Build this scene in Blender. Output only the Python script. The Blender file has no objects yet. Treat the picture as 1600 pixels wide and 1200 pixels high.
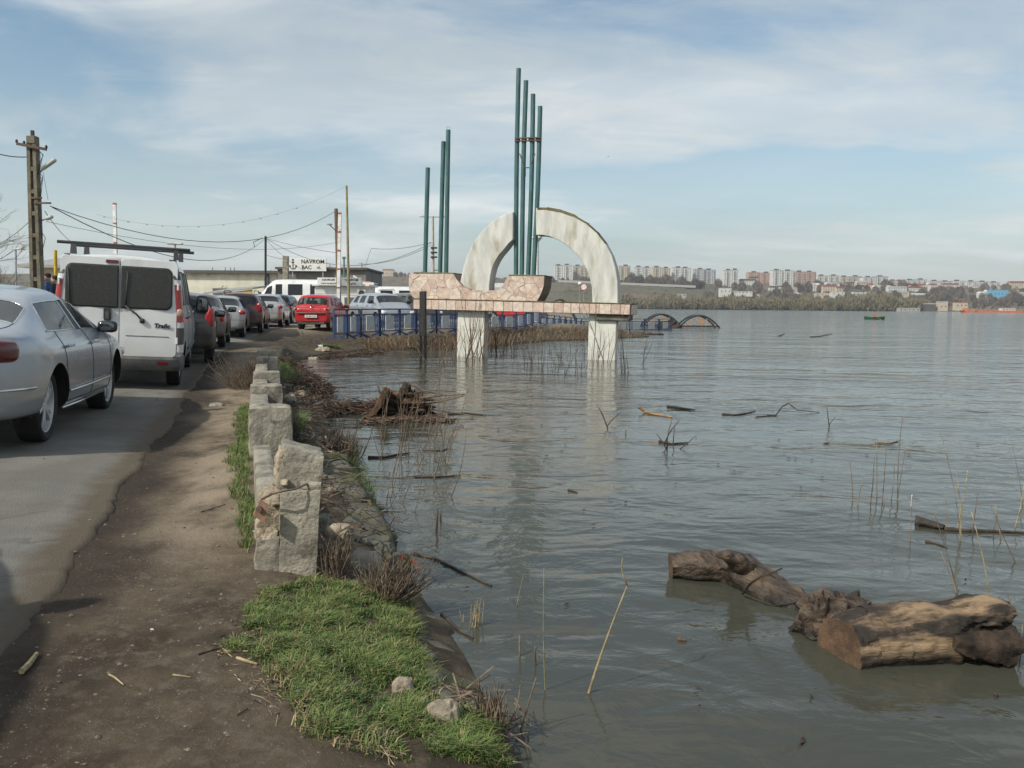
import bpy, bmesh, math, random
from mathutils import Vector, Matrix, noise
random.seed(7)
SC = bpy.context.scene
COL = SC.collection
R = math.radians
# ------------------------------------------------------------------ camera
F = 1330.0                     # focal length in pixels of the 1600-wide photograph
CAM_H = 1.7                    # above the flood water (z = 0)
PITCH, ROLL = math.atan(121.0 / F), R(0.5)
cam_d = bpy.data.cameras.new('camera'); cam = bpy.data.objects.new('camera', cam_d); COL.objects.link(cam)
cam_d.sensor_width = 36; cam_d.lens = 36 * F / 1600; cam_d.clip_start = 0.05; cam_d.clip_end = 9000
CAM_M = Matrix.Translation((0, 0, CAM_H)) @ Matrix.Rotation(math.pi / 2 - PITCH, 4, 'X') @ Matrix.Rotation(ROLL, 4, 'Z')
cam.matrix_world = CAM_M
SC.camera = cam
CR = CAM_M.to_3x3()
def ray(px, py): return CR @ Vector((px - 800, 600 - py, -F))
def P(px, py, z=0.0):          # where the ray of a pixel meets height z
    d = ray(px, py); t = (z - CAM_H) / d.z
    return Vector((d.x * t, d.y * t, z))
def D(px, py, y):              # where the ray of a pixel meets distance y
    d = ray(px, py); t = y / d.y
    return Vector((d.x * t, y, CAM_H + d.z * t))
# ------------------------------------------------------------------ world: Nishita sky with thin high cloud
SUN_EL, SUN_AZ = R(41), R(-130)          # azimuth measured from +Y, clockwise seen from above
sun_dir = Vector((math.sin(SUN_AZ) * math.cos(SUN_EL), math.cos(SUN_AZ) * math.cos(SUN_EL), math.sin(SUN_EL)))
W = bpy.data.worlds.new('World'); SC.world = W; W.use_nodes = True
nt = W.node_tree; nt.nodes.clear(); N = nt.nodes.new; L = nt.links.new
out = N('ShaderNodeOutputWorld'); bg = N('ShaderNodeBackground'); bg.inputs[1].default_value = 0.114
sky = N('ShaderNodeTexSky'); sky.sky_type = 'NISHITA'; sky.sun_disc = False
sky.sun_elevation = SUN_EL; sky.sun_rotation = SUN_AZ; sky.air_density = 1.0; sky.dust_density = 2.0; sky.ozone_density = 1.0
tc = N('ShaderNodeTexCoord'); sep = N('ShaderNodeSeparateXYZ'); L(tc.outputs['Generated'], sep.inputs[0])
mx = N('ShaderNodeMath'); mx.operation = 'MAXIMUM'; L(sep.outputs[2], mx.inputs[0]); mx.inputs[1].default_value = 0.0
ad = N('ShaderNodeMath'); ad.operation = 'ADD'; L(mx.outputs[0], ad.inputs[0]); ad.inputs[1].default_value = 0.16
dv = N('ShaderNodeVectorMath'); dv.operation = 'DIVIDE'; L(tc.outputs['Generated'], dv.inputs[0]); L(ad.outputs[0], dv.inputs[1])
def cloud(scale, off, rot, sx, lo, hi, detail, rough=.55, dist=0.3):
    mp = N('ShaderNodeMapping'); mp.inputs['Location'].default_value = off; mp.inputs['Rotation'].default_value = (0, 0, rot); mp.inputs['Scale'].default_value = (sx, 1, 0.0)
    L(dv.outputs[0], mp.inputs[0])
    n = N('ShaderNodeTexNoise'); n.inputs['Scale'].default_value = scale; n.inputs['Detail'].default_value = detail; n.inputs['Roughness'].default_value = rough; n.inputs['Distortion'].default_value = dist
    L(mp.outputs[0], n.inputs[0])
    r = N('ShaderNodeMapRange'); r.interpolation_type = 'SMOOTHSTEP'; r.inputs[1].default_value = lo; r.inputs[2].default_value = hi
    L(n.outputs[0], r.inputs[0]); return r.outputs[0]
c1 = cloud(0.85, (2.3, .7, 0), R(-35), 0.8, .37, .58, 9, .56, .4)
c2 = cloud(2.6, (0.4, 5.2, 0), R(-40), 0.55, .40, .74, 10, .64, 1.0)
def mth(op, a, b):
    m = N('ShaderNodeMath'); m.operation = op; m.use_clamp = True
    for i, x in enumerate((a, b)):
        if isinstance(x, (int, float)): m.inputs[i].default_value = x
        else: L(x, m.inputs[i])
    return m.outputs[0]
cm = mth('ADD', mth('MULTIPLY', c1, .66), mth('MULTIPLY', c2, .34))
hz = N('ShaderNodeMapRange'); hz.interpolation_type = 'SMOOTHSTEP'; hz.inputs[1].default_value = 0.30; hz.inputs[2].default_value = -0.02; hz.inputs[3].default_value = 0.0; hz.inputs[4].default_value = 0.62
L(sep.outputs[2], hz.inputs[0])
cm = mth('MAXIMUM', cm, hz.outputs[0])
mix = N('ShaderNodeMix'); mix.data_type = 'RGBA'; L(cm, mix.inputs[0])
wb = N('ShaderNodeMix'); wb.data_type = 'RGBA'; wb.blend_type = 'MULTIPLY'; wb.inputs[0].default_value = 1; L(sky.outputs[0], wb.inputs[6]); wb.inputs[7].default_value = (1.12, 1.24, 1.19, 1); L(wb.outputs[2], mix.inputs[6])
c3 = cloud(0.8, (9.0, 2.0, 0), 0, 0.5, .3, .7, 5)
cc = N('ShaderNodeMix'); cc.data_type = 'RGBA'; L(c3, cc.inputs[0]); cc.inputs[6].default_value = (5.0, 5.55, 5.75, 1); cc.inputs[7].default_value = (7.9, 8.1, 8.1, 1)
L(cc.outputs[2], mix.inputs[7])
L(mix.outputs[2], bg.inputs[0]); L(bg.outputs[0], out.inputs[0])
# ------------------------------------------------------------------ sun, exposure
sd = bpy.data.lights.new('sun', 'SUN'); sd.energy = 3.6; sd.angle = R(1.2); sd.color = (1, .94, .83)
so = bpy.data.objects.new('sun', sd); COL.objects.link(so); so.location = (-20, -10, 30)
so.rotation_euler = sun_dir.to_track_quat('Z', 'Y').to_euler()
vs = SC.view_settings; vs.view_transform = 'Standard'; vs.look = 'None'; vs.exposure = 0.0; vs.gamma = 1.0; vs.use_curve_mapping = False
SC.render.engine = 'CYCLES'; SC.cycles.max_bounces = 6; SC.cycles.transparent_max_bounces = 12; SC.cycles.volume_bounces = 0
SC.cycles.sample_clamp_indirect = 4.0; SC.cycles.caustics_reflective = False; SC.cycles.caustics_refractive = False
# ------------------------------------------------------------------ materials
MATS = {}
def col4(c): return (c[0], c[1], c[2], 1)
def M(name, col, rough=.6, metal=0.0, var=.18, scale=6.0, col2=None, lo=.35, hi=.65, bump=0.0, bscale=40.0, stretch=None, coat=0.0, spec=.5,
      stain=None, stain_scale=1.5, stain_lo=.55, stain_hi=.7, dust=None, detail=6, world=False):
    m = bpy.data.materials.new(name); m.use_nodes = True; t = m.node_tree; b = t.nodes['Principled BSDF']
    N = t.nodes.new; L = t.links.new
    b.inputs['Roughness'].default_value = rough; b.inputs['Metallic'].default_value = metal
    b.inputs['Coat Weight'].default_value = coat; b.inputs['Coat Roughness'].default_value = .06; b.inputs['Specular IOR Level'].default_value = spec
    tc = N('ShaderNodeTexCoord'); src = tc.outputs['Object']
    if world:
        g = N('ShaderNodeNewGeometry'); src = g.outputs['Position']
    if stretch:
        mp = N('ShaderNodeMapping'); mp.inputs['Scale'].default_value = stretch; L(src, mp.inputs[0]); src2 = mp.outputs[0]
    else: src2 = src
    def nz(s, sc, det=detail):
        n = N('ShaderNodeTexNoise'); n.inputs['Scale'].default_value = sc; n.inputs['Detail'].default_value = det; n.inputs['Roughness'].default_value = .6; L(s, n.inputs[0]); return n.outputs[0]
    def rng(v, a, b2):
        r = N('ShaderNodeMapRange'); r.interpolation_type = 'SMOOTHSTEP'; r.inputs[1].default_value = a; r.inputs[2].default_value = b2; L(v, r.inputs[0]); return r.outputs[0]
    def mixc(f, a, b2):
        x = N('ShaderNodeMix'); x.data_type = 'RGBA'; L(f, x.inputs[0])
        for i, c in ((6, a), (7, b2)):
            if isinstance(c, tuple): x.inputs[i].default_value = col4(c)
            else: L(c, x.inputs[i])
        return x.outputs[2]
    a = tuple(c * (1 - var) for c in col); c2 = col2 if col2 else tuple(min(1, c * (1 + var)) for c in col)
    base = mixc(rng(nz(src2, scale), lo, hi), a, c2)
    if stain: base = mixc(rng(nz(src2, stain_scale), stain_lo, stain_hi), base, stain)
    if dust:                                   # road dust thrown up on the lower body
        dc, z0, z1, amt = dust
        sp = N('ShaderNodeSeparateXYZ'); L(tc.outputs['Object'], sp.inputs[0])
        r = N('ShaderNodeMapRange'); r.inputs[1].default_value = z1; r.inputs[2].default_value = z0; r.inputs[3].default_value = 0; r.inputs[4].default_value = amt; L(sp.outputs[2], r.inputs[0])
        mu = N('ShaderNodeMath'); mu.operation = 'MULTIPLY'; L(r.outputs[0], mu.inputs[0]); L(rng(nz(src, 3.0), .25, .6), mu.inputs[1])
        base = mixc(mu.outputs[0], base, dc)
    L(base, b.inputs['Base Color'])
    if bump:
        bp = N('ShaderNodeBump'); bp.inputs['Strength'].default_value = bump; bp.inputs['Distance'].default_value = .02
        L(nz(src2, bscale, 8), bp.inputs['Height']); L(bp.outputs[0], b.inputs['Normal'])
    MATS[name] = m; return m
def GLASS(name, tint, trans):
    m = bpy.data.materials.new(name); m.use_nodes = True; t = m.node_tree; t.nodes.clear(); N = t.nodes.new; L = t.links.new
    o = N('ShaderNodeOutputMaterial'); b = N('ShaderNodeBsdfPrincipled'); tr = N('ShaderNodeBsdfTransparent'); mx = N('ShaderNodeMixShader')
    b.inputs['Base Color'].default_value = col4(tint); b.inputs['Roughness'].default_value = .04; b.inputs['Coat Weight'].default_value = .3
    tr.inputs[0].default_value = (.75, .82, .8, 1); mx.inputs[0].default_value = trans
    tc = N('ShaderNodeTexCoord'); n = N('ShaderNodeTexNoise'); n.inputs['Scale'].default_value = 9; n.inputs['Detail'].default_value = 8; L(tc.outputs['Object'], n.inputs[0])
    r = N('ShaderNodeMapRange'); r.inputs[1].default_value = .3; r.inputs[2].default_value = .8; r.inputs[3].default_value = .02; r.inputs[4].default_value = .2; L(n.outputs[0], r.inputs[0]); L(r.outputs[0], b.inputs['Roughness'])
    L(b.outputs[0], mx.inputs[1]); L(tr.outputs[0], mx.inputs[2]); L(mx.outputs[0], o.inputs[0]); MATS[name] = m; return m
# ------------------------------------------------------------------ objects
def tag(o, label=None, cat=None, group=None, kind=None):
    if label: o['label'] = label
    if cat: o['category'] = cat
    if group: o['group'] = group
    if kind: o['kind'] = kind
    return o
def thing(name, label, cat, loc=(0, 0, 0), rotz=0.0, group=None, mat=None):
    o = bpy.data.objects.new(name, None); o.empty_display_size = .2; COL.objects.link(o)
    if mat is not None: o.matrix_world = mat
    else: o.location = loc; o.rotation_euler = (0, 0, rotz)
    return tag(o, label, cat, group)
def link(name, me, parent=None):
    o = bpy.data.objects.new(name, me); COL.objects.link(o)
    if parent is not None: o.parent = parent
    return o
def copy_tree(o, parent=None):
    c = o.copy(); COL.objects.link(c)
    if parent is not None: c.parent = parent
    for ch in list(o.children): copy_tree(ch, c)
    return c
class MB:
    """collects vertices and faces; build() links them as one mesh object"""
    def __init__(s): s.v = []; s.f = []; s.m = []; s.T = Matrix.Identity(4); s.k = 0
    def add(s, vs, fs):
        n = len(s.v); T = s.T
        assert max((max(f) for f in fs), default=-1) < len(vs), 'face index'
        s.v += [tuple(T @ Vector(v)) for v in vs]
        s.f += [tuple(n + i for i in f) for f in fs]; s.m += [s.k] * len(fs); return s
    def box(s, c, d, ch=0.0, rot=None):
        hx, hy, hz = d[0] / 2, d[1] / 2, d[2] / 2; c = Vector(c)
        if ch <= 0:
            vs = [Vector((x * hx, y * hy, z * hz)) for x in (-1, 1) for y in (-1, 1) for z in (-1, 1)]
            fs = [(0, 1, 3, 2), (4, 6, 7, 5), (0, 4, 5, 1), (2, 3, 7, 6), (0, 2, 6, 4), (1, 5, 7, 3)]
        else:
            ch = min(ch, hx * .98, hy * .98, hz * .98); vs = []; idx = {}
            for x in (-1, 1):
                for y in (-1, 1):
                    for z in (-1, 1):
                        for a in range(3):
                            p = [x * (hx - ch), y * (hy - ch), z * (hz - ch)]; p[a] = (x, y, z)[a] * (hx, hy, hz)[a]
                            idx[(x, y, z, a)] = len(vs); vs.append(Vector(p))
            fs = []; g = lambda x, y, z, a: idx[(x, y, z, a)]
            for sg in (-1, 1):
                q = [(-1, -1), (1, -1), (1, 1), (-1, 1)]; q = q if sg > 0 else q[::-1]
                fs.append(tuple(g(sg, a, b, 0) for a, b in q)); fs.append(tuple(g(b, sg, a, 1) for a, b in q)); fs.append(tuple(g(a, b, sg, 2) for a, b in q))
            for a in (-1, 1):
                for b in (-1, 1):
                    e = a * b
                    q = [g(-1, a, b, 1), g(1, a, b, 1), g(1, a, b, 2), g(-1, a, b, 2)]; fs.append(tuple(q if e < 0 else q[::-1]) if True else 0)
                    q = [g(a, -1, b, 2), g(a, 1, b, 2), g(a, 1, b, 0), g(a, -1, b, 0)]; fs.append(tuple(q if e < 0 else q[::-1]))
                    q = [g(a, b, -1, 0), g(a, b, 1, 0), g(a, b, 1, 1), g(a, b, -1, 1)]; fs.append(tuple(q if e < 0 else q[::-1]))
            for x in (-1, 1):
                for y in (-1, 1):
                    for z in (-1, 1):
                        q = (g(x, y, z, 0), g(x, y, z, 1), g(x, y, z, 2)); fs.append(q if x * y * z > 0 else q[::-1])
        if rot is not None: vs = [rot @ v for v in vs]
        return s.add([v + c for v in vs], fs)
    def beam(s, a, b, w, h, up=(0, 0, 1), ch=0.0):
        a, b = Vector(a), Vector(b); x = (b - a); l = x.length; x.normalize(); y = Vector(up).cross(x)
        if y.length < 1e-4: y = Vector((0, 1, 0)).cross(x)
        y.normalize(); z = x.cross(y); rot = Matrix((x, y, z)).transposed()
        return s.box((a + b) / 2, (l, w, h), ch, rot)
    def tube(s, pts, r, n=6, cap=True):
        pts = [Vector(p) for p in pts]; k = len(pts); rs = r if isinstance(r, (list, tuple)) else [r] * k
        vs = []; prev = None
        for i, p in enumerate(pts):
            t = (pts[min(i + 1, k - 1)] - pts[max(i - 1, 0)])
            if t.length < 1e-9: t = Vector((0, 0, 1))
            t.normalize()
            if prev is None:
                a = Vector((0, 0, 1)) if abs(t.z) < .9 else Vector((1, 0, 0)); u = t.cross(a).normalized()
            else:
                u = (prev - t * prev.dot(t)); u = u.normalized() if u.length > 1e-6 else t.orthogonal().normalized()
            prev = u; w = t.cross(u)
            for j in range(n):
                an = 2 * math.pi * j / n; vs.append(p + (u * math.cos(an) + w * math.sin(an)) * rs[i])
        fs = [(i * n + j, i * n + (j + 1) % n, (i + 1) * n + (j + 1) % n, (i + 1) * n + j) for i in range(k - 1) for j in range(n)]
        if cap: fs += [tuple(range(n))[::-1], tuple((k - 1) * n + j for j in range(n))]
        return s.add(vs, fs)
    def lathe(s, prof, n=24, axis='Z', c=(0, 0, 0), cap=False):
        vs = []; c = Vector(c)
        for (r, z) in prof:
            for j in range(n):
                a = 2 * math.pi * j / n; x, y = r * math.cos(a), r * math.sin(a)
                vs.append(c + (Vector((x, y, z)) if axis == 'Z' else Vector((x, z, y)) if axis == 'Y' else Vector((z, x, y))))
        k = len(prof)
        fs = [(i * n + j, i * n + (j + 1) % n, (i + 1) * n + (j + 1) % n, (i + 1) * n + j) for i in range(k - 1) for j in range(n)]
        if axis == 'Y': fs = [f[::-1] for f in fs]
        if cap: fs += [tuple(range(n))[::-1], tuple((k - 1) * n + j for j in range(n))]
        return s.add(vs, fs)
    def prism(s, poly, h0, h1, f=lambda a, b, h: (a, h, b), flip=False):
        """polygon (a,b) extruded from h0 to h1; f maps (a,b,h) to xyz"""
        n = len(poly); vs = [f(a, b, h0) for a, b in poly] + [f(a, b, h1) for a, b in poly]
        fs = [(i, (i + 1) % n, n + (i + 1) % n, n + i) for i in range(n)] + [tuple(range(n))[::-1], tuple(range(n, 2 * n))]
        if flip: fs = [q[::-1] for q in fs]
        return s.add(vs, fs)
    def superq(s, c, d, e=.5, n=16, m=10, rot=None):
        sg = lambda x, p: math.copysign(abs(x) ** p, x); c = Vector(c); vs = []
        for i in range(m + 1):
            ph = -math.pi / 2 + math.pi * i / m
            for j in range(n):
                th = 2 * math.pi * (j + .5) / n
                v = Vector((d[0] / 2 * sg(math.cos(ph), e) * sg(math.cos(th), e), d[1] / 2 * sg(math.cos(ph), e) * sg(math.sin(th), e), d[2] / 2 * sg(math.sin(ph), e)))
                vs.append(c + (rot @ v if rot is not None else v))
        fs = [(i * n + j, i * n + (j + 1) % n, (i + 1) * n + (j + 1) % n, (i + 1) * n + j) for i in range(m) for j in range(n)]
        return s.add(vs, fs)
    def mesh(s, name, mats, smooth=None, recalc=True):
        me = bpy.data.meshes.new(name); me.from_pydata(s.v, [], s.f)
        for m in (mats if isinstance(mats, (list, tuple)) else [mats]): me.materials.append(m)
        me.polygons.foreach_set('material_index', s.m)
        if recalc:
            bm = bmesh.new(); bm.from_mesh(me); bmesh.ops.recalc_face_normals(bm, faces=bm.faces); bm.to_mesh(me); bm.free()
        if smooth:
            me.shade_smooth()
            if smooth < 180: me.set_sharp_from_angle(angle=R(smooth))
        me.update(); return me
    def build(s, name, mats, parent=None, smooth=None, recalc=True): return link(name, s.mesh(name, mats, smooth, recalc), parent)
def text_mesh(body, size, mat, name, parent, mtx, extr=.004, off=0.0, align='CENTER', shear=0.0, sx=1.0):
    cu = bpy.data.curves.new('lettering', 'FONT'); cu.body = body; cu.size = size; cu.extrude = extr; cu.offset = off; cu.align_x = align; cu.align_y = 'CENTER'; cu.shear = shear; cu.resolution_u = 3
    o = bpy.data.objects.new('lettering', cu); COL.objects.link(o)
    me = bpy.data.meshes.new_from_object(o.evaluated_get(bpy.context.evaluated_depsgraph_get()))
    bpy.data.objects.remove(o); bpy.data.curves.remove(cu)
    me.transform(mtx @ Matrix.Diagonal((sx, 1, 1, 1))); me.materials.clear(); me.materials.append(mat); return link(name, me, parent)
def fbm(p, sc=1.0, o=4): return noise.fractal(Vector(p) * sc, .8, 2.0, o)
def rough_block(mb, cs, n=8, amp=.02, sc=4.0, rnd=.12, seed=0.0, top_mat=None):
    """eight corners (bottom 4 ccw, top 4 ccw) -> subdivided block with worn edges and broken relief"""
    cs = [Vector(c) for c in cs]; ctr = sum(cs, Vector()) / 8
    ids = {}; vs = []; fs = []
    def tri(u, v, w):
        bt = (cs[0] * (1 - u) + cs[1] * u) * (1 - v) + (cs[3] * (1 - u) + cs[2] * u) * v
        tp = (cs[4] * (1 - u) + cs[5] * u) * (1 - v) + (cs[7] * (1 - u) + cs[6] * u) * v
        return bt * (1 - w) + tp * w
    def vid(i, j, k):
        if (i, j, k) not in ids:
            u, v, w = i / n, j / n, k / n; p = tri(u, v, w)
            e = sorted([min(u, 1 - u), min(v, 1 - v), min(w, 1 - w)])
            q = max(0, 1 - (e[0] + e[1]) * n / 2.2)
            d = (p - ctr); p = p - d * rnd * q * (0.5 + .9 * noise.noise(p * 6 + Vector((seed, 3, 1))) ** 2 + .25)
            nv = Vector((fbm(p + Vector((seed, 0, 0)), sc), fbm(p + Vector((0, seed + 9, 0)), sc), fbm(p + Vector((5, 0, seed)), sc)))
            vs.append(p + nv * amp); ids[(i, j, k)] = len(vs) - 1
        return ids[(i, j, k)]
    for a in range(n):
        for b in range(n):
            fs.append((vid(a, b, 0), vid(a, b + 1, 0), vid(a + 1, b + 1, 0), vid(a + 1, b, 0)))
            fs.append((vid(a, b, n), vid(a + 1, b, n), vid(a + 1, b + 1, n), vid(a, b + 1, n)))
            fs.append((vid(a, 0, b), vid(a + 1, 0, b), vid(a + 1, 0, b + 1), vid(a, 0, b + 1)))
            fs.append((vid(a, n, b), vid(a, n, b + 1), vid(a + 1, n, b + 1), vid(a + 1, n, b)))
            fs.append((vid(0, a, b), vid(0, a, b + 1), vid(0, a + 1, b + 1), vid(0, a + 1, b)))
            fs.append((vid(n, a, b), vid(n, a + 1, b), vid(n, a + 1, b + 1), vid(n, a, b + 1)))
    return mb.add(vs, fs)
# ------------------------------------------------------------------ the lie of the land
TX, TY = -.287, .958                     # direction of the road; u = offset to its right, s = distance along it
def su(x, y): return x * TX + y * TY, x * TY - y * TX
def xy(s, u): return s * TX + u * TY, s * TY - u * TX
SHORE = [(1.3, -2.0), (.9, 0.2), (.38, 1.9), (.085, 2.98), (-.19, 4.0), (-.61, 5.2), (-1.1, 7.0), (-1.75, 9.0), (-2.3, 11.0), (-3.0, 13.4), (-4.0, 16.4), (-5.1, 20.0), (-6.0, 23.6), (-6.5, 26.2), (-6.45, 28.4),
         (-6.0, 30.4), (-5.5, 32.3), (-4.5, 33.0), (-2.6, 33.6), (-.9, 35.6), (.1, 39.0), (1.6, 42.0), (4.3, 45.2), (6.2, 47.4), (7.9, 49.3), (8.1, 52.0), (6.0, 55.0), (4.3, 60.0), (1.7, 66.0), (-8.0, 85.0), (-30, 110.0), (-70, 140)]
def shore_dist(x, y):
    best = 1e9; sg = 1
    for (ax, ay), (bx, by) in zip(SHORE, SHORE[1:]):
        dx, dy = bx - ax, by - ay; t = ((x - ax) * dx + (y - ay) * dy) / (dx * dx + dy * dy); t = 0 if t < 0 else 1 if t > 1 else t
        ex, ey = x - ax - dx * t, y - ay - dy * t; d = ex * ex + ey * ey
        if d < best - 1e-12: best = d; sg = 1 if dx * ey - dy * ex > 0 else -1
    return math.sqrt(best) * sg
def sst(a, b, x):
    t = max(0, min(1, (x - a) / (b - a))); return t * t * (3 - 2 * t)
def road_edge(s):                         # u of the right-hand edge of the asphalt
    e = -1.0
    if s > 16: e += .0045 * (s - 16) ** 2
    return e
BZ = [(-5, .22), (3, .27), (7, .335), (11.5, .345), (14.5, .39), (19, .49), (27, .64), (35, .72), (400, .76)]
def base_z(s):
    for (a, za), (b, zb) in zip(BZ, BZ[1:]):
        if s <= b: return za + (zb - za) * max(0, (s - a)) / (b - a)
    return .76
def gz(x, y, rough=True):
    d = shore_dist(x, y); s, u = su(x, y)
    if d <= 0: return max(-.8, d * .7) - .02
    b = base_z(s)
    near = (d / .38) * (b - .13) if d < .38 else (b - .13) + .08 * sst(.38, .9, d)
    if u < -1.0: near = b - .05 + .045 * min(5.5, -1.0 - u)
    tb = b - .02; far = .06 + .10 * d if d < .8 else .14 + (tb - .36) * sst(.8, 2.0, d) if d < 2.0 else tb - .22 + .22 * sst(2.0, 4.5, d)
    e = road_edge(s)
    if u < e: far += .03 * min(8, e - u)
    k = sst(24, 29, y); z = near * (1 - k) + far * k
    if rough:
        z += .018 * fbm((x, y, 0), .9, 4) + (.012 * fbm((x, y, 3), 5, 4) if y < 20 else 0)
        if y < 27: z += .06 * math.exp(-((u + .12) / .32) ** 2) * (.5 + fbm((x, y, 7), .5, 3)) * sst(5, 6.5, s)
    return z
def G(px, py):                            # where the ray of a pixel meets the ground
    z = .5
    for _ in range(25):
        p = P(px, py, z); z = .5 * z + .5 * gz(p.x, p.y, False)
    return Vector((p.x, p.y, gz(p.x, p.y)))
def ground_material():
    m = bpy.data.materials.new('packed_dirt'); m.use_nodes = True; t = m.node_tree; b = t.nodes['Principled BSDF']; N = t.nodes.new; L = t.links.new
    b.inputs['Roughness'].default_value = .92; b.inputs['Specular IOR Level'].default_value = .25
    g = N('ShaderNodeNewGeometry'); pos = g.outputs['Position']
    def nz(sc, det=8, rg=.6, st=None):
        s = pos
        if st:
            mp = N('ShaderNodeMapping'); mp.inputs['Scale'].default_value = st; mp.inputs['Rotation'].default_value = (0, 0, R(-17)); L(pos, mp.inputs[0]); s = mp.outputs[0]
        n = N('ShaderNodeTexNoise'); n.inputs['Scale'].default_value = sc; n.inputs['Detail'].default_value = det; n.inputs['Roughness'].default_value = rg; L(s, n.inputs[0]); return n.outputs[0]
    def rng(v, a, c, o0=0, o1=1):
        r = N('ShaderNodeMapRange'); r.interpolation_type = 'SMOOTHSTEP'; r.inputs[1].default_value = a; r.inputs[2].default_value = c; r.inputs[3].default_value = o0; r.inputs[4].default_value = o1; L(v, r.inputs[0]); return r.outputs[0]
    def mixc(f, a, c):
        x = N('ShaderNodeMix'); x.data_type = 'RGBA'; L(f, x.inputs[0])
        for i, q in ((6, a), (7, c)):
            if isinstance(q, tuple): x.inputs[i].default_value = col4(q)
            else: L(q, x.inputs[i])
        return x.outputs[2]
    def attr(nm):
        a = N('ShaderNodeAttribute'); a.attribute_name = nm; return a.outputs['Fac']
    c = mixc(rng(nz(2.2), .38, .64), (.054, .040, .027), (.108, .082, .054))
    c = mixc(rng(nz(14), .45, .7), c, (.128, .104, .075))
    mu = N('ShaderNodeMath'); mu.operation = 'MULTIPLY'; L(attr('dry'), mu.inputs[0]); L(rng(nz(1.6), .3, .55), mu.inputs[1])
    c = mixc(mu.outputs[0], c, (.27, .215, .155))
    c = mixc(attr('wet'), c, (.040, .030, .022))
    c = mixc(attr('far'), c, mixc(rng(nz(.35, 6), .4, .62), (.20, .165, .12), (.31, .265, .20)))
    c = mixc(attr('bank'), c, mixc(rng(nz(6), .4, .65), (.05, .04, .028), (.11, .085, .055)))
    v = N('ShaderNodeTexVoronoi'); v.inputs['Scale'].default_value = 55; L(pos, v.inputs[0])
    sel = N('ShaderNodeMath'); sel.operation = 'LESS_THAN'; L(v.outputs['Distance'], sel.inputs[0]); sel.inputs[1].default_value = .16
    pk = N('ShaderNodeMath'); pk.operation = 'MULTIPLY'; L(sel.outputs[0], pk.inputs[0]); L(rng(nz(3.0), .45, .62), pk.inputs[1])
    c = mixc(pk.outputs[0], c, (.24, .21, .17))
    L(c, b.inputs['Base Color'])
    bp = N('ShaderNodeBump'); bp.inputs['Strength'].default_value = .8; bp.inputs['Distance'].default_value = .02
    hs = N('ShaderNodeMath'); hs.operation = 'ADD'; L(nz(22, 10, .7), hs.inputs[0]); L(nz(4, 6), hs.inputs[1]); L(hs.outputs[0], bp.inputs['Height']); L(bp.outputs[0], b.inputs['Normal'])
    return m
def grid_mesh(name, rows, mat, attrs=None, smooth=True):
    nr, nc = len(rows), len(rows[0]); vs = [p for r in rows for p in r]
    fs = [(i * nc + j, i * nc + j + 1, (i + 1) * nc + j + 1, (i + 1) * nc + j) for i in range(nr - 1) for j in range(nc - 1)]
    me = bpy.data.meshes.new(name); me.from_pydata([tuple(v) for v in vs], [], fs); me.materials.append(mat)
    for k, f in (attrs or {}).items():
        a = me.attributes.new(k, 'FLOAT', 'POINT'); a.data.foreach_set('value', [f(*v) for v in vs])
    if smooth: me.shade_smooth()
    o = link(name, me); return o
def frange_geo(a, b, s0, s1):
    r = [a]
    while r[-1] < b:
        t = (r[-1] - a) / (b - a); r.append(r[-1] + s0 + (s1 - s0) * t)
    return r
# one sheet of ground: rows by distance, columns by distance inland from the water's edge
ys = frange_geo(.6, 12, .05, .11) + frange_geo(12.2, 29, .14, .3) + frange_geo(29.2, 66, .3, .5) + frange_geo(67, 150, 1.0, 5.0)
offs = [-2.2, -1.2, -.7, -.4, -.2, -.08] + frange_geo(0, 2.4, .045, .05) + frange_geo(2.5, 7, .09, .3) + frange_geo(7.5, 26, .5, 1.5) + frange_geo(28, 95, 3, 8)
def shore_x(y):
    xs = [ax + (bx - ax) * (y - ay) / (by - ay) for (ax, ay), (bx, by) in zip(SHORE, SHORE[1:]) if ay <= y <= by]
    return max(xs) if xs else SHORE[-1][0]
rows = []
for y in ys:
    sx = shore_x(y); rows.append([(sx - o, y, gz(sx - o, y)) for o in offs])
def a_wet(x, y, z):
    s, u = su(x, y); w = u - road_edge(s) + .25 * fbm((x, y, 1), 1.2, 3)
    return (sst(.42, .12, w) if w > 0 else 1) * sst(30, 22, y) * (.55 + .5 * fbm((x, y, 5), .6, 2) + .2)
def a_dry(x, y, z):
    s, u = su(x, y); return sst(.75, .1, abs(u + .22)) * sst(4.2, 6.0, s) * sst(28, 16, s)
def a_far(x, y, z): return sst(21, 27, y + 1.5 * fbm((x, y, 0), .4, 3))
def a_bank(x, y, z):
    d = shore_dist(x, y); return sst(.9, .4, d) if y < 27 else sst(4.5, 2.2, d)
ground = tag(grid_mesh('ground', rows, ground_material(), {'wet': a_wet, 'dry': a_dry, 'far': a_far, 'bank': a_bank}), kind='structure')
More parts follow.
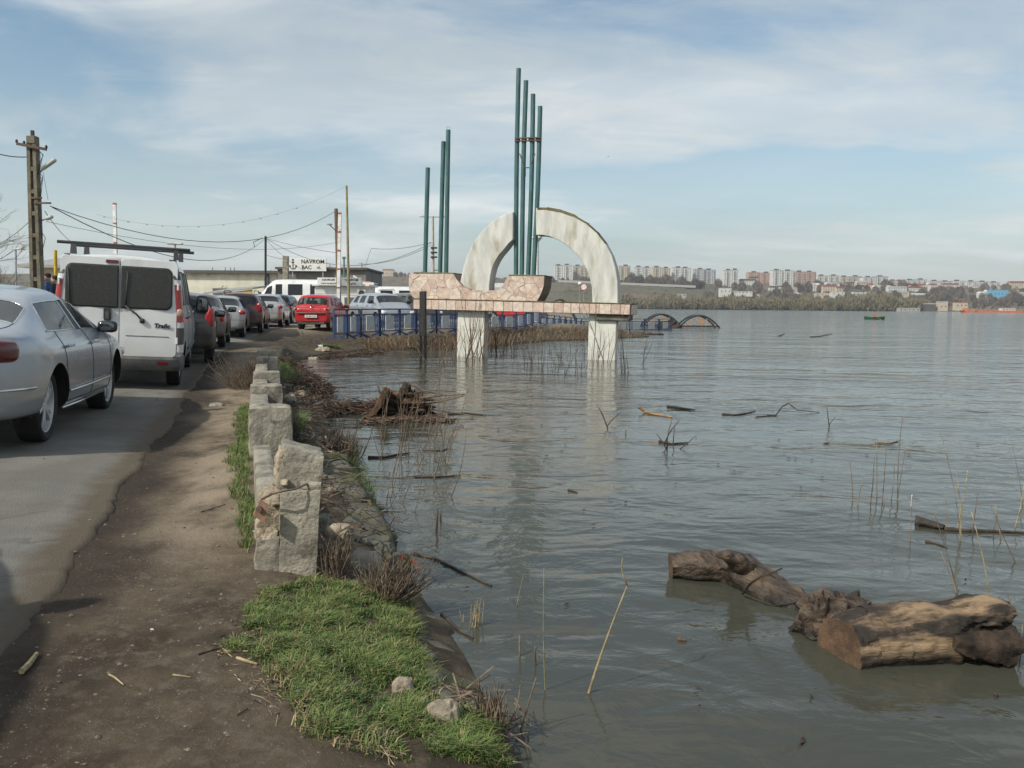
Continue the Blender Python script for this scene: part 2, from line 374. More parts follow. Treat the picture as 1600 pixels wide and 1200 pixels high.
# asphalt carriageway, ragged at its edge
def asphalt_material():
    m = M('worn_asphalt', (.190, .181, .160), .88, var=.14, scale=1.1, bump=.6, bscale=90, stain=(.145, .130, .106), stain_scale=.7, stain_lo=.46, stain_hi=.68, spec=.3, world=True)
    t = m.node_tree; b = t.nodes['Principled BSDF']; N = t.nodes.new; L = t.links.new; src = b.inputs['Base Color'].links[0].from_socket
    g = N('ShaderNodeNewGeometry'); n0 = N('ShaderNodeTexNoise'); n0.inputs['Scale'].default_value = 1.3; n0.inputs['Detail'].default_value = 6; L(g.outputs['Position'], n0.inputs[0])
    ad = N('ShaderNodeVectorMath'); ad.operation = 'MULTIPLY_ADD'; L(n0.outputs['Color'], ad.inputs[0]); ad.inputs[1].default_value = (.7, .7, .7); L(g.outputs['Position'], ad.inputs[2])
    v = N('ShaderNodeTexVoronoi'); v.feature = 'DISTANCE_TO_EDGE'; v.inputs['Scale'].default_value = .85; L(ad.outputs[0], v.inputs[0])
    lt = N('ShaderNodeMapRange'); lt.inputs[1].default_value = .004; lt.inputs[2].default_value = .013; lt.inputs[3].default_value = .75; lt.inputs[4].default_value = 0; L(v.outputs['Distance'], lt.inputs[0])
    n1 = N('ShaderNodeTexNoise'); n1.inputs['Scale'].default_value = .5; L(g.outputs['Position'], n1.inputs[0]); r1 = N('ShaderNodeMapRange'); r1.inputs[1].default_value = .54; r1.inputs[2].default_value = .66; L(n1.outputs[0], r1.inputs[0])
    mu = N('ShaderNodeMath'); mu.operation = 'MULTIPLY'; L(lt.outputs[0], mu.inputs[0]); L(r1.outputs[0], mu.inputs[1])
    def mix(f, a, c):
        x = N('ShaderNodeMix'); x.data_type = 'RGBA'; L(f, x.inputs[0]); L(a, x.inputs[6]); x.inputs[7].default_value = col4(c); return x.outputs[2]
    c = mix(mu.outputs[0], src, (.05, .045, .038))
    a = N('ShaderNodeAttribute'); a.attribute_name = 'edge_dirt'; n2 = N('ShaderNodeTexNoise'); n2.inputs['Scale'].default_value = 5; n2.inputs['Detail'].default_value = 8; L(g.outputs['Position'], n2.inputs[0])
    sm = N('ShaderNodeMath'); sm.operation = 'MULTIPLY_ADD'; L(n2.outputs[0], sm.inputs[0]); sm.inputs[1].default_value = .9; L(a.outputs['Fac'], sm.inputs[2]); r2 = N('ShaderNodeMapRange'); r2.inputs[1].default_value = .85; r2.inputs[2].default_value = 1.35; L(sm.outputs[0], r2.inputs[0])
    L(mix(r2.outputs[0], c, (.115, .092, .066)), b.inputs['Base Color']); return m
asph = asphalt_material()
def a_edge(x, y, z):
    s, u = su(x, y); return sst(.55, .0, road_edge(s) - u)
rows = []
for s in frange_geo(-1, 40, .025, .3) + frange_geo(40.5, 95, .6, 2):
    e = road_edge(s) + .08 * fbm((s, 0, 2), .7, 4) + .026 * fbm((s, 4, 2), 5, 4) + .016 * fbm((s, 9, 2), 17, 3)
    r = []
    for o in [0, .02, .06, .15, .4, .8, 1.4, 2.2, 3.2, 4.4, 5.8, 7.0, 8.2]:
        x, y = xy(s, e - o); r.append((x, y, gz(x, y, False) + .016 + .012 * fbm((x, y, 0), .9, 2) - (.022 if o == 0 else 0)))
    rows.append(r)
tag(grid_mesh('road', rows, asph, {'edge_dirt': a_edge}), kind='structure')
# ------------------------------------------------------------------ water
def water_material():
    m = bpy.data.materials.new('flood_water'); m.use_nodes = True; t = m.node_tree; b = t.nodes['Principled BSDF']; N = t.nodes.new; L = t.links.new
    b.inputs['Roughness'].default_value = .06; b.inputs['IOR'].default_value = 1.333
    g = N('ShaderNodeNewGeometry'); pos = g.outputs['Position']
    def nz(sc, st, det, rot, dist=.0, rg=.55):
        mp = N('ShaderNodeMapping'); mp.inputs['Scale'].default_value = st; mp.inputs['Rotation'].default_value = (0, 0, R(rot)); L(pos, mp.inputs[0])
        n = N('ShaderNodeTexNoise'); n.inputs['Scale'].default_value = sc; n.inputs['Detail'].default_value = det; n.inputs['Roughness'].default_value = rg; n.inputs['Distortion'].default_value = dist; L(mp.outputs[0], n.inputs[0]); return n.outputs[0]
    r = N('ShaderNodeMapRange'); r.inputs[1].default_value = .35; r.inputs[2].default_value = .65; L(nz(.12, (1, 1, 1), 4, 0), r.inputs[0])
    x = N('ShaderNodeMix'); x.data_type = 'RGBA'; L(r.outputs[0], x.inputs[0]); x.inputs[6].default_value = (.056, .057, .043, 1); x.inputs[7].default_value = (.070, .070, .053, 1); L(x.outputs[2], b.inputs['Base Color'])
    def add(a, c, k):
        q = N('ShaderNodeMath'); q.operation = 'MULTIPLY_ADD'; L(c, q.inputs[0]); q.inputs[1].default_value = k; L(a, q.inputs[2]); return q.outputs[0]
    h = nz(.95, (.8, 1.15, 1), 3, 12, .4)
    h = add(h, nz(3.2, (.85, 1.15, 1), 4, -14, .5), .24)
    h = add(h, nz(.33, (.7, 1.2, 1), 2, 30), .5)
    h = add(h, nz(11, (.7, 1.2, 1), 3, 8, .3), .035)
    sl = N('ShaderNodeMapRange'); sl.inputs[1].default_value = .36; sl.inputs[2].default_value = .60; sl.inputs[3].default_value = .45; sl.inputs[4].default_value = 1.0; L(nz(.16, (.5, 1.2, 1), 3, 20), sl.inputs[0])
    mu = N('ShaderNodeMath'); mu.operation = 'MULTIPLY'; L(h, mu.inputs[0]); L(sl.outputs[0], mu.inputs[1]); h = mu.outputs[0]
    sy = N('ShaderNodeSeparateXYZ'); L(pos, sy.inputs[0]); op = N('ShaderNodeMapRange'); op.inputs[1].default_value = 3; op.inputs[2].default_value = 160; op.inputs[3].default_value = .62; op.inputs[4].default_value = 1.7; L(sy.outputs[1], op.inputs[0])   # sheltered by the bank, windier in open water
    mv = N('ShaderNodeMath'); mv.operation = 'MULTIPLY'; L(h, mv.inputs[0]); L(op.outputs[0], mv.inputs[1]); h = mv.outputs[0]
    bp = N('ShaderNodeBump'); bp.inputs['Strength'].default_value = 1.0; bp.inputs['Distance'].default_value = .135; L(h, bp.inputs['Height']); L(bp.outputs[0], b.inputs['Normal'])
    return m
me = bpy.data.meshes.new('water'); WX = 4200
me.from_pydata([(-WX, -40, 0), (WX, -40, 0), (WX, 2600, 0), (-WX, 2600, 0)], [], [(0, 1, 2, 3)]); me.materials.append(water_material())
tag(link('river_water', me), kind='structure')
# ------------------------------------------------------------------ far bank: hill, town, trees
FY = 1120.0
def hill(x, y):
    t = y - FY - 14 * math.sin(x * .006) - 8 * math.sin(x * .017 + 1)
    if t < 0: return -1.0
    top = 49 - .011 * max(0, x) + (6 if x < -100 else 0)
    wl = sst(420, 120, x)
    a = top * (.80 * sst(0, 230, t) + .20 * sst(230, 380, t)); b = top * (.16 * sst(0, 160, t) + .55 * sst(120, 330, t) + .29 * sst(300, 400, t))
    if x < -60: a = top * sst(0, 520, t)
    h = 1.0 * sst(0, 12, t) + wl * a + (1 - wl) * b
    return h + 1.6 * fbm((x, y, 0), .012, 4) * sst(0, 60, t)
hm = M('hill_scrub', (.17, .145, .095), .95, var=.3, scale=.03, col2=(.085, .085, .045), stain=(.15, .115, .08), stain_scale=.012, stain_lo=.48, stain_hi=.62, world=True)
rows = []
for y in [FY - 30, FY - 15, FY - 5] + frange_geo(FY, FY + 420, 7, 9) + [FY + 450, FY + 600, FY + 900, FY + 1400]:
    rows.append([(x, y, hill(x, y)) for x in range(-1500, 1601, 12)])
tag(grid_mesh('far_hill', rows, hm), kind='structure')
def X_at(px, y): return D(px, 480, y).x
# town blocks
wl_white = M('whitewashed_wall', (.62, .61, .58), .85, var=.08, scale=.2); wl_beige = M('beige_wall', (.55, .47, .36), .85, var=.1, scale=.2)
wl_grey = M('grey_render', (.46, .46, .46), .85, var=.12, scale=.2); wl_pink = M('salmon_brick', (.50, .32, .25), .85, var=.1, scale=.2)
win_dark = M('far_window', (.12, .125, .13), .25, var=.2, scale=.3); roof_dark = M('dark_roofing', (.10, .09, .085), .8); roof_red = M('red_tile_roof', (.30, .10, .06), .8, var=.25)
def block(px0, px1, ytop, ybase, y, wall, label, floors=8, side=None, group='apartment blocks on the far plateau', cat='apartment block', steps=None):
    x0, x1 = X_at(px0, y), X_at(px1, y); pm = (px0 + px1) / 2; zt = D(pm, ytop, y).z; zb = min(D(pm, ybase, y).z, hill((x0 + x1) / 2, y) + 1) - 3
    w = x1 - x0; dpt = min(18, max(9, w * .5)); t = thing('apartment_block', label, cat, ((x0 + x1) / 2, y, zb), 0, group); h = zt - zb
    rng = random.Random(int(px0 * 7)); mb = MB()
    k = steps or (2 if w > 22 else 1); cuts = [-w / 2 + w * i / k for i in range(k + 1)]; tops = [h * (1 - .10 * rng.random() * (k > 1)) for _ in range(k)]; dep = [rng.uniform(-1.5, 1.5) for _ in range(k)]
    for i in range(k): mb.box(((cuts[i] + cuts[i + 1]) / 2, dpt / 2 + dep[i], tops[i] / 2), (cuts[i + 1] - cuts[i], dpt, tops[i]))
    mb.build('wall', [wall], t)
    rf = MB()
    for i in range(k):
        c = (cuts[i] + cuts[i + 1]) / 2; rf.box((c, dpt / 2 + dep[i], tops[i] + .35), ((cuts[i + 1] - cuts[i]) * .98, dpt * .98, .7))
        rf.box((c + rng.uniform(-2, 2), dpt / 2 + dep[i], tops[i] + 1.9), (min(7, w / k * .45), 5, 2.4))
    rf.build('roof', roof_dark, t)
    wn = MB(); bl = MB(); fh = 2.9
    for i in range(k):
        cw = cuts[i + 1] - cuts[i]; nb = max(2, int(cw / 3.3)); nf = max(1, int((tops[i] - 1) / fh))
        for f in range(nf):
            for b in range(nb):
                x = cuts[i] + cw * (b + .5) / nb; z = tops[i] - 1.8 - f * fh
                if z < 1: continue
                if b % 3 == 1: wn.box((x, dep[i] - .1, z), (2.3, .3, 1.9)); bl.box((x, dep[i] - .75, z - .9), (2.6, 1.5, .9))
                else: wn.box((x, dep[i] - .06, z + .1), (1.5, .2, 1.35))
    tag(wn.build('window', win_dark, t), kind='stuff'); 
    if bl.v: tag(bl.build('balcony', side or wl_grey, t), kind='stuff')
    return t
B = [(866, 893, 413, 434, 1500, wl_white, 'white block with grey flank seen left of the right arch leg'), (895, 925, 415, 434, 1520, wl_beige, 'beige block seen through the broken ring of the monument'),
     (966, 984, 416, 438, 1500, wl_beige, 'narrow beige block just right of the arch on the far plateau'), (991, 1016, 416, 438, 1500, wl_white, 'white stepped block second to the right of the arch'),
     (1019, 1046, 417, 438, 1490, wl_beige, 'cream block third to the right of the arch'), (1050, 1079, 418, 438, 1500, wl_white, 'off white wide block fourth to the right of the arch'),
     (1084, 1117, 420, 440, 1510, wl_grey, 'grey and white block fifth to the right of the arch'), (1130, 1152, 421, 445, 1480, wl_white, 'slim white tower standing alone left of the salmon block'),
     (1168, 1206, 426, 441, 1560, wl_pink, 'long low salmon block left of the white tower'), (1206, 1240, 421, 446, 1480, wl_white, 'tall white tower between the two salmon blocks'), (1242, 1273, 424, 443, 1540, wl_pink, 'salmon block right of the tall white tower'),
     (1276, 1310, 431, 446, 1600, wl_white, 'low white slab block beginning the row right of the salmon block'), (1312, 1345, 431, 446, 1620, wl_beige, 'low cream slab block second in the right hand row'), (1347, 1386, 432, 448, 1590, wl_white, 'broad white slab block third in the right hand row'),
     (1388, 1412, 438, 449, 1640, wl_beige, 'small cream block in a gap of the right hand row'), (1413, 1447, 437, 450, 1600, wl_white, 'white slab block right of the small cream block'), (1450, 1506, 439, 451, 1620, wl_white, 'very long white slab block in the right hand row'),
     (1509, 1561, 440, 453, 1640, wl_white, 'long white slab block above the blue hall'), (1565, 1598, 446, 454, 1650, wl_beige, 'last cream slab block at the right edge of the town')]
for i, (a, b, yt, yb, y, wl, lb) in enumerate(B): block(a, b, yt, yb, y, wl, lb, steps=3 if b - a > 44 else None)
# the hazy town behind the ferry signs
rng = random.Random(3)
for i in range(46):
    px = rng.uniform(548, 720) if i < 30 else rng.uniform(380, 560); y = rng.uniform(1720, 2100); w = rng.choice([14, 18, 24, 30, 40]); hgt = rng.choice([7, 9, 12, 16, 20])
    x = X_at(px, y); z0 = 56 + rng.uniform(-3, 3); t = thing('town_house', 'small pale house in the hazy town beyond the ferry signs', 'house', (x, y, z0 - 4), 0, 'hazy town houses behind the ferry signs')
    mb = MB(); mb.box((0, 0, hgt / 2), (w, 10, hgt)); mb.build('wall', rng.choice([wl_white, wl_white, wl_beige, wl_grey]), t)
    r = MB(); r.prism([(-w / 2 - .4, hgt), (w / 2 + .4, hgt), (w / 2 - 2, hgt + 2.4), (-w / 2 + 2, hgt + 2.4)], -5.4, 5.4); r.build('roof', rng.choice([roof_dark, roof_red, wl_white]), t)
    wn = MB()
    for a in range(int(w / 4)):
        for f in range(int(hgt / 3)): wn.box((-w / 2 + 2 + a * 4, -5, 1.6 + f * 3), (1.5, .3, 1.3))
    tag(wn.build('window', win_dark, t), kind='stuff')
rng = random.Random(8)
for i in range(70):
    px = rng.uniform(985, 1600); f = rng.random(); y = FY + 200 + 240 * f + (0 if px > 1180 else 130); w = rng.choice([9, 12, 16, 22, 30]); hgt = rng.choice([5, 6, 7, 9, 12])
    x = X_at(px, y); z0 = hill(x, y); t = thing('hillside_house', 'small pale house among the bare trees under the apartment blocks', 'house', (x, y, z0 - 1), 0, 'pale houses on the far hillside')
    mb = MB(); mb.box((0, 0, hgt / 2), (w, 9, hgt)); mb.build('wall', rng.choice([wl_white, wl_white, wl_beige]), t)
    r = MB(); r.prism([(-w / 2 - .4, hgt), (w / 2 + .4, hgt), (w / 2 - 2, hgt + 2.6), (-w / 2 + 2, hgt + 2.6)], -5, 5); r.build('roof', rng.choice([roof_dark, roof_red, wl_grey, wl_white]), t)
    wn = MB()
    for a in range(int(w / 4)):
        for f2 in range(int(hgt / 3)): wn.box((-w / 2 + 2 + a * 4, -4.5, 1.6 + f2 * 3), (1.4, .3, 1.2))
    tag(wn.build('window', win_dark, t), kind='stuff')
# houses on the slope and sheds by the landing on the right
def house(px0, px1, ytop, ybase, y, wall, roof, label, gable=True, name='slope_house', cat='house'):
    x0, x1 = X_at(px0, y), X_at(px1, y); w = x1 - x0; pm = (px0 + px1) / 2; zt, zb = D(pm, ytop, y).z, D(pm, ybase, y).z; h = zt - zb
    t = thing(name, label, cat, ((x0 + x1) / 2, y, zb)); hw = h * (.68 if gable else .9)
    mb = MB(); mb.box((0, 4, hw / 2 - 2), (w, 8, hw + 4)); mb.build('wall', wall, t)
    r = MB()
    if gable: r.prism([(-.6, hw), (4, h), (8.6, hw)], -w / 2 - .4, w / 2 + .4, f=lambda a, b, q: (q, a, b))
    else: r.box((0, 4, hw + (h - hw) / 2 + .01), (w + .5, 8.5, h - hw))
    r.build('roof', roof, t)
    wn = MB(); n = max(1, int(w / 5))
    for i in range(n): wn.box((-w / 2 + w * (i + .5) / n, -.05, hw * .55), (1.7, .3, min(1.6, hw * .4)))
    tag(wn.build('window', win_dark, t), kind='stuff'); return t
blue = M('blue_sheet', (.16, .42, .62), .6, var=.08); pale_conc = M('pale_concrete', (.42, .41, .38), .85)
house(1545, 1574, 453, 465, 1330, blue, blue, 'bright blue industrial hall above the trees near the right edge', False, 'industrial_hall', 'hall')
house(1572, 1600, 455, 463, 1350, wl_grey, roof_dark, 'grey annex beside the bright blue hall', False, 'industrial_annex', 'annex')
house(1332, 1348, 452, 464, 1290, wl_white, roof_dark, 'white villa with dark roof among the bare trees'); house(1349, 1368, 456, 464, 1290, wl_white, wl_grey, 'low white house beside the white villa', False)
house(1299, 1319, 456, 462, 1300, wl_white, wl_grey, 'low white shed on the slope left of the villa', False); house(1274, 1288, 458, 463, 1300, wl_beige, wl_white, 'small cream shed at the left on the slope', False)
house(1275, 1290, 443, 450, 1420, wl_beige, wl_white, 'cream cottage just under the long slab blocks'); house(1124, 1142, 450, 460, 1240, wl_white, wl_white, 'white flat building with canopy beside the road down the hill', False); house(1146, 1175, 455, 459, 1245, wl_white, wl_grey, 'long low white wall building right of the road down the hill', False)
house(1052, 1072, 459, 464, 1180, pale_conc, wl_beige, 'pale ruined hut low on the green slope', False); house(1425, 1446, 458, 466, 1290, wl_grey, wl_grey, 'grey gabled shed in the bare wood')
house(1467, 1481, 471, 487, 1118, wl_beige, wl_grey, 'cream two storey house at the landing', False); house(1446, 1462, 474, 487, 1118, roof_dark, wl_grey, 'dark open sided shelter beside the landing house', False); house(1493, 1512, 472, 482, 1126, wl_beige, roof_red, 'cream shed behind the orange barge', False)
house(1405, 1438, 481, 487, 1112, pale_conc, pale_conc, 'low pale breakwater of rubble under the willows', False, 'breakwater', 'breakwater')
# sloping road on the hill, its retaining wall
mb = MB(); pts = [D(870 + i * 17.5, 440 + i * .72, 1290) for i in range(13)]
for a, b in zip(pts, pts[1:]): mb.beam((a.x, a.y - 30, a.z + 0), (b.x, b.y - 30, b.z + 0), 3, 3.2)
tag(mb.build('retaining_wall', pale_conc), 'pale retaining wall running down across the green hillside', 'wall')
# trees: leafless willows along the far water's edge, bare wood above
def shrub_mesh(nm, mat, seed, w, h, n, leaf):
    r = random.Random(seed); mb = MB()
    for _ in range(n):
        a = r.uniform(0, 6.283); q = math.sqrt(r.random()); z = r.random(); rad = q * (1 - .75 * abs(z - .45) ** 1.5) * w / 2
        c = Vector((math.cos(a) * rad, math.sin(a) * rad, z * h * (1 - .35 * q)))
        up = Vector((c.x * .35 / w, c.y * .35 / w, 1)).normalized(); sd = Vector((r.uniform(-1, 1), r.uniform(-1, 1), r.uniform(-.3, .3))).normalized()
        l = leaf * r.uniform(.6, 1.7); mb.add([c - sd * l * .28, c + sd * l * .28, c + up * l * 1.5 + sd * r.uniform(-.4, .4) * l], [(0, 1, 2)])
    return mb.mesh(nm, mat, recalc=False)
tw_ol = M('willow_twigs', (.20, .17, .10), .9, var=.3, scale=.2); tw_br = M('bare_twigs', (.19, .155, .125), .9, var=.35, scale=.15); tw_dk = M('dark_twigs', (.135, .112, .092), .9, var=.35, scale=.15); bark = M('bare_bark', (.10, .08, .062), .9, var=.3, scale=3)
crowns = [shrub_mesh('crown', tw_ol, s, 19, 13, 900, 1.3) for s in (1, 2, 3, 4)]
crowns_b = [shrub_mesh('crown', tw_br, s + 10, 13, 13, 700, 1.1) for s in (1, 2, 3)] + [shrub_mesh('crown', tw_dk, s + 20, 12, 12, 700, 1.1) for s in (1, 2)]
tk = MB()
for a in range(5): tk.tube([(0, 0, -2), (math.cos(a * 1.26) * 1.2, math.sin(a * 1.26) * 1.2, 4), (math.cos(a * 1.26) * 3, math.sin(a * 1.26) * 3, 9)], [.3, .22, .08], 4)
tk = tk.mesh('trunk', bark)
def tree(x, y, cm, sc, nm, lb, g, hz=1.0):
    t = thing(nm, lb, 'tree' if 'tree' in nm else 'shrub', (x, y, max(0, hill(x, y))), random.uniform(0, 6), g); t.scale = (sc, sc, sc * hz); link('crown', cm, t); link('trunk', tk, t)
rng = random.Random(5)
for px in list(range(975, 1236, 9)) + list(range(1240, 1446, 8)):
    y = FY + rng.uniform(4, 26); s = rng.uniform(1.0, 1.5) * (1.2 if 1310 < px < 1420 else 1)
    tree(X_at(px + rng.uniform(-3, 3), y), y, rng.choice(crowns), s, 'willow_shrub', 'olive leafless willow crowding the far water edge', 'willows on the far bank')
for i in range(210):
    px = rng.uniform(985, 1600); f = rng.random(); y = FY + 60 + 290 * f
    if px < 1100 and f < .68: y = FY + rng.uniform(285, 345)
    tree(X_at(px, y), y, rng.choice(crowns_b), rng.uniform(.75, 1.35), 'bare_tree', 'brown bare tree on the slope below the town', 'bare trees below the town', rng.uniform(.9, 1.3))
for i in range(60):
    px = rng.choice([rng.uniform(700, 770), rng.uniform(848, 990), rng.uniform(560, 660)]); y = FY + (rng.uniform(250, 350) if px > 700 else rng.uniform(420, 560))
    tree(X_at(px, y), y, rng.choice(crowns_b), rng.uniform(.45, .85), 'bare_tree', 'brown bare tree along the crest of the grassy hill', 'bare trees on the hill crest')
# low scrub that nobody could count
mb = MB()
for i in range(2600):
    px = rng.uniform(520, 1620); y = FY + rng.uniform(8, 430); x = X_at(px, y); z = hill(x, y); s = rng.uniform(1.0, 3.2) * (.55 if px < 1150 else 1)
    for _ in range(9):
        c = Vector((x + rng.uniform(-1.2, 1.2) * s, y + rng.uniform(-1, 1) * s, z + rng.uniform(0, .8) * s)); sd = Vector((rng.uniform(-1, 1), rng.uniform(-1, 1), 0)) * s * .5
        mb.add([c - sd, c + sd, c + Vector((rng.uniform(-.3, .3), 0, 1.2)) * s], [(0, 1, 2)])
o = mb.build('hillside_scrub', tw_br, recalc=False); tag(o, kind='stuff')
# pylons, lit mast
mb = MB(); steel = M('galvanised_steel', (.33, .34, .35), .5, metal=.6)
for px, h in ((516, 30), (566, 34)):
    t = thing('lattice_pylon', 'power pylon on the skyline ' + ('left of' if px < 550 else 'right of') + ' the barrier pole', 'pylon', (X_at(px, 1700), 1700, 52), 0); mb = MB()
    for sx in (-1, 1):
        for sy in (-1, 1): mb.tube([(sx * 3, sy * 3, 0), (sx * .6, sy * .6, h)], .28, 4)
    for k in range(6):
        a = 3 - 2.4 * k / 6; mb.tube([(-a, -a, h * k / 6), (a - .4, -a + .4, h * (k + 1) / 6)], .16, 4); mb.tube([(a, -a, h * k / 6), (-a + .4, -a + .4, h * (k + 1) / 6)], .16, 4)
    mb.build('mast', steel, t)
    for z in (.7, .84): MB().tube([(-6, 0, h * z), (6, 0, h * z)], .25, 4).build('cross_arm', steel, t)
# orange barges and the rowing boat
orange = M('orange_hull', (.62, .16, .05), .55, var=.15, scale=.5); deck = M('deck_house', (.6, .6, .58), .6); green = M('green_hull', (.045, .12, .06), .5, var=.2); oarwood = M('oar_wood', (.25, .17, .09), .6)
def barge(px0, px1, y, label, cabin):
    x0, x1 = X_at(px0, y), X_at(px1, y); w = x1 - x0; t = thing('barge', label, 'barge', ((x0 + x1) / 2, y, 0))
    mb = MB(); mb.prism([(-w / 2, 1.9), (-w / 2 + 1.5, -.4), (w / 2 - 1.5, -.4), (w / 2, 1.9)], -4, 4); mb.build('hull', orange, t)
    mb = MB(); mb.box((cabin * w, 0, 2.9), (w * .3, 5, 2.2), .2); c = mb.build('deckhouse', deck if cabin > 0 else orange, t)
    mb = MB()
    for i in range(4): mb.box((cabin * w + (i - 1.5) * w * .065, -2.53, 3.1), (w * .04, .1, .8))
    mb.build('window', win_dark, c)
    mb = MB()
    for i in range(12): mb.box((-w / 2 + 1 + i * (w - 2) / 11, -3.8, 2.4), (.1, .1, 1.0))
    mb.box((0, -3.8, 2.9), (w - 2, .1, .1)); mb.build('railing', deck, t)
barge(1503, 1522, 800, 'small orange barge with an orange deckhouse at the far landing', -.2); barge(1522, 1596, 830, 'long low orange barge with a white deckhouse at the right edge', .2)
def skin_body(name, verts, edges, radii, mat, parent, lv=2):
    me = bpy.data.meshes.new(name); me.from_pydata(verts, edges, []); o = bpy.data.objects.new(name, me); COL.objects.link(o)
    sk = o.modifiers.new('skin', 'SKIN'); sk.use_smooth_shade = True
    for i, r in enumerate(radii):
        v = me.skin_vertices[0].data[i]; v.radius = r if isinstance(r, tuple) else (r, r); v.use_root = (i == 0)
    o.modifiers.new('sub', 'SUBSURF').levels = lv
    m2 = bpy.data.meshes.new_from_object(o.evaluated_get(bpy.context.evaluated_depsgraph_get())); bpy.data.objects.remove(o); m2.materials.clear(); m2.materials.append(mat); m2.shade_smooth(); return link(name, m2, parent)
bp = P(1366, 499, 0); t = thing('rowing_boat', 'small dark green rowing boat out on the river', 'rowing boat', bp, R(-20))
mb = MB(); rings = []
for i in range(9):
    u = -1 + i / 4; w = .62 * (1 - abs(u) ** 2.6) + .03; z = .42 + .16 * u * u; rings.append([(u * 1.75, -w, z), (u * 1.7, -w * .75, .05), (u * 1.6, 0, -.12), (u * 1.7, w * .75, .05), (u * 1.75, w, z), (u * 1.68, w * .85, z), (u * 1.6, 0, .05), (u * 1.68, -w * .85, z)])
vs = [p for r in rings for p in r]; mb.add(vs, [(i * 8 + j, i * 8 + (j + 1) % 8, (i + 1) * 8 + (j + 1) % 8, (i + 1) * 8 + j) for i in range(8) for j in range(8)]); mb.build('hull', green, t, 40)
for u in (-.6, .1, .8): MB().box((u, 0, .32), (.22, .95, .04)).build('thwart', oarwood, t)
for a, b, lb in (((.15, .5, .6), (.9, 2.9, .02), 0), ((.15, -.5, .6), (.9, -2.9, .02), 1)):
    t2 = thing('oar', 'wooden oar reaching out from the ' + ('far' if lb == 0 else 'near') + ' side of the rowing boat', 'oar', (0, 0, 0)); mb = MB(); Tm = t.matrix_basis
    mb.T = Matrix.Translation(bp) @ Matrix.Rotation(R(-20), 4, 'Z'); mb.tube([Vector(a), Vector(b)], .03, 5); mb.build('shaft', oarwood, t2)
    mb = MB(); mb.T = Matrix.Translation(bp) @ Matrix.Rotation(R(-20), 4, 'Z'); mb.beam(b, Vector(b) + (Vector(b) - Vector(a)).normalized() * .5, .14, .03); mb.build('blade', oarwood, t2)
life = M('orange_vest', (.6, .14, .04), .8); skin = M('skin', (.45, .27, .19), .6, var=.06); darkcloth = M('dark_cloth', (.035, .035, .04), .9)
pr = thing('person', 'person in an orange vest seated rowing the green boat', 'person', bp, R(-20)); O = Vector((-.1, 0, 0))
V = [(0, 0, .42), (-.04, 0, .7), (-.06, 0, .95), (-.05, 0, 1.1), (-.04, 0, 1.25), (.35, .12, .45), (.5, .13, .1), (.35, -.12, .45), (.5, -.13, .1), (-.02, .2, .93), (.16, .28, .75), (.3, .42, .62), (-.02, -.2, .93), (.16, -.28, .75), (.3, -.42, .62)]
E = [(0, 1), (1, 2), (2, 3), (3, 4), (0, 5), (5, 6), (0, 7), (7, 8), (2, 9), (9, 10), (10, 11), (2, 12), (12, 13), (13, 14)]
skin_body('body', V, E, [.15, .16, .17, .06, .10, .08, .05, .08, .05, .07, .055, .045, .07, .055, .045], life, pr)
mb = MB(); mb.superq((-.05, 0, 1.33), (.22, .19, .2), .8, 10, 6); mb.build('cap', darkcloth, pr, 180)
# ------------------------------------------------------------------ flooded monument
conc_white = M('limewashed_concrete', (.66, .65, .59), .85, var=.10, scale=2.5, bump=.25, bscale=18, stain=(.54, .53, .45), stain_scale=1.1, stain_lo=.52, stain_hi=.75)
conc_old = M('weathered_concrete', (.58, .575, .535), .9, var=.14, scale=2.0, bump=.4, bscale=16, stain=(.34, .30, .20), stain_scale=1.5, stain_lo=.52, stain_hi=.76, stretch=(1.6, 1.6, .45))
moss_brown = M('lichen_crust', (.14, .115, .055), .95, var=.4, scale=5, bump=.5)
mortar = M('dark_mortar', (.19, .145, .115), .95, var=.2, scale=6)
stone_m = [M('pink_stone_' + n, c, .8, var=.16, scale=7, bump=.3, bscale=25) for n, c in (('pale', (.62, .51, .43)), ('rose', (.58, .45, .37)), ('buff', (.63, .53, .44)), ('dusk', (.53, .40, .33)))]
teal = M('teal_pipe_paint', (.050, .125, .120), .45, var=.22, scale=3, stain=(.085, .06, .04), stain_scale=6, stain_lo=.66, stain_hi=.74, stretch=(3, 3, .6))
pl, pr_ = P(739.5, 557, 0), P(943.5, 562, 0); mid = (pl + pr_) / 2; ax = (pr_ - pl); half = ax.length / 2; ang = math.atan2(ax.y, ax.x)
MON_M = Matrix.Translation(mid) @ Matrix.Rotation(ang, 4, 'Z') @ Matrix.Rotation(R(.9), 4, 'Y')
mon = thing('monument', 'flooded riverside monument with broken concrete ring on a stone clad base and teal pipes', 'monument', mat=MON_M)
MI = MON_M.inverted()
def ml(px, py, yl=0.0):      # pixel -> local (x, z) on the monument's front plane
    d = MI.to_3x3() @ ray(px, py); o = MI @ Vector((0, 0, CAM_H)); t = (yl - o.y) / d.y; p = o + d * t; return (p.x, p.z)
def q(lst): return [ml(*p) for p in lst]
pw = .52
def pillar(x0, x1, zt, nm):
    mb = MB(); n = 10
    for i in range(1): pass
    mb.box(((x0 + x1) / 2, .04, (zt - 1.2) / 2), (x1 - x0, .48, zt + 1.2), .02); return mb.build('pillar', conc_white, mon)
xa, zb_l = ml(718, 485); xb, _ = ml(760, 485); xc, zb_r = ml(922, 491); xd, _ = ml(965, 491)
zs0, zs1 = zb_l, ml(700, 469)[1]
pillar(xa, xb, zs0 + .02, 'l'); pillar(xc, xd, zs0 + .02, 'r')
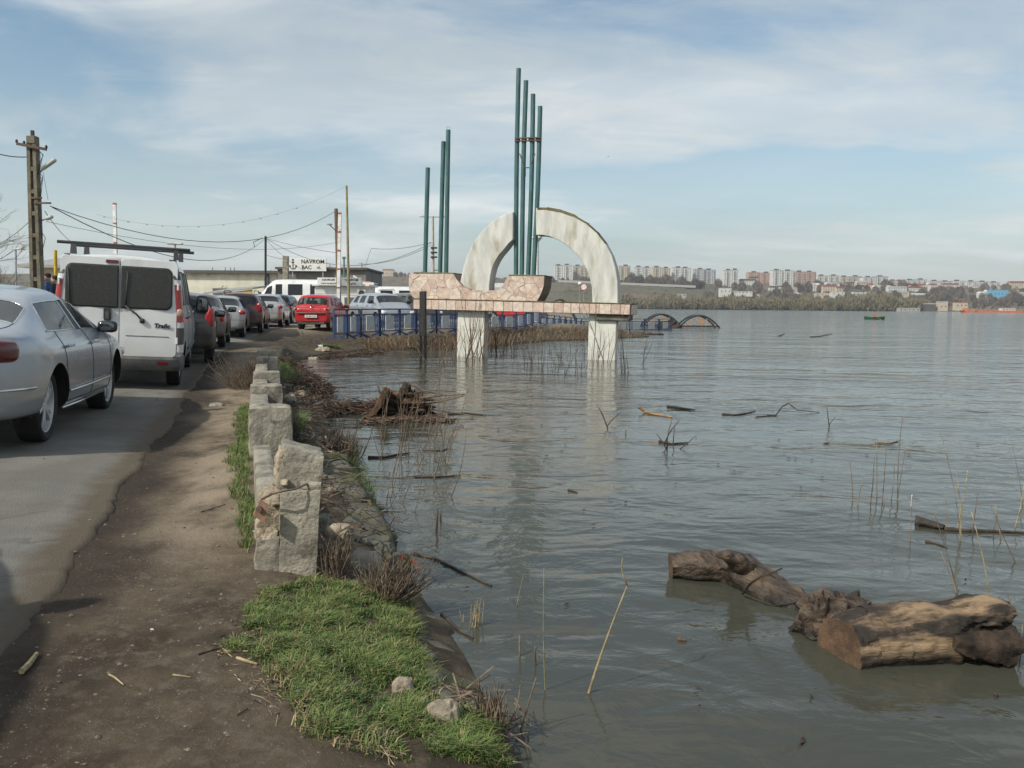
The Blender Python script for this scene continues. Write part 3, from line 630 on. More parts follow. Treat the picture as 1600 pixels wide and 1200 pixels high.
# wet green tide line at the feet of the pillars
# slab
sx0, sx1 = ml(652, 478)[0], ml(988, 486)[0]
mb = MB(); mb.box(((sx0 + sx1) / 2, .35, (zs0 + zs1) / 2), (sx1 - sx0, 1.5, zs1 - zs0), .01); slab = mb.build('slab', mortar, mon)
mb = MB(); mb.box((sx1 - .62, .35, zs0 - .10), (1.05, 1.35, .19), .02); mb.build('corbel', M('dark_stained_concrete', (.15, .14, .11), .9, var=.3, scale=4), mon)
mb = MB(); mb.box(((sx0 + sx1) / 2, .35, zs1 + .02), (sx1 - sx0 + .06, 1.56, .04), .008); mb.build('coping', moss_brown, mon)
rng = random.Random(11); x = sx0 + .03
while x < sx1 - .1:
    w = rng.uniform(.24, .42); w = min(w, sx1 - x - .02); mb = MB(); mb.box((x + w / 2, -.415 + rng.uniform(-.006, .006), (zs0 + zs1) / 2), (w - .012, .05, zs1 - zs0 - .02), .008)
    mb.build('facing_tile', rng.choice(stone_m), slab); x += w
y = -.36
while y < 1.05:
    mb = MB(); mb.box((sx1 + .012, y + .14, (zs0 + zs1) / 2), (.05, .26, zs1 - zs0 - .02), .008); mb.build('facing_tile', stone_m[2], slab); y += .29
# stone clad base with a scooped top
outl = q([(643, 428), (712, 428), (717, 437), (726, 447), (738, 452.5), (752, 454), (780, 454), (788, 447), (793, 438), (797, 431.5), (853, 432), (852, 447), (848, 459), (842, 470), (840, 473.5), (655, 469.5), (647, 462), (643, 452)])[::-1]
mb = MB(); mb.prism(outl, -.20, .92); base = mb.build('stone_base', mortar, mon)
def clip(poly, nx, ny, c):   # keep nx*x+ny*y <= c
    o = []
    for i in range(len(poly)):
        a, b = poly[i], poly[(i + 1) % len(poly)]; da, db = nx * a[0] + ny * a[1] - c, nx * b[0] + ny * b[1] - c
        if da <= 0: o.append(a)
        if da * db < 0: t = da / (da - db); o.append((a[0] + (b[0] - a[0]) * t, a[1] + (b[1] - a[1]) * t))
    return o
def area(p): return .5 * sum(p[i][0] * p[(i + 1) % len(p)][1] - p[(i + 1) % len(p)][0] * p[i][1] for i in range(len(p)))
def dedupe(p, e=1e-3):
    o = []
    for a in p:
        if not o or (a[0] - o[-1][0]) ** 2 + (a[1] - o[-1][1]) ** 2 > e * e: o.append(a)
    if len(o) > 1 and (o[0][0] - o[-1][0]) ** 2 + (o[0][1] - o[-1][1]) ** 2 < e * e: o.pop()
    return o
def crazy(outline, step, rng):
    xs = [p[0] for p in outline]; zs = [p[1] for p in outline]; pts = []
    z = min(zs)
    while z < max(zs) + step:
        x = min(xs)
        while x < max(xs) + step: pts.append((x + rng.uniform(-.62, .62) * step, z + rng.uniform(-.62, .62) * step)); x += step
        z += step
    for i, p in enumerate(pts):
        c = list(outline)
        for j, r in enumerate(pts):
            if i == j: continue
            nx, ny = r[0] - p[0], r[1] - p[1]
            if nx * nx + ny * ny > (3.2 * step) ** 2: continue
            c = clip(c, nx, ny, (nx * (r[0] + p[0]) + ny * (r[1] + p[1])) / 2)
            if len(c) < 3: break
        c = dedupe(c)
        if len(c) >= 3 and abs(area(c)) > .004: yield c
def inset(c, d):
    n = len(c); s = 1 if area(c) > 0 else -1; o = []
    for i in range(n):
        a, b, e = c[i - 1], c[i], c[(i + 1) % n]
        def nrm(p, r):
            dx, dy = r[0] - p[0], r[1] - p[1]; l = math.hypot(dx, dy) or 1; return (-dy / l * s, dx / l * s)
        n1, n2 = nrm(a, b), nrm(b, e); mx, my = n1[0] + n2[0], n1[1] + n2[1]; l = math.hypot(mx, my) or 1; o.append((b[0] + mx / l * d, b[1] + my / l * d))
    return o if area(o) * s > .002 else None
rng = random.Random(21); ns = 0
for c in crazy(outl, .27, rng):
    k = inset(c, .0045)
    if not k: continue
    mb = MB(); h = -.232 - rng.uniform(0, .02); mb.prism(k, h, -.195); mb.build('facing_stone', rng.choice(stone_m), base); ns += 1
# top and right edge of the base: rows of thin stones
for (a, b) in (((652, 428), (711, 428)), ((799, 431.5), (852, 432))):
    (x0, z0), (x1, z1) = ml(*a), ml(*b); mb = MB(); mb.box(((x0 + x1) / 2, .36, (z0 + z1) / 2 + .02), (x1 - x0 + .06, 1.2, .045), .01); mb.build('coping', moss_brown, mon)
# the ring
def arc(outer, inner, y0, y1):
    o, i = q(outer), q(inner)
    mb = MB(); n = len(o)
    vs = [(x, yy, z) for yy in (y0, y1) for x, z in o + i]; m = 2 * n
    fs = []
    for k in range(n - 1): fs += [(k, k + 1, n + k + 1, n + k), (m + k, m + n + k, m + n + k + 1, m + k + 1), (k, m + k, m + k + 1, k + 1), (n + k, n + k + 1, m + n + k + 1, m + n + k)]
    fs += [(0, n, m + n, m), (n - 1, m + n - 1, m + 2 * n - 1, 2 * n - 1)]
    mb.add(vs, fs); o = mb.build('ring_segment', conc_old, mon, 35)
    bv = o.modifiers.new('bevel', 'BEVEL'); bv.width = .02; bv.segments = 2; bv.limit_method = 'ANGLE'; return o
def ellipse_pts(c, rx, rz, a0, a1, n): return [(c[0] + rx * math.cos(R(a0 + (a1 - a0) * i / n)), c[1] - rz * math.sin(R(a0 + (a1 - a0) * i / n))) for i in range(n + 1)]
arc([(717, 456), (720, 440), (724, 420), (730, 401), (739, 382), (752, 364), (768, 348), (785, 337.5), (802, 331)], [(765, 456), (765, 446), (767, 430), (770, 418), (775, 407), (781, 398), (788, 390), (795, 381), (802, 374.5)], -.05, .62)
arc([(838, 325.5), (856, 325.5), (876, 329), (896, 336), (915, 347), (932, 362), (946, 380), (956, 399), (962, 418), (965.5, 440), (966, 476)], [(838, 367.5), (848, 367.5), (860, 370), (873, 375.5), (886, 383.5), (897, 393), (907, 404), (915, 417), (921, 431), (925, 448), (926, 476)], -.05, .62)
# algae crust along the outer rim of the right segment
mb = MB(); rim = q([(840, 326), (856, 326), (876, 329.6), (896, 336.6), (915, 347.6), (932, 362.6), (946, 380.6)]); r2 = random.Random(4)
thk = [.07, .10, .085, .06, .035, .018]
for (xa_, za_), (xb_, zb_) in zip(rim, rim[1:]): mb.beam((xa_, .285, za_ + .0), (xb_, .285, zb_ + .0), .70, r2.uniform(.85, 1.1) * thk.pop(0), up=(-(zb_ - za_), 0, xb_ - xa_))
mb.build('algae_crust', moss_brown, mon)
# pipes
for (bx, by), (tx, ty) in (((664, 428), (668.5, 262)), ((687.5, 428), (693, 221)), ((697, 428), (700.5, 203)), ((806.5, 431), (810.5, 107)), ((815.5, 431), (822, 126)), ((825, 431), (833, 147)), ((833.5, 431), (844, 166))):
    (x0, z0), (x1, z1) = ml(bx, by, .2), ml(tx, ty, .2); mb = MB(); r = .077
    bow = .05 if bx > 800 else 0
    pts = [(x0 + (x1 - x0) * u + bow * math.sin(math.pi * u) * (-1 if bx < 820 else 1) * .6, .2, z0 - .5 * (u == 0) + (z1 - z0) * u) for u in (0, .1, .3, .5, .7, .85, 1)]
    mb.tube(pts, r, 14); o = mb.build('pipe', teal, mon, 40)
    if bx == 697: MB().tube([(x1 - .05, .2, z1), (x1 - .05, .2, z1 + .1), (x1 + .05, .2, z1 + .1), (x1 + .05, .2, z1)], .012, 5).build('eyelet', steel, o)
rust = M('rusty_steel', (.11, .075, .055), .8, var=.3, scale=8)
(x0, z0), (x1, z1) = ml(805, 217.5, .1), ml(845, 217.5, .1)
for dz in (.03, -.06): MB().box(((x0 + x1) / 2, .10, z0 + dz), (x1 - x0, .05, .035)).build('crossbar', rust, mon)
for px in (808.5, 819, 830, 841): MB().lathe([(.09, -.06), (.095, -.05), (.095, .05), (.09, .06)], 12, c=(ml(px, 217, .2)[0], .2, z0 - .01), cap=True).build('collar', rust, mon)
for a, b in (((812, 240), (817, 254)), ((836, 240), (830, 256)), ((818, 262), (827, 262)), ((821, 262), (821, 276))):
    (x0, z0), (x1, z1) = ml(*a, .12), ml(*b, .12); MB().tube([(x0, .12, z0), (x1, .12, z1)], .018, 5).build('brace', rust, mon)
# black sign on two posts seen edge-on, standing in the water left of it
blk = M('black_paint', (.018, .017, .016), .6, var=.3)
s0 = P(661, 566, 0); t = thing('sign_board', 'black narrow sign on two posts standing edge on in the water left of the monument', 'sign', s0, R(-70))
top = D(657, 455, s0.y).z; bot = D(662, 525, s0.y).z
mb = MB(); mb.box((0, 0, (top + bot) / 2), (.62, .07, top - bot), .01); mb.build('panel', blk, t)
for x in (-.26, .26): MB().box((x, 0, bot / 2 - .2), (.07, .08, bot + .6)).build('post', blk, t)
# ------------------------------------------------------------------ roadside parapet, revetment
conc = M('old_concrete', (.275, .25, .20), .92, var=.30, scale=6, bump=.9, bscale=34, stain=(.135, .118, .088), stain_scale=7, stain_lo=.56, stain_hi=.68)
conc_wet = M('mossy_concrete', (.125, .118, .090), .9, var=.3, scale=4, bump=.7, bscale=22, stain=(.085, .088, .025), stain_scale=2.6, stain_lo=.48, stain_hi=.62)
rubble_m = M('broken_concrete', (.36, .30, .22), .95, var=.3, scale=14, bump=1.0, bscale=40, stain=(.14, .10, .07), stain_scale=6)
wood_red = M('reddish_wood', (.30, .17, .11), .8, var=.2, scale=5, bump=.4, stretch=(6, 6, 1))
T3 = Vector((TX, TY, 0)); N3 = Vector((TY, -TX, 0))
par = thing('parapet', 'old concrete roadside parapet of posts and rails, its near post cracked and leaning', 'parapet', (0, 0, 0))
def blk8(c, w, l, z0, z1, tw=1.0, lean=(0, 0)):
    c = Vector(c); o = []
    for z, k, dx in ((z0, 1, 0), (z1, tw, 1)):
        b = Vector((c.x + lean[0] * dx, c.y + lean[1] * dx, z))
        o += [b - N3 * w / 2 * k - T3 * l / 2 * k, b + N3 * w / 2 * k - T3 * l / 2 * k, b + N3 * w / 2 * k + T3 * l / 2 * k, b - N3 * w / 2 * k + T3 * l / 2 * k]
    return o
posts = []
for px, top, d in ((422, 633, 7.35), (416, 600, 9.9), (416.5, 580, 11.9), (417, 557, 14.4), (416.5, 547, 16.6)):
    p = D(px, top, d); posts.append(p); mb = MB(); rough_block(mb, blk8((p.x, p.y, 0), .37, .30, gz(p.x, p.y, False) - .25, p.z, .97), 16, .008, 13, .045, d)
    tag(mb.build('post', conc, par, 60))
n0 = D(452, 700, 4.75)
def rail(a, b, za, zb, hh=.36, w=.13):
    c = []; a2, b2 = Vector(a), Vector(b)
    for zz in (-hh, 0): c += [a2 - N3 * w / 2 + Vector((0, 0, za + zz)), a2 + N3 * w / 2 + Vector((0, 0, za + zz)), b2 + N3 * w / 2 + Vector((0, 0, zb + zz)), b2 - N3 * w / 2 + Vector((0, 0, zb + zz))]
    mb = MB(); rough_block(mb, c, 10, .008, 6, .05, a2.x); return mb.build('rail', conc, par, 60)
fl = lambda p, o=-.13, t=0: Vector((p.x, p.y, 0)) + N3 * o + T3 * t
for p, r in zip(posts, posts[1:]): rail(fl(p, -.085, .1), fl(r, -.085, -.1), p.z - .085, r.z - .085, .75, .19)
ra = D(420, 772, 4.95); rb = D(408, 692, 6.9); rail(Vector((ra.x, ra.y, 0)), Vector((rb.x, rb.y, 0)), ra.z, rb.z, .5, .13)
# the cracked near post
def quad_block(front_px, y, depth, n=12, amp=.012, rnd=.06, seed=0, back=0.0):
    f = [D(px, py, y) for px, py in front_px]         # BL BR TR TL
    bk = T3 * depth + Vector((0, 0, back)); cs = [f[0], f[1], f[1] + bk, f[0] + bk, f[3], f[2], f[2] + bk, f[3] + bk]
    mb = MB(); rough_block(mb, cs, n, amp, 8, rnd, seed); return mb
near = quad_block([(434, 930), (493, 926), (501, 766), (438, 768)], 4.55, .33, 22, .0045, .025, 1).build('post', conc, par, 60)
near['label'] = 'cracked near post with a split head'
quad_block([(395, 930), (436, 930), (437, 840), (401, 846)], 4.553, .32, 18, .006, .035, 2).build('post_foot', conc, near, 60)
quad_block([(431, 766), (500, 768), (508, 713), (443, 697)], 4.62, .32, 20, .007, .04, 3).build('post_head', conc, near, 60)
quad_block([(470, 766), (501, 776), (503, 757), (470, 753)], 4.56, .28, 8, .012, .1, 4).build('post_chip', conc, near, 60)
rng = random.Random(9)
quad_block([(401, 850), (440, 850), (441, 768), (412, 772)], 4.60, .28, 22, .030, .10, 11).build('rubble', rubble_m, near, 60)
quad_block([(428, 764), (448, 768), (450, 704), (436, 704)], 4.635, .26, 18, .028, .12, 12).build('rubble', rubble_m, near, 60)
for px, py, s in ((424, 836, 20), (416, 846, 15), (432, 782, 15), (445, 757, 11)):
    quad_block([(px - s * .55, py + s * .5), (px + s * .55, py + s * .5), (px + s * .5, py - s * .5), (px - s * .5, py - s * .45)], 4.575, .12, 8, .016, .2, px).build('rubble', rubble_m, near, 60)
quad_block([(395, 806), (413, 818), (420, 791), (406, 783)], 4.44, .04, 6, .003, .04, 8).build('wood_block', wood_red, near, 60)
c = D(404.5, 796, 4.425); MB().lathe([(.017, 0), (.015, .02)], 12, 'Y', c, True).build('bolt', rust, near)
mb = MB(); mb.tube([D(409, 780, 4.5), D(425, 772, 4.46), D(440, 768, 4.46), D(462, 764, 4.5), D(480, 756, 4.56)], .006, 6); mb.build('rebar', rust, near)
# sloping revetment slabs between bank and water
def slab(name, label, s0, s1, ua, ub, za, zb, th=.14, seed=0, mat=conc_wet, n=12, amp=.02, tilt=0.0, rnd=.1):
    cs = []
    for dz in (-th, 0):
        for (s, u, z) in ((s0, ua, za), (s0, ub, zb), (s1, ub, zb + tilt), (s1, ua, za + tilt)):
            x, y = xy(s, u * .88 - .02); z = z * .60 if z > 0 else z * .9; cs.append((x, y, z + dz))
    mb = MB(); rough_block(mb, cs, n, amp, 5, rnd, seed); return tag(mb.build(name, mat, None, 60), label, 'slab')
slab('concrete_slab', 'mossy tilted concrete slab sliding into the water beside the near grass', 4.02, 5.05, .74, 1.32, .25, -.14, .17, 1, n=22, amp=.032)
slab('concrete_slab', 'cracked lower concrete slab at the foot of the near grass, beside the dead stalks', 3.25, 3.98, .78, 1.30, .24, -.16, .17, 2, tilt=.01, n=22, amp=.032)
slab('concrete_slab', 'flat layered concrete ledge to the right of the cracked post', 5.6, 6.75, .42, 1.02, .36, .20, .2, 3, conc_wet, 16, .03, rnd=.15)
slab('concrete_slab', 'undercut grey ledge above the dark hollow by the waterline', 6.78, 7.55, .42, .98, .40, .28, .16, 4, conc_wet, 14, .03)
slab('concrete_slab', 'brown stained sloping slab edge running down to the water', 6.2, 8.6, .95, 1.32, .24, -.20, .14, 5, M('algae_concrete', (.12, .095, .045), .9, var=.35, scale=4, bump=.6, stain=(.075, .08, .02)), 16, .03)
slab('concrete_slab', 'yellow mossy slab lying behind the cracked post near the second post', 7.6, 8.9, .42, 1.0, .40, .27, .16, 6, conc_wet, 14, .03)
slab('concrete_slab', 'long mossy slab beside the second and third parapet posts', 9.0, 10.6, .40, 1.05, .42, .12, .16, 7, conc_wet, 12, .025)
slab('concrete_slab', 'far sloping revetment slab near the last parapet posts', 15.3, 19.5, .55, 1.25, .42, -.12, .14, 8, conc_wet, 12, .02)
slab('concrete_slab', 'pale curved kerb slab at the water near the red hatchback', 28.2, 31.2, .95, 1.35, .42, .0, .16, 9, conc, 10, .02)
def rock(px, py, w, h, label, mat=conc, seed=0, d=None, z=None):
    p = G(px, py) if d is None else D(px, py, d); s = w * p.y / F; hh = h * p.y / F; mb = MB()
    rough_block(mb, [(-s / 2, -s * .35, 0), (s / 2, -s * .4, 0), (s / 2, s * .4, 0), (-s / 2, s * .4, 0), (-s * .4, -s * .25, hh), (s * .36, -s * .3, hh * .8), (s * .4, s * .3, hh), (-s * .3, s * .3, hh * .9)], 9, s * .07, 3 / s, .28, seed)
    o = mb.build('rock', mat, None, 60); o.location = p - Vector((0, 0, hh * .15)); return tag(o, label, 'rock')
rock(568, 905, 74, 56, 'big pale grey boulder right of the cracked post', conc, 1, 5.0); rock(530, 850, 54, 40, 'brown flat stone under the layered ledge', rubble_m, 2, 5.5); rock(600, 880, 44, 40, 'grey stone wedged at the waterline below the ledge', conc_wet, 3, 5.5)
rock(690, 1128, 64, 42, 'broken pale stone chunk at the lower edge of the near grass', rubble_m, 4); rock(655, 1100, 30, 16, 'small flat stone just above the broken chunk', conc, 5)
rock(338, 634, 26, 7, 'flat grey litter stone lying on the dirt shoulder', conc, 6); rock(628, 1078, 36, 26, 'dark earth covered stone beside the grass edge', rubble_m, 12)
for i, (px, py, w, h) in enumerate(((478, 575, 20, 10), (463, 584, 16, 9), (490, 566, 22, 10), (505, 548, 26, 7), (452, 628, 22, 14), (470, 620, 18, 10))):
    rock(px, py, w, h, ('small', 'dull', 'rough', 'flat', 'brown', 'pale')[i] + ' stone on the littered bank behind the parapet', rubble_m, 20 + i)
# ------------------------------------------------------------------ grass and dead growth
gr = [M('grass_' + n, c, .7, var=.25, scale=20) for n, c in (('deep', (.062, .110, .024)), ('fresh', (.115, .180, .040)), ('yellow', (.18, .185, .06)), ('straw', (.30, .23, .12)))]
def inpoly(x, y, p):
    r = False
    for i in range(len(p)):
        (ax, ay), (bx, by) = p[i - 1], p[i]
        if (ay > y) != (by > y) and x < (bx - ax) * (y - ay) / (by - ay) + ax: r = not r
    return r
def grass(pxpoly, count, h0, h1, seed, dry=.05, thin=.35, kind='stuff'):
    rg = random.Random(seed); pts = [G(*p) for p in pxpoly]; poly = [(p.x, p.y) for p in pts]; xs = [p[0] for p in poly]; ys_ = [p[1] for p in poly]; mb = MB(); k = 0; tries = 0
    while k < count and tries < count * 8:
        tries += 1; x, y = rg.uniform(min(xs), max(xs)), rg.uniform(min(ys_), max(ys_))
        jx, jy = .10 * fbm((x, y, 2), 3, 3), .10 * fbm((x, y, 8), 3, 3)
        if not inpoly(x + jx, y + jy, poly): continue
        cl = fbm((x, y, seed), 5, 3)
        if cl < -thin + rg.random() * .3 - .1: continue
        z = gz(x, y); h = rg.uniform(h0, h1) * (1 + .7 * cl); a = rg.uniform(0, 6.283); w = .0014 + .0015 * rg.random(); ln = h * rg.uniform(.5, 1.7); dx, dy = math.cos(a), math.sin(a); sx, sy = -dy * w, dx * w
        mb.k = 3 if rg.random() < dry else (0 if cl < -.05 and rg.random() < .7 else 2 if rg.random() < .22 else 1)
        mb.add([(x - sx, y - sy, z - .01), (x + sx, y + sy, z - .01), (x + sx * .8 + dx * ln * .35, y + sy * .8 + dy * ln * .35, z + h * .62), (x - sx * .8 + dx * ln * .35, y - sy * .8 + dy * ln * .35, z + h * .62), (x + dx * ln, y + dy * ln, z + h * .8)], [(0, 1, 2, 3), (3, 2, 4)]); k += 1
    return tag(mb.build('grass', gr, recalc=False), kind='stuff')
grass([(405, 925), (470, 912), (540, 915), (600, 930), (640, 950), (655, 1000), (665, 1060), (660, 1090), (720, 1150), (800, 1200), (640, 1200), (560, 1150), (500, 1120), (440, 1090), (425, 1060), (440, 1045), (372, 1015), (420, 990), (385, 985)], 34000, .012, .046, 1, .09, .40)
grass([(392, 918), (480, 905), (560, 905), (620, 925), (655, 955), (668, 1010), (690, 1090), (740, 1150), (810, 1200), (620, 1200), (520, 1170), (440, 1115), (410, 1070), (385, 1040), (365, 1010), (385, 970)], 6000, .012, .05, 21, .40, .05)
grass([(374, 640), (390, 640), (394, 740), (390, 760), (400, 850), (392, 870), (366, 835), (360, 790), (374, 760), (357, 740), (364, 700)], 8500, .03, .09, 2, .05, .6)
grass([(440, 575), (452, 578), (470, 592), (482, 605), (470, 608), (445, 600)], 2500, .08, .2, 3, .03)
grass([(530, 700), (560, 720), (580, 760), (590, 800), (575, 780), (545, 735)], 1800, .06, .16, 4, .05)
grass([(455, 650), (475, 655), (480, 672), (455, 676)], 900, .06, .14, 5, .1)
grass([(715, 1130), (760, 1140), (785, 1165), (740, 1190), (700, 1180)], 1600, .03, .07, 6, .05)
grass([(500, 532), (528, 530), (540, 536), (505, 540)], 1500, .08, .16, 7, .25)
twig = M('dead_twig', (.155, .115, .080), .9, var=.35, scale=30, detail=2); twig_d = M('dark_dead_twig', (.060, .045, .034), .9, var=.4, scale=30, detail=2); straw = M('straw_stem', (.33, .265, .15), .85, var=.3, scale=20, detail=2); reed_y = M('yellow_reed', (.24, .22, .10), .8, var=.25, scale=20, detail=2)
def stem_pts(a, b, bow, rg, n=5):
    a, b = Vector(a), Vector(b); o = Vector((rg.uniform(-1, 1), rg.uniform(-1, 1), rg.uniform(-.2, .2))) * bow * (b - a).length
    return [a + (b - a) * (i / (n - 1)) + o * math.sin(math.pi * i / (n - 1)) for i in range(n)]
def shrub(px, py, w, h, n, label, seed, mat=None, lean=(0, 0), p=None, name='dead_shrub', r0=.004, twigs=3):
    rg = random.Random(seed); p = p or G(px, py); W_, H_ = w * p.y / F, h * p.y / F; mb = MB()
    for i in range(n):
        a = rg.uniform(0, 6.283); q = rg.random() ** .6; b = Vector((math.cos(a) * q * .25 * W_, math.sin(a) * q * .25 * W_, -.03)); hh = H_ * rg.uniform(.35, 1.0)
        t = Vector((b.x * 2 + lean[0] * H_ + rg.uniform(-.35, .35) * W_, b.y * 1.5 + lean[1] * H_ + rg.uniform(-.2, .2) * W_, hh)); pts = stem_pts(b, t, .12, rg); r = r0 * rg.uniform(.7, 1.4); mb.tube(pts, [r, r * .9, r * .75, r * .6, r * .3], 4, False)
        for _ in range(rg.randint(0, twigs)):
            k = rg.randint(1, 3); s = pts[k]; e = s + Vector((rg.uniform(-1, 1), rg.uniform(-1, 1), rg.uniform(.1, 1.2))) * hh * .28; mb.tube(stem_pts(s, e, .15, rg, 4), [r * .6, r * .5, r * .4, r * .2], 3, False)
    o = mb.build(name, mat or twig, None, recalc=False); o.location = p; return tag(o, label, 'dead shrub' if 'shrub' in name else 'stalks')
shrub(525, 905, 50, 75, 60, 'dead brown stems in front of the cracked post', 1, lean=(-.05, 0)); shrub(605, 935, 110, 78, 130, 'bushy dead brown shrub between the boulder and the grass', 2, lean=(.2, 0)); shrub(600, 932, 60, 50, 50, 'low tangle of grey dead twigs at the edge of the near grass', 17, twig_d, lean=(.3, 0))
shrub(765, 1150, 60, 95, 36, 'broken dead stalks at the lower waterline', 3, lean=(.05, 0), r0=.0045, twigs=1); shrub(745, 1135, 55, 40, 60, 'tangled dead stubble beside the broken stone chunk', 4, twig_d)
shrub(545, 725, 45, 60, 110, 'upright dead bush at the water behind the cracked post', 5); shrub(520, 715, 40, 50, 80, 'dark dead bush at the water just left of the upright one', 15, twig_d); shrub(380, 610, 70, 60, 90, 'leafless curly shrub left of the parapet beside the road', 6, lean=(-.25, 0), twigs=4); shrub(395, 590, 40, 36, 60, 'small grey shrub tucked against the far parapet posts', 7)
shrub(455, 690, 30, 60, 60, 'dead stems behind the second parapet post', 8, twig_d); shrub(460, 600, 45, 36, 60, 'dead stems behind the far parapet posts', 9); shrub(510, 655, 50, 50, 60, 'dead stems at the end of the debris raft', 10, twig_d); shrub(640, 800, 40, 60, 1, 'lone bent dry stem by the mossy bank', 13, straw)
# litter of reeds and bark washed up along the edge
def debris(name, path, width, n, seed, lmin=.05, lmax=.3, hgt=.05, mats=None, rk=1.0):
    rg = random.Random(seed); mb = MB(); pts = [Vector(p) for p in path]; L_ = [(b - a).length for a, b in zip(pts, pts[1:])]; tot = sum(L_)
    for _ in range(n):
        d = rg.random() * tot; i = 0
        while i < len(L_) - 1 and d > L_[i]: d -= L_[i]; i += 1
        a, b = pts[i], pts[i + 1]; p = a + (b - a) * min(1, d / L_[i]); dr = (b - a).normalized(); off = Vector((-dr.y, dr.x, 0)) * rg.gauss(0, width * .35)
        c = p + off + Vector((0, 0, abs(rg.gauss(0, hgt)))); an = math.atan2(dr.y, dr.x) + rg.gauss(0, .7); l = rg.uniform(lmin, lmax); v = Vector((math.cos(an), math.sin(an), rg.gauss(0, .2))) * l / 2
        mb.k = rg.choice([0, 0, 1, 1, 2]); r = rg.uniform(.004, .013) * rk; mb.tube([c - v, c + v], r, 3, False)
    return tag(mb.build(name, mats or [twig, twig_d, straw], recalc=False), kind='stuff')
driftm = M('brown_litter', (.105, .060, .040), .95, var=.4, scale=20, detail=2); driftd = M('dark_litter', (.045, .028, .02), .95, var=.4, scale=20, detail=2)
debris('drift_litter', [P(x, y, .03) for x, y in ((440, 640), (475, 646), (520, 642), (560, 642), (600, 640))], .3, 1500, 1, .06, .35, .06, [driftm, driftd, twig])
debris('drift_litter', [G(437, 568) + Vector((0, 0, .03)), P(458, 575, .15), P(480, 590, .08), P(500, 608, .04), P(512, 618, .03)], .26, 1100, 2, .06, .4, .07, [driftm, driftd, twig])
debris('drift_litter', [P(450, 655, .12), P(470, 640, .1), P(468, 620, .15), P(455, 600, .22)], .6, 700, 3, .06, .3, .05, [driftm, driftd, twig])
debris('drift_litter', [P(590, 652, .01), P(640, 655, .01), P(690, 652, .01)], .9, 500, 4, .05, .25, .015, [driftm, driftd, twig])
debris('drift_litter', [P(500, 560, .02), P(560, 555, .02), P(600, 545, .02)], .8, 350, 5, .05, .5, .03, [driftm, driftd, twig])
debris('straw_litter', [G(400, 960), G(380, 1010), G(425, 1060), G(470, 1110), G(540, 1150), G(600, 1190)], .20, 420, 6, .02, .12, .003, [straw, twig, twig_d], .22)
debris('straw_litter', [G(690, 1090), G(740, 1120), G(770, 1160)], .25, 260, 7, .04, .2, .015, [twig, twig_d, twig], .32)
rg = random.Random(61); mb = MB()
for _ in range(110):
    s = rg.uniform(5.0, 20); u = rg.uniform(.34, 1.0); x, y = xy(s, u); r = rg.uniform(.025, .085); z = gz(x, y) - r * .2; mb.k = rg.choice([0, 0, 1])
    rough_block(mb, [(x + a * r * rg.uniform(.7, 1.4), y + b * r * rg.uniform(.7, 1.3), z + c * r * rg.uniform(.6, 1.1)) for c in (0, 1) for a, b in ((-1, -1), (1, -1), (1, 1), (-1, 1))], 3, r * .15, 3 / r, .25, s)
tag(mb.build('rubble', [conc_wet, rubble_m], None, 60), kind='stuff')
debris('bank_litter', [(*xy(5.2, .55), .22), (*xy(8, .53), .24), (*xy(12, .53), .25), (*xy(16, .53), .3)], .5, 900, 9, .04, .22, .03, [twig, twig_d, twig_d], .5)
# pebbles on the shoulder
rg = random.Random(14); mb = MB()
for _ in range(1500):
    s = 2.4 + 14 * rg.random() ** 1.7; u = rg.uniform(-1.15, .3) if rg.random() < .8 else rg.uniform(-2.2, -1.0); x, y = xy(s, u); z = gz(x, y) + (.012 if u < -1.0 else 0); r = rg.choice([.004, .005, .006, .007, .008, .010, .013]) * rg.uniform(.7, 1.2)
    mb.k = rg.choice([0, 0, 1, 1, 1, 2]); o = [Vector((rg.uniform(.7, 1.3) * a * r, rg.uniform(.7, 1.3) * b * r, rg.uniform(.4, .8) * c * r)) + Vector((x, y, z)) for a, b, c in ((1, 0, 0), (-1, 0, 0), (0, 1, 0), (0, -1, 0), (0, 0, 1), (0, 0, -1))]
    mb.add(o, [(0, 2, 4), (2, 1, 4), (1, 3, 4), (3, 0, 4), (2, 0, 5), (1, 2, 5), (3, 1, 5), (0, 3, 5)])
tag(mb.build('pebbles', [M('pebble_grey', (.15, .135, .11), .9, scale=9), M('pebble_brown', (.13, .10, .075), .9, scale=9), M('pebble_pale', (.19, .165, .13), .9, scale=9)], recalc=False), kind='stuff')
def gstick(pxs, r, label, mat=None, name='stick'):
    pts = [G(*p) + Vector((0, 0, r)) for p in pxs]; mb = MB(); mb.tube(pts, [r] * (len(pts) - 1) + [r * .7], 6); return tag(mb.build(name, mat or twig, None, 60), label, 'stick')
gstick([(34, 1058), (46, 1045), (58, 1030)], .013, 'thick broken grey stick on the dirt near the left edge', straw); gstick([(170, 1056), (180, 1062), (193, 1070)], .004, 'short pale straw on dirt below the middle of the shoulder', straw); gstick([(270, 1055), (298, 1057)], .004, 'thin pale straw lying level on the dark dirt', straw)
gstick([(314, 803), (335, 797), (352, 793)], .004, 'thin dark twig on the pale worn dirt', twig_d); gstick([(370, 1032), (392, 1040), (402, 1042)], .006, 'light dry stalk at the left tip of the grass', straw); gstick([(310, 1025), (345, 1014)], .004, 'thin dark twig left of the grass', twig_d)
paper = M('white_litter', (.62, .62, .62), .7)
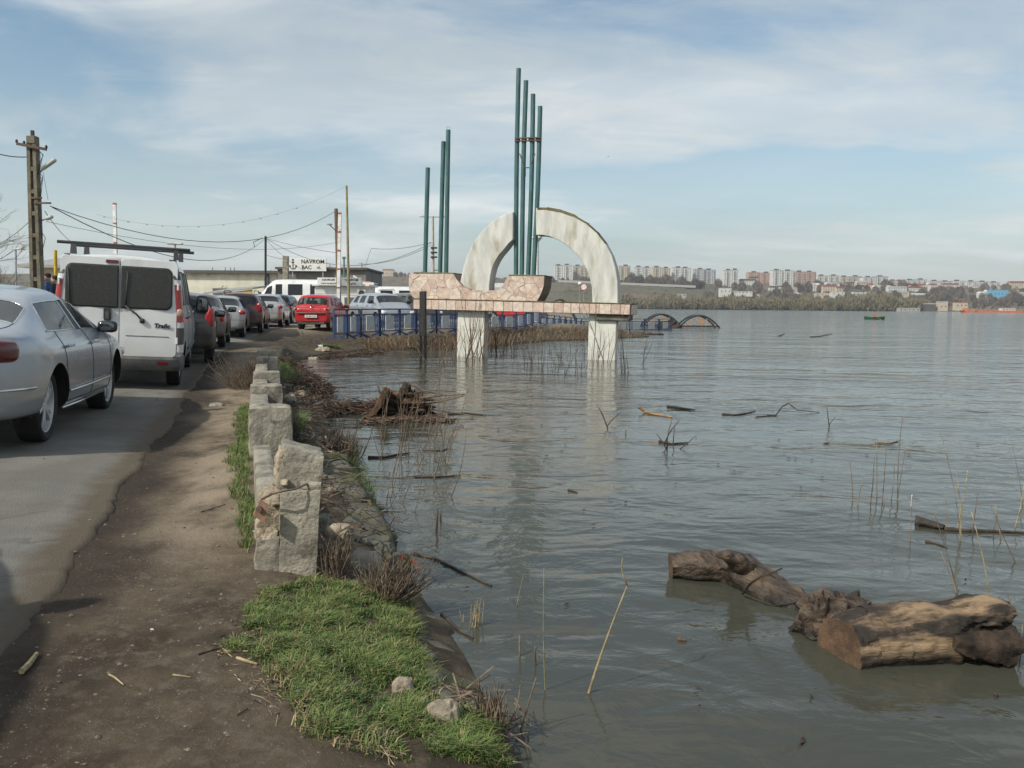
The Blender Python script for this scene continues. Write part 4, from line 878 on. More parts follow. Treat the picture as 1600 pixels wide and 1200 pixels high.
for px, py, lb in ((238, 990, 'tiny crumpled white paper on the dark dirt'), (420, 1056, 'scrap of white plastic beside the grass'), (541, 1152, 'scrap of white paper near the lower grass'), (501, 541, 'white litter scrap on grass by the far kerb')):
    p = G(px, py); s = .011 * p.y / 4 * (1.3 if py < 700 else 1); mb = MB(); rough_block(mb, [(-s, -s * .6, 0), (s, -s * .5, 0), (s * .8, s * .6, 0), (-s, s * .7, 0), (-s * .7, -s * .4, s * .5), (s * .8, -s * .3, s * .7), (s * .6, s * .5, s * .4), (-s * .8, s * .4, s * .6)], 4, s * .3, 40, .2, px); o = mb.build('litter', paper, None, 60); o.location = p; tag(o, lb, 'litter')
# ------------------------------------------------------------------ driftwood
barkw = M('wet_driftwood', (.048, .032, .021), .5, var=.4, scale=6, col2=(.125, .085, .054), bump=.9, bscale=14, stretch=(.5, 2.4, 2.4), stain=(.17, .095, .05), stain_scale=1.7, stain_lo=.60, stain_hi=.72, dust=((.020, .015, .010), .0, .10, 1.6))
dryw = M('bleached_driftwood', (.045, .032, .022), .7, var=.4, scale=3.0, col2=(.30, .205, .12), lo=.43, hi=.62, bump=1.0, bscale=12, stretch=(.5, 2.6, 2.6), stain=(.15, .085, .045), stain_scale=2.4, stain_lo=.60, stain_hi=.72, dust=((.022, .016, .010), -.02, .12, 1.6))
endw = M('cut_wood_end', (.115, .066, .036), .8, var=.35, scale=8, bump=.6)
def rings(m):
    t = m.node_tree; b = t.nodes['Principled BSDF']; N = t.nodes.new; L = t.links.new; src = b.inputs['Base Color'].links[0].from_socket; tc = N('ShaderNodeTexCoord'); w = N('ShaderNodeTexWave'); w.wave_type = 'RINGS'; w.rings_direction = 'X'; w.inputs['Scale'].default_value = 22; w.inputs['Distortion'].default_value = 3.5; w.inputs['Detail'].default_value = 4; L(tc.outputs['Object'], w.inputs[0])
    x = N('ShaderNodeMix'); x.data_type = 'RGBA'; x.blend_type = 'MULTIPLY'; x.inputs[0].default_value = .32; L(src, x.inputs[6]); L(w.outputs[0], x.inputs[7]); L(x.outputs[2], b.inputs['Base Color'])
rings(endw)
darkw = M('rotten_wood', (.030, .020, .014), .95, var=.5, scale=9, col2=(.065, .043, .028), bump=1.0, bscale=18); rustw = M('red_rotten_wood', (.105, .060, .034), .95, var=.45, scale=7, bump=1.0, bscale=16, stretch=(1, 1, .35))
def limb(mb, pts, rs, n=22, seg=7, amp=.18, sc=5.0, seed=0.0, caps=True, ridge=.06, crack=0.0):
    pts = [Vector(p) for p in pts]; P2 = []; R2 = []
    for i in range(len(pts) - 1):
        for k in range(seg): t = k / seg; P2.append(pts[i].lerp(pts[i + 1], t)); R2.append(rs[i] + (rs[i + 1] - rs[i]) * t)
    P2.append(pts[-1]); R2.append(rs[-1]); vs = []; prev = None; m = len(P2)
    for i, p in enumerate(P2):
        t = (P2[min(i + 1, m - 1)] - P2[max(0, i - 1)]).normalized(); u = (prev - t * prev.dot(t)).normalized() if prev is not None else t.cross(Vector((0, .3, 1))).normalized(); prev = u; w = t.cross(u)
        for j in range(n):
            a = 2 * math.pi * j / n; d = u * math.cos(a) + w * math.sin(a); k = 1 + amp * fbm(p + d * R2[i] + Vector((seed, 0, 0)), sc, 5) + ridge * math.sin(a * 5 + seed + 3 * fbm(p, 2.0, 2))
            if crack: cq = fbm((p.x * 1.6, math.cos(a) * 3.2 + seed, math.sin(a) * 3.2), 1.7, 4); k += crack * .8 * cq - crack * 1.3 * max(0, 1 - abs(cq + .1) / .10)
            vs.append(p + d * R2[i] * k)
    fs = [(i * n + j, i * n + (j + 1) % n, (i + 1) * n + (j + 1) % n, (i + 1) * n + j) for i in range(m - 1) for j in range(n)]
    mb.add(vs, fs)
    if caps:
        for e, i in ((0, 0), (1, m - 1)):
            ring = [vs[i * n + j] for j in range(n)]; c = sum(ring, Vector()) / n; mid_ = [c.lerp(v, .5) + Vector((0, 0, 0)) for v in ring]; k0 = mb.k; mb.k = 1
            mb.add(ring + mid_ + [c], [(j, (j + 1) % n, n + (j + 1) % n, n + j) for j in range(n)] + [(n + j, n + (j + 1) % n, 2 * n) for j in range(n)]); mb.k = k0
    return mb
def local(o_pt, other):
    d = Vector(other) - Vector(o_pt); a = math.atan2(d.y, d.x); m = Matrix.Translation(o_pt) @ Matrix.Rotation(a, 4, 'Z') @ Matrix.Scale(.85, 4); return m, m.inverted()
a0, a1 = P(1050, 893, .0), P(1290, 985, .0); Mt, Mi = local(a0, a1)
dt = thing('driftwood_trunk', 'long waterlogged tree trunk with a forked left end floating in the near water', 'driftwood', mat=Mt)
W2 = lambda px, py, z: Mi @ P(px, py, z)
limb(MB(), [W2(1048, 886, .06), W2(1090, 884, .07), W2(1135, 888, .07), W2(1165, 900, .05), W2(1205, 925, .01), W2(1245, 952, -.03), W2(1300, 985, -.12)], [.10, .125, .12, .15, .14, .13, .09], 56, 12, .20, 5, 2, True, .04, .07).build('trunk', [barkw, endw], dt, 60)
limb(MB(), [W2(1172, 892, .10), W2(1150, 874, .19), W2(1136, 868, .22), W2(1119, 866, .215)], [.09, .06, .045, .02], 14, 5, .3, 7, 4).build('branch_stub', [barkw, endw], dt, 60)
bc = P(1320, 990, 0)
mb = MB(); mb.T = Mi
def gnarl(c, sx, sy, sz, seed, amp=.42):
    n, m = 30, 20; vs = []
    for i in range(m + 1):
        ph = -math.pi / 2 + math.pi * i / m
        for j in range(n):
            th = 2 * math.pi * j / n; d = Vector((math.cos(ph) * math.cos(th), math.cos(ph) * math.sin(th), math.sin(ph))); k = 1 + amp * fbm(d + Vector((seed, 0, 0)), 1.6, 5) + .25 * (noise.noise(d * 3.2 + Vector((0, seed, 0))))
            vs.append(Vector(c) + Vector((d.x * sx * k, d.y * sy * k, d.z * sz * k)))
    return vs, [(i * n + j, i * n + (j + 1) % n, (i + 1) * n + (j + 1) % n, (i + 1) * n + j) for i in range(m) for j in range(n)]
mb.add(*gnarl(bc + Vector((-.03, .05, .04)), .19, .15, .15, 3)); mb.add(*gnarl(bc + Vector((-.15, -.02, .04)), .08, .08, .15, 8)); mb.add(*gnarl(bc + Vector((.17, .09, .04)), .11, .10, .09, 12))
mb.build('burl', barkw, dt, 60)
mb = MB(); mb.T = Mi; mb.tube([P(1160, 928, .02), P(1172, 912, .17), P(1190, 900, .24), P(1205, 896, .26), P(1222, 888, .30)], [.007, .007, .006, .006, .004], 5); mb.tube([P(1203, 897, .26), P(1213, 904, .24)], [.005, .004], 5); mb.build('clinging_twig', darkw, dt)
b0, b1 = P(1322, 1030, .0), P(1552, 1018, .0); Mt2, Mi2 = local(b0, b1)
lg = thing('cut_log', 'thick sawn trunk section, bleached on top and rotten at right, in the near water', 'log', mat=Mt2)
mb = MB(); mb.T = Matrix.Identity(4); e = (Mi2 @ b1).x
limb(mb, [(-.03, .03, .03), (.10, .05, .055), (e * .35, .06, .075), (e * .7, .05, .10), (e * .96, .03, .11), (e + .06, .02, .10)], [.195, .205, .20, .21, .215, .20], 90, 18, .13, 3.2, 6, True, .02, .042)
for i, v in enumerate(mb.v):          # slanting saw cut at the left, a rotten hollow at the right
    x, y, z = v
    if x < .12: x += .30 * (z - .02) * (x < .3) - .05 * y
    if x > e * .62 and y < .02: hlw = sst(e * .62, e * .75, x) * sst(.02, -.12, y) * sst(.27, .19, z); y += .06 * hlw + .05 * hlw * fbm((x * 2, y, z * 6), 4, 4)
    mb.v[i] = (x, y, z)
mb.build('trunk', [dryw, endw], lg, 60)
mb = MB(); limb(mb, [(e * .60, -.150, .13), (e * .75, -.165, .12), (e * .98, -.17, .10)], [.03, .075, .09], 20, 7, .5, 9, 9, True, .15); mb.build('rotten_flank', [darkw, darkw], lg, 60)
# root stump drifting off the bank
st0 = P(612, 651, 0); st = thing('root_stump', 'torn brown tree stump with a curled bark sheet drifting off the parapet', 'stump', st0)
st.scale = (.85, .85, .85)
S = lambda px, py, y=None: (D(px, py, (y or 0) + st0.y) - st0) / .85
mb = MB(); prof = [(567, 651), (580, 645), (590, 632), (597, 616), (601, 606)]
for k, (y0, y1) in enumerate(((-.30, -.25), )):
    vs = []; ny = 9
    for i, (px, py) in enumerate(prof):
        for j in range(ny):
            yy = -.35 + .8 * j / (ny - 1); p = S(px + 6 * fbm((px * .1, j * .5, 0), 1, 3), py - 3 * abs(fbm((px * .2, j * .7, 4), 1, 3)) * (i / 4), yy); vs.append(p)
    th = [v + Vector((.07, 0, -.03)) for v in vs]; n1 = len(vs); nr = len(prof); fs = []
    for i in range(nr - 1):
        for j in range(ny - 1): a = i * ny + j; fs += [(a, a + 1, a + ny + 1, a + ny), (n1 + a, n1 + a + ny, n1 + a + ny + 1, n1 + a + 1)]
    for j in range(ny - 1): a = (nr - 1) * ny + j; fs.append((a, a + 1, n1 + a + 1, n1 + a)); fs.append((j, n1 + j, n1 + j + 1, j + 1))
    for i in range(nr - 1): a = i * ny; fs.append((a, a + ny, n1 + a + ny, n1 + a)); a += ny - 1; fs.append((a, n1 + a, n1 + a + ny, a + ny))
    mb.add(vs + th, fs)
mb.build('bark_sheet', rustw, st, 60)
mb = MB(); mb.add(*gnarl(S(630, 638, .12), .50, .34, .22, 31, .7)); mb.build('root_mass', darkw, st, 60)
mb = MB(); mb.add(*gnarl(S(612, 626, .25), .24, .2, .16, 35, .6)); mb.add(*gnarl(S(652, 637, .0), .18, .2, .12, 41, .6)); mb.add(*gnarl(S(645, 622, .1), .16, .2, .16, 44, .6)); mb.build('split_wood', rustw, st, 60)
limb(MB(), [S(634, 615, 0), S(634, 605, 0), S(631, 596, 0)], [.11, .10, .015], 8, 4, .4, 5, 3).build('snag', [darkw, darkw], st, 60)
rg = random.Random(5)
for i in range(16):
    px = rg.uniform(590, 660); a = S(px, rg.uniform(610, 640), rg.uniform(-.1, .3)); b = a + Vector((rg.uniform(-.15, .2), rg.uniform(-.1, .1), rg.uniform(.03, .22))); MB().tube(stem_pts(a, b, .1, rg, 4), [.022, .018, .012, .003], 5).build('splinter', rg.choice([rustw, darkw, driftm]), st)
for pts in (((655, 622), (690, 618), (727, 616)), ((657, 630), (690, 627), (712, 622), (725, 618)), ((640, 600), (660, 610), (700, 618)), ((650, 634), (680, 640), (740, 650))):
    MB().tube([S(*p) for p in pts], [.022, .018] + [.012] * (len(pts) - 2), 6).build('root', twig, st)
# floating branches: each one its own thing
wet = M('wet_branch', (.055, .042, .032), .6, var=.4, scale=12, detail=2); tan = M('peeled_branch', (.30, .17, .07), .7, var=.3, scale=8, detail=3); grey_b = M('grey_branch', (.20, .17, .13), .8, var=.3, scale=10, detail=3)
FL = [([(998, 640), (1008, 645), (1020, 648), (1050, 653)], .030, tan, 'peeled orange branch floating right of the monument leg', 'tip'), ([(1043, 636), (1060, 638), (1086, 642)], .032, barkw, 'dark tapering branch floating just right of the peeled one', ''),
      ([(1128, 648), (1150, 649), (1165, 647), (1180, 643)], .022, wet, 'dark forked branch low in the mid water', ''), ([(1198, 650), (1212, 650), (1222, 645), (1232, 643), (1245, 646), (1280, 645)], .017, wet, 'humped dark branch arching above the mid water', ''),
      ([(1287, 693), (1293, 692), (1303, 684)], .014, grey_b, 'short pale twig poking up alone in the mid water', ''), ([(1368, 692), (1392, 693), (1402, 690), (1408, 686)], .016, grey_b, 'pale horizontal twig beside the tall dry stalks', ''),
      ([(1430, 820), (1445, 822), (1475, 829)], .055, barkw, 'stubby brown log end floating among the right hand stalks', ''), ([(1475, 829), (1520, 831), (1560, 832), (1610, 834)], .022, wet, 'thin dark pole trailing right from the stubby log end', ''), ([(1446, 847), (1462, 850), (1480, 857)], .012, wet, 'curved black twig below the stubby log end', ''),
      ([(575, 716), (600, 716), (622, 711), (640, 709)], .022, barkw, 'brown peeled branch lying against the dead bush', ''), ([(660, 704), (690, 705), (702, 701)], .014, wet, 'black forked branch right of the dead bush', ''), ([(648, 746), (680, 746), (720, 744)], .016, wet, 'straight dark branch floating below the forked one', ''),
      ([(642, 866), (680, 874), (720, 894), (768, 917)], .016, wet, 'long thin dark branch trailing from the bank below the boulder', ''), ([(1265, 527), (1280, 526), (1300, 522)], .06, grey_b, 'far floating pole on the open river', ''), ([(1215, 526), (1226, 522)], .06, grey_b, 'small far floating stick on the open river', ''),
      ([(888, 766), (902, 770)], .012, wet, 'small dark chip floating alone in open water', ''), ([(690, 960), (715, 985), (740, 998)], .012, wet, 'dark root tip lying at the foot of the mossy slab', ''), ([(1060, 1000), (1072, 1003)], .016, driftm, 'brown leaf shaped bark chip floating left of the cut log', ''), ([(1030, 690), (1050, 694), (1075, 692)], .016, wet, 'dark submerged branch beside the arched twigs', ''), ([(1180, 652), (1200, 650)], .02, grey_b, 'pale bit of wood between the two dark mid water branches', ''), ([(700, 648), (730, 646), (760, 650)], .02, wet, 'dark bough floating right of the torn stump', '')]
for pxs, r, mt, lb, ex in FL:
    pts = [P(px, py, 0) for px, py in pxs]; pts = [p + Vector((0, 0, r * .45)) for p in pts]
    if 'hump' in lb: pts[2].z += .10; pts[3].z += .13; pts[4].z += .05
    if 'poking' in lb or 'tall dry' in lb: pts[-1] = D(pxs[-1][0], pxs[-1][1], pts[-2].y)
    if ex == 'tip': pts[0] = D(998, 636, pts[1].y)
    mb = MB(); rr = [r * .85 * (1 - .6 * i / (len(pts) - 1)) for i in range(len(pts))]; limb(mb, pts, rr, 8, 3, .25, 8, pxs[0][0] % 17, True); tag(mb.build('floating_branch', [mt, mt], None, 60), lb, 'branch')
rope = M('orange_rope', (.62, .10, .04), .8); tag(MB().tube([P(625, 868, .10), P(638, 874, .05), P(652, 882, .02)], .010, 6).build('rope', rope), 'short orange rope at the waterline below the boulder', 'rope')
# stalks standing in the water
ORD = 'first second third fourth fifth sixth seventh eighth ninth tenth eleventh twelfth thirteenth fourteenth fifteenth sixteenth'.split()
def stalk(base, top, r, mat, label, name='reed_stalk', bow=.04, seed=0, group=None, parts=()):
    rg = random.Random(seed + int(base[0] * 3)); b = P(base[0], base[1], 0); t = D(top[0], top[1], b.y + rg.uniform(-.1, .1)); b.z = -.15; mb = MB(); pts = stem_pts(b, t, bow, rg, 6); mb.tube(pts, [r * (1 - .12 * i) for i in range(6)], 5)
    for (k, dx, dy) in parts:
        s = pts[k]; e = s + Vector((dx, .02, dy)); mb.tube(stem_pts(s, e, .1, rg, 4), [r * .7, r * .6, r * .5, r * .3], 4)
    return tag(mb.build(name, mat, None, 180, recalc=False), label, 'reed', group)
stalk((905, 1085), (980, 915), .008, M('tan_reed', (.27, .22, .12), .8, var=.25, scale=20, detail=2), 'tall leaning yellow stalk in the near water right of the bank', bow=.02, parts=((5, -.02, .12),)); stalk((855, 1075), (850, 888), .004, reed_y, 'slender upright green brown stalk left of the leaning yellow one', bow=.03); stalk((802, 945), (818, 898), .004, reed_y, 'short green stalk further out near the bank'); stalk((812, 1030), (812, 992), .009, twig, 'cut brown reed stub beside the upright stalk', bow=.0); stalk((838, 1032), (836, 1010), .008, twig, 'shorter cut reed stub beside the taller stub', bow=0); stalk((800, 1130), (838, 1058), .006, twig, 'leaning brown stalk at the lower waterline')
stalk((805, 1160), (822, 1128), .006, reed_y, 'short pale stalk in the water at the bottom edge'); stalk((1423, 845), (1425, 775), .004, grey_b, 'thin white tipped stick left of the stubby log end', bow=.0); stalk((1423, 790), (1425, 773), .0075, paper, 'white float on the tip of the thin stick', name='float', bow=0)
for i, (b, t) in enumerate((((1332, 783), (1328, 722)), ((1340, 788), (1350, 742)), ((1358, 785), (1366, 712)), ((1371, 780), (1370, 690)), ((1378, 785), (1385, 700)), ((1390, 780), (1398, 716)), ((1405, 788), (1410, 650)), ((1385, 790), (1378, 760)), ((1400, 784), (1415, 700)))):
    stalk(b, t, .006, (twig, grey_b)[i % 2], ORD[i] + ' from the left of the dry grey stalks standing in a loose row', group='dry stalks in the water on the right')
RT = (((1505, 845), (1470, 675)), ((1502, 838), (1495, 740)), ((1508, 925), (1458, 795)), ((1510, 930), (1470, 862)), ((1490, 830), (1512, 735)), ((1520, 835), (1528, 770)), ((1482, 828), (1478, 770)), ((1570, 840), (1555, 790)), ((1605, 880), (1548, 790)), ((1602, 790), (1580, 690)), ((1578, 825), (1602, 745)), ((1548, 830), (1560, 790)), ((1585, 808), (1604, 770)), ((1555, 945), (1518, 800)), ((1578, 945), (1574, 925)), ((1596, 1015), (1598, 975)))
for i, (b, t) in enumerate(RT):
    stalk(b, t, .005, (grey_b, straw, twig)[i % 3], ('tall ' if b[1] - t[1] > 90 else 'short ') + ('left leaning' if t[0] < b[0] - 8 else 'right leaning' if t[0] > b[0] + 8 else 'upright') + ' dry stalk, its foot ' + ORD[sorted(bb[0] for bb, tt in RT).index(b[0])] + ' from the left in the right edge tangle', group='dry stalks at the right edge')
stalk((955, 670), (936, 637), .012, wet, 'dark bent twig cluster standing in the water right of the monument', parts=((2, .2, .2), (3, -.12, .22), (1, .4, .02))); stalk((1048, 700), (1026, 678), .012, wet, 'arched dark twigs breaking the surface in mid water', bow=.15, parts=((2, .05, .35), (3, .18, .3), (1, .3, .22))); stalk((1050, 695), (1054, 664), .010, wet, 'upright twig beside the arched dark twigs'); stalk((1298, 668), (1292, 636), .010, wet, 'small forked twig right of the humped branch', parts=((2, .1, .12),))
stalk((976, 680), (978, 672), .02, gr[0], 'tiny green sprig standing in the water', bow=0)
stalk((680, 832), (684, 795), .014, driftm, 'broken brown stub by the mossy bank', bow=0); stalk((690, 815), (688, 797), .012, wet, 'dark stub beside the brown one', bow=0)
def stalk_clump(name, pxs, n, hmin, hmax, seed, label, mat, cat='reeds', lean=0.0, r=.006, spread=None):
    rg = random.Random(seed); (x0, x1, y0, y1) = pxs; mb = MB(); c = P((x0 + x1) / 2, (y0 + y1) / 2, 0)
    for _ in range(n):
        b = P(rg.uniform(x0, x1), rg.uniform(y0, y1), 0) - c; h = rg.uniform(hmin, hmax); t = b + Vector((rg.gauss(lean, .22) * h, rg.gauss(0, .15) * h, h)); rr = r * rg.uniform(.6, 1.3); pts = stem_pts(b - Vector((0, 0, .1)), t, .06, rg, 5); mb.tube(pts, [rr, rr * .9, rr * .7, rr * .5, rr * .3], 4, False)
        if rg.random() < .5: e = pts[3] + Vector((rg.uniform(-.3, .3), rg.uniform(-.2, .2), .2)) * h; mb.tube([pts[2], pts[2].lerp(e, .5), e], [rr * .6, rr * .5, rr * .3], 3, False)
    o = mb.build(name, mat, None, recalc=False); o.location = c; return tag(o, label, cat) if n > 26 or seed in (1, 2) else tag(o, kind='stuff')
stalk_clump('reed_clump', (590, 700, 690, 800), 28, .4, 1.0, 1, 'sparse tall dry stalks standing in front of the torn stump', twig, lean=.2, r=.0045); stalk_clump('reed_clump', (590, 690, 655, 720), 14, .4, 1.0, 2, 'pale reeds leaning across the torn stump', twig, lean=.25, r=.006)
stalk_clump('reed_clump', (725, 758, 552, 566), 26, .5, 2.3, 3, 'dry weeds growing at the foot of the left monument leg', twig, r=.014); stalk_clump('reed_clump', (925, 962, 562, 572), 10, .4, 2.2, 4, 'few thin weeds at the foot of the right monument leg', twig, r=.012); stalk_clump('reed_clump', (765, 800, 530, 558), 60, .4, 1.1, 5, 'dark weeds in the water just right of the left leg', twig_d, r=.008)
stalk_clump('reed_clump', (800, 925, 535, 590), 110, .2, .8, 6, 'sparse twiggy weeds between the two monument legs', twig_d, r=.006); stalk_clump('reed_clump', (660, 720, 540, 572), 50, .3, 1.4, 7, 'weeds around the black sign posts', twig, r=.012); stalk_clump('reed_clump', (970, 1010, 560, 590), 10, .4, 1.2, 8, 'few weeds right of the right leg', twig_d, r=.01); stalk_clump('reed_clump', (500, 560, 690, 720), 26, .2, .6, 9, 'low weeds along the waterline past the second post', twig_d, r=.005)
stalk_clump('reed_clump', (730, 750, 972, 985), 12, .06, .16, 10, 'little tuft of stubble at the foot of the mossy slab', straw, r=.004)
rg = random.Random(77); mb = MB()
for _ in range(170):
    x, y = rg.uniform(-.5, 9), 3.2 + 22 * rg.random() ** 1.6; a = rg.uniform(0, 6.28); l = rg.uniform(.010, .034) * (1 + y * .03)
    if shore_dist(x, y) > -.1: continue
    c, s = math.cos(a) * l, math.sin(a) * l; w = .3; mb.add([(x - c, y - s, .012), (x + s * w, y - c * w, .012), (x + c, y + s, .012), (x - s * w, y + c * w, .012), (x, y, .02)], [(0, 1, 4), (1, 2, 4), (2, 3, 4), (3, 0, 4)])
tag(mb.build('floating_specks', driftd, recalc=False), kind='stuff')
# ------------------------------------------------------------------ vehicles
rubber = M('tyre_rubber', (.022, .021, .020), .85, var=.3, scale=9, stain=(.07, .062, .05), stain_scale=7, stain_lo=.55, stain_hi=.75); black_pl = M('black_plastic', (.028, .028, .030), .55, var=.2); grey_pl = M('grey_plastic', (.085, .083, .080), .65, var=.2, scale=6, stain=(.14, .12, .095), stain_scale=4)
alloy = M('alloy_rim', (.62, .63, .64), .35, metal=.3, var=.1); rim_dark = M('brake_dark', (.03, .028, .027), .7); chrome = M('chrome', (.65, .66, .67), .18, metal=.9, var=.05)
lens_red = M('red_lens', (.30, .008, .010), .16, var=.15, scale=20, coat=.5); lens_dkred = M('dark_red_lens', (.10, .008, .012), .15, var=.2, scale=20, coat=.5); lens_clr = M('clear_lens', (.62, .63, .62), .12, var=.15, scale=25, coat=.5); lens_amb = M('amber_lens', (.55, .20, .02), .2, coat=.5)
g_side = GLASS('side_glass', (.012, .015, .016), .26); g_dark = GLASS('tinted_glass', (.010, .011, .012), .12); g_dusty = M('dusty_glass', (.030, .028, .024), .34, var=.35, scale=60, stain=(.055, .051, .044), stain_scale=25, spec=.45); g_clear = GLASS('clear_glass', (.03, .036, .036), .55)
seat_m = M('seat_cloth', (.05, .05, .052), .95, var=.2, scale=20); plate_w = M('plate_white', (.68, .68, .66), .5, var=.05); ink = M('black_ink', (.02, .02, .02), .6); seam = M('panel_gap', (.012, .012, .012), .8); mirror_g = M('mirror_glass', (.16, .17, .17), .05, metal=1.0, var=.02); arch_m = M('wheel_well', (.012, .011, .010), .95)
def paint(nm, c, dust=(.21, .18, .14), amt=.55, metal=.35, rough=.32): return M(nm, c, rough, metal=metal, var=.05, scale=3, coat=.6, dust=(dust, .15, .75, amt), stain=tuple(.6 * a + .4 * b for a, b in zip(c, dust)), stain_scale=1.4, stain_lo=.56, stain_hi=.8)
p_silver = paint('silver_blue_paint', (.37, .40, .435), amt=.35, rough=.24); p_white = paint('white_van_paint', (.66, .66, .65), metal=.0, amt=.5); p_red = paint('bright_red_paint', (.48, .014, .020), metal=.0, amt=.3); p_silver2 = paint('silver_paint', (.40, .41, .41)); p_maroon = paint('dark_maroon_paint', (.075, .026, .028)); p_black = paint('dusty_dark_paint', (.040, .038, .038)); p_brown = paint('brown_grey_paint', (.10, .085, .08)); p_lgrey = paint('pale_silver_paint', (.47, .48, .48), amt=.3); p_blue = paint('dark_blue_paint', (.03, .04, .065))
# a station across the body: (x low, x at belt, x at roof, half width, sill z, belt z, top z, half width at roof edge, drop at roof edge)
def cage(st):
    rows = []
    for q_ in st:
        (x, xb, xr, W_, zb, be, tp, wr, dr) = q_[:9]
        zm = zb + .46 * (be - zb); deck = (tp - be) < .14
        wbt = W_ * (q_[9] if len(q_) > 9 else .93 if not deck else .92)
        r = [(x, W_ * .86, zb), (x, W_ * .975, zb + .09), (x, W_, zm), (x, W_ * .985, be - .085), (xb, wbt, be), (xr, wr, tp - dr), (xr, wr * .74, tp - dr * .30), (xr, 0, tp)]
        rows.append(r)
    return rows
def car_body(st, groups, wheels=None, wr=.33, half=.8, lv=2):
    """subdivided shell split into named panels. groups: {(station interval, row): name}; returns {name: [mesh pieces]}"""
    rows = cage(st); n = len(rows); names = ['body', 'wheel_well'] + sorted(set(groups.values()) - {'body'}); ix = {k: i for i, k in enumerate(names)}
    vs = []; rt = []; lf = []
    for r in rows:
        a = [];
        for (x, y, z) in r: a.append(len(vs)); vs.append((x, -y, z))
        b = []
        for k, (x, y, z) in enumerate(r):
            if k == 7: b.append(a[7])
            else: b.append(len(vs)); vs.append((x, y, z))
        rt.append(a); lf.append(b)
    fs = []; mi = []
    for i in range(n - 1):
        for k in range(7):
            g = ix[groups.get((i, k), 'body')]
            fs.append((rt[i][k], rt[i + 1][k], rt[i + 1][k + 1], rt[i][k + 1])); mi.append(g); fs.append((lf[i][k], lf[i][k + 1], lf[i + 1][k + 1], lf[i + 1][k])); mi.append(g)
        fs.append((rt[i][0], lf[i][0], lf[i + 1][0], rt[i + 1][0])); mi.append(1)
    for i, e in ((0, 'T'), (n - 1, 'F')):
        for k in range(7):
            q = (rt[i][k], rt[i][k + 1], lf[i][k + 1], lf[i][k]) if k < 6 else (rt[i][6], rt[i][7], lf[i][6])
            fs.append(q if i == 0 else q[::-1]); mi.append(ix[groups.get((e, k), 'body')])
    me = bpy.data.meshes.new('shell'); me.from_pydata(vs, [], fs)
    for k in names: me.materials.append(arch_m)
    me.polygons.foreach_set('material_index', mi); bm = bmesh.new(); bm.from_mesh(me); bmesh.ops.recalc_face_normals(bm, faces=bm.faces); bm.to_mesh(me); bm.free()
    o = bpy.data.objects.new('shell', me); COL.objects.link(o); o.modifiers.new('s', 'SUBSURF').levels = lv; co = None
    if wheels:
        mb = MB(); mb.k = 1
        for x in wheels:
            for s in (-1, 1): mb.lathe([(.001, s * (half - .36)), (wr + .055, s * (half - .36)), (wr + .055, s * (half + .3)), (.001, s * (half + .3))], 36, 'Y', (x, 0, wr))
        cm = mb.mesh('cutter', [arch_m, arch_m]); bm = bmesh.new(); bm.from_mesh(cm); bmesh.ops.remove_doubles(bm, verts=bm.verts, dist=.003); bmesh.ops.recalc_face_normals(bm, faces=bm.faces); bm.to_mesh(cm); bm.free()
        co = bpy.data.objects.new('cutter', cm); COL.objects.link(co); b = o.modifiers.new('b', 'BOOLEAN'); b.operation = 'DIFFERENCE'; b.object = co; b.solver = 'EXACT'
    ev = bpy.data.meshes.new_from_object(o.evaluated_get(bpy.context.evaluated_depsgraph_get())); bpy.data.objects.remove(o)
    if co: bpy.data.objects.remove(co)
    out = {}
    V = [v.co.copy() for v in ev.vertices]; by = {}
    for p in ev.polygons: by.setdefault(names[min(p.material_index, len(names) - 1)], []).append(tuple(p.vertices))
    for nm, polys in by.items():
        if nm in ('body', 'wheel_well'): comps = [polys]
        else:                             # one piece per connected panel
            par_ = {}
            def find(a):
                while par_.setdefault(a, a) != a: par_[a] = par_[par_[a]]; a = par_[a]
                return a
            for f in polys:
                for v in f[1:]: par_[find(v)] = find(f[0])
            d = {}
            for f in polys: d.setdefault(find(f[0]), []).append(f)
            comps = list(d.values())
        for c in comps:
            used = sorted({v for f in c for v in f}); m = {v: i for i, v in enumerate(used)}; vs2 = [V[v] for v in used]; f2 = [tuple(m[v] for v in f) for f in c]
            edges = {}
            for f in f2:
                for a, b in zip(f, f[1:] + f[:1]): k = (min(a, b), max(a, b)); edges[k] = edges.get(k, 0) + 1
            nx = {}
            for (a, b), k in edges.items():
                if k == 1: nx.setdefault(a, []).append(b); nx.setdefault(b, []).append(a)
            loops = []; seen = set()
            for s in nx:
                if s in seen: continue
                lp = [s]; seen.add(s); cur = s
                while True:
                    nn = [q for q in nx[cur] if q not in seen]
                    if not nn: break
                    cur = nn[0]; seen.add(cur); lp.append(cur)
                loops.append([vs2[i] for i in lp])
            out.setdefault(nm, []).append((vs2, f2, loops))
    return out
def piece_mesh(nm, vs, fs, mat):
    me = bpy.data.meshes.new(nm); me.from_pydata(vs, [], fs); me.materials.append(mat); me.shade_smooth(); me.set_sharp_from_angle(angle=R(50)); return me
def loop_trim(loops, r, mat, nm, parent):
    mb = MB()
    for lp in loops:
        if len(lp) < 4: continue
        mb.tube(lp + [lp[0]], r, 4, False)
    if mb.v: return mb.build(nm, mat, parent, 180)
WHEELS = {}
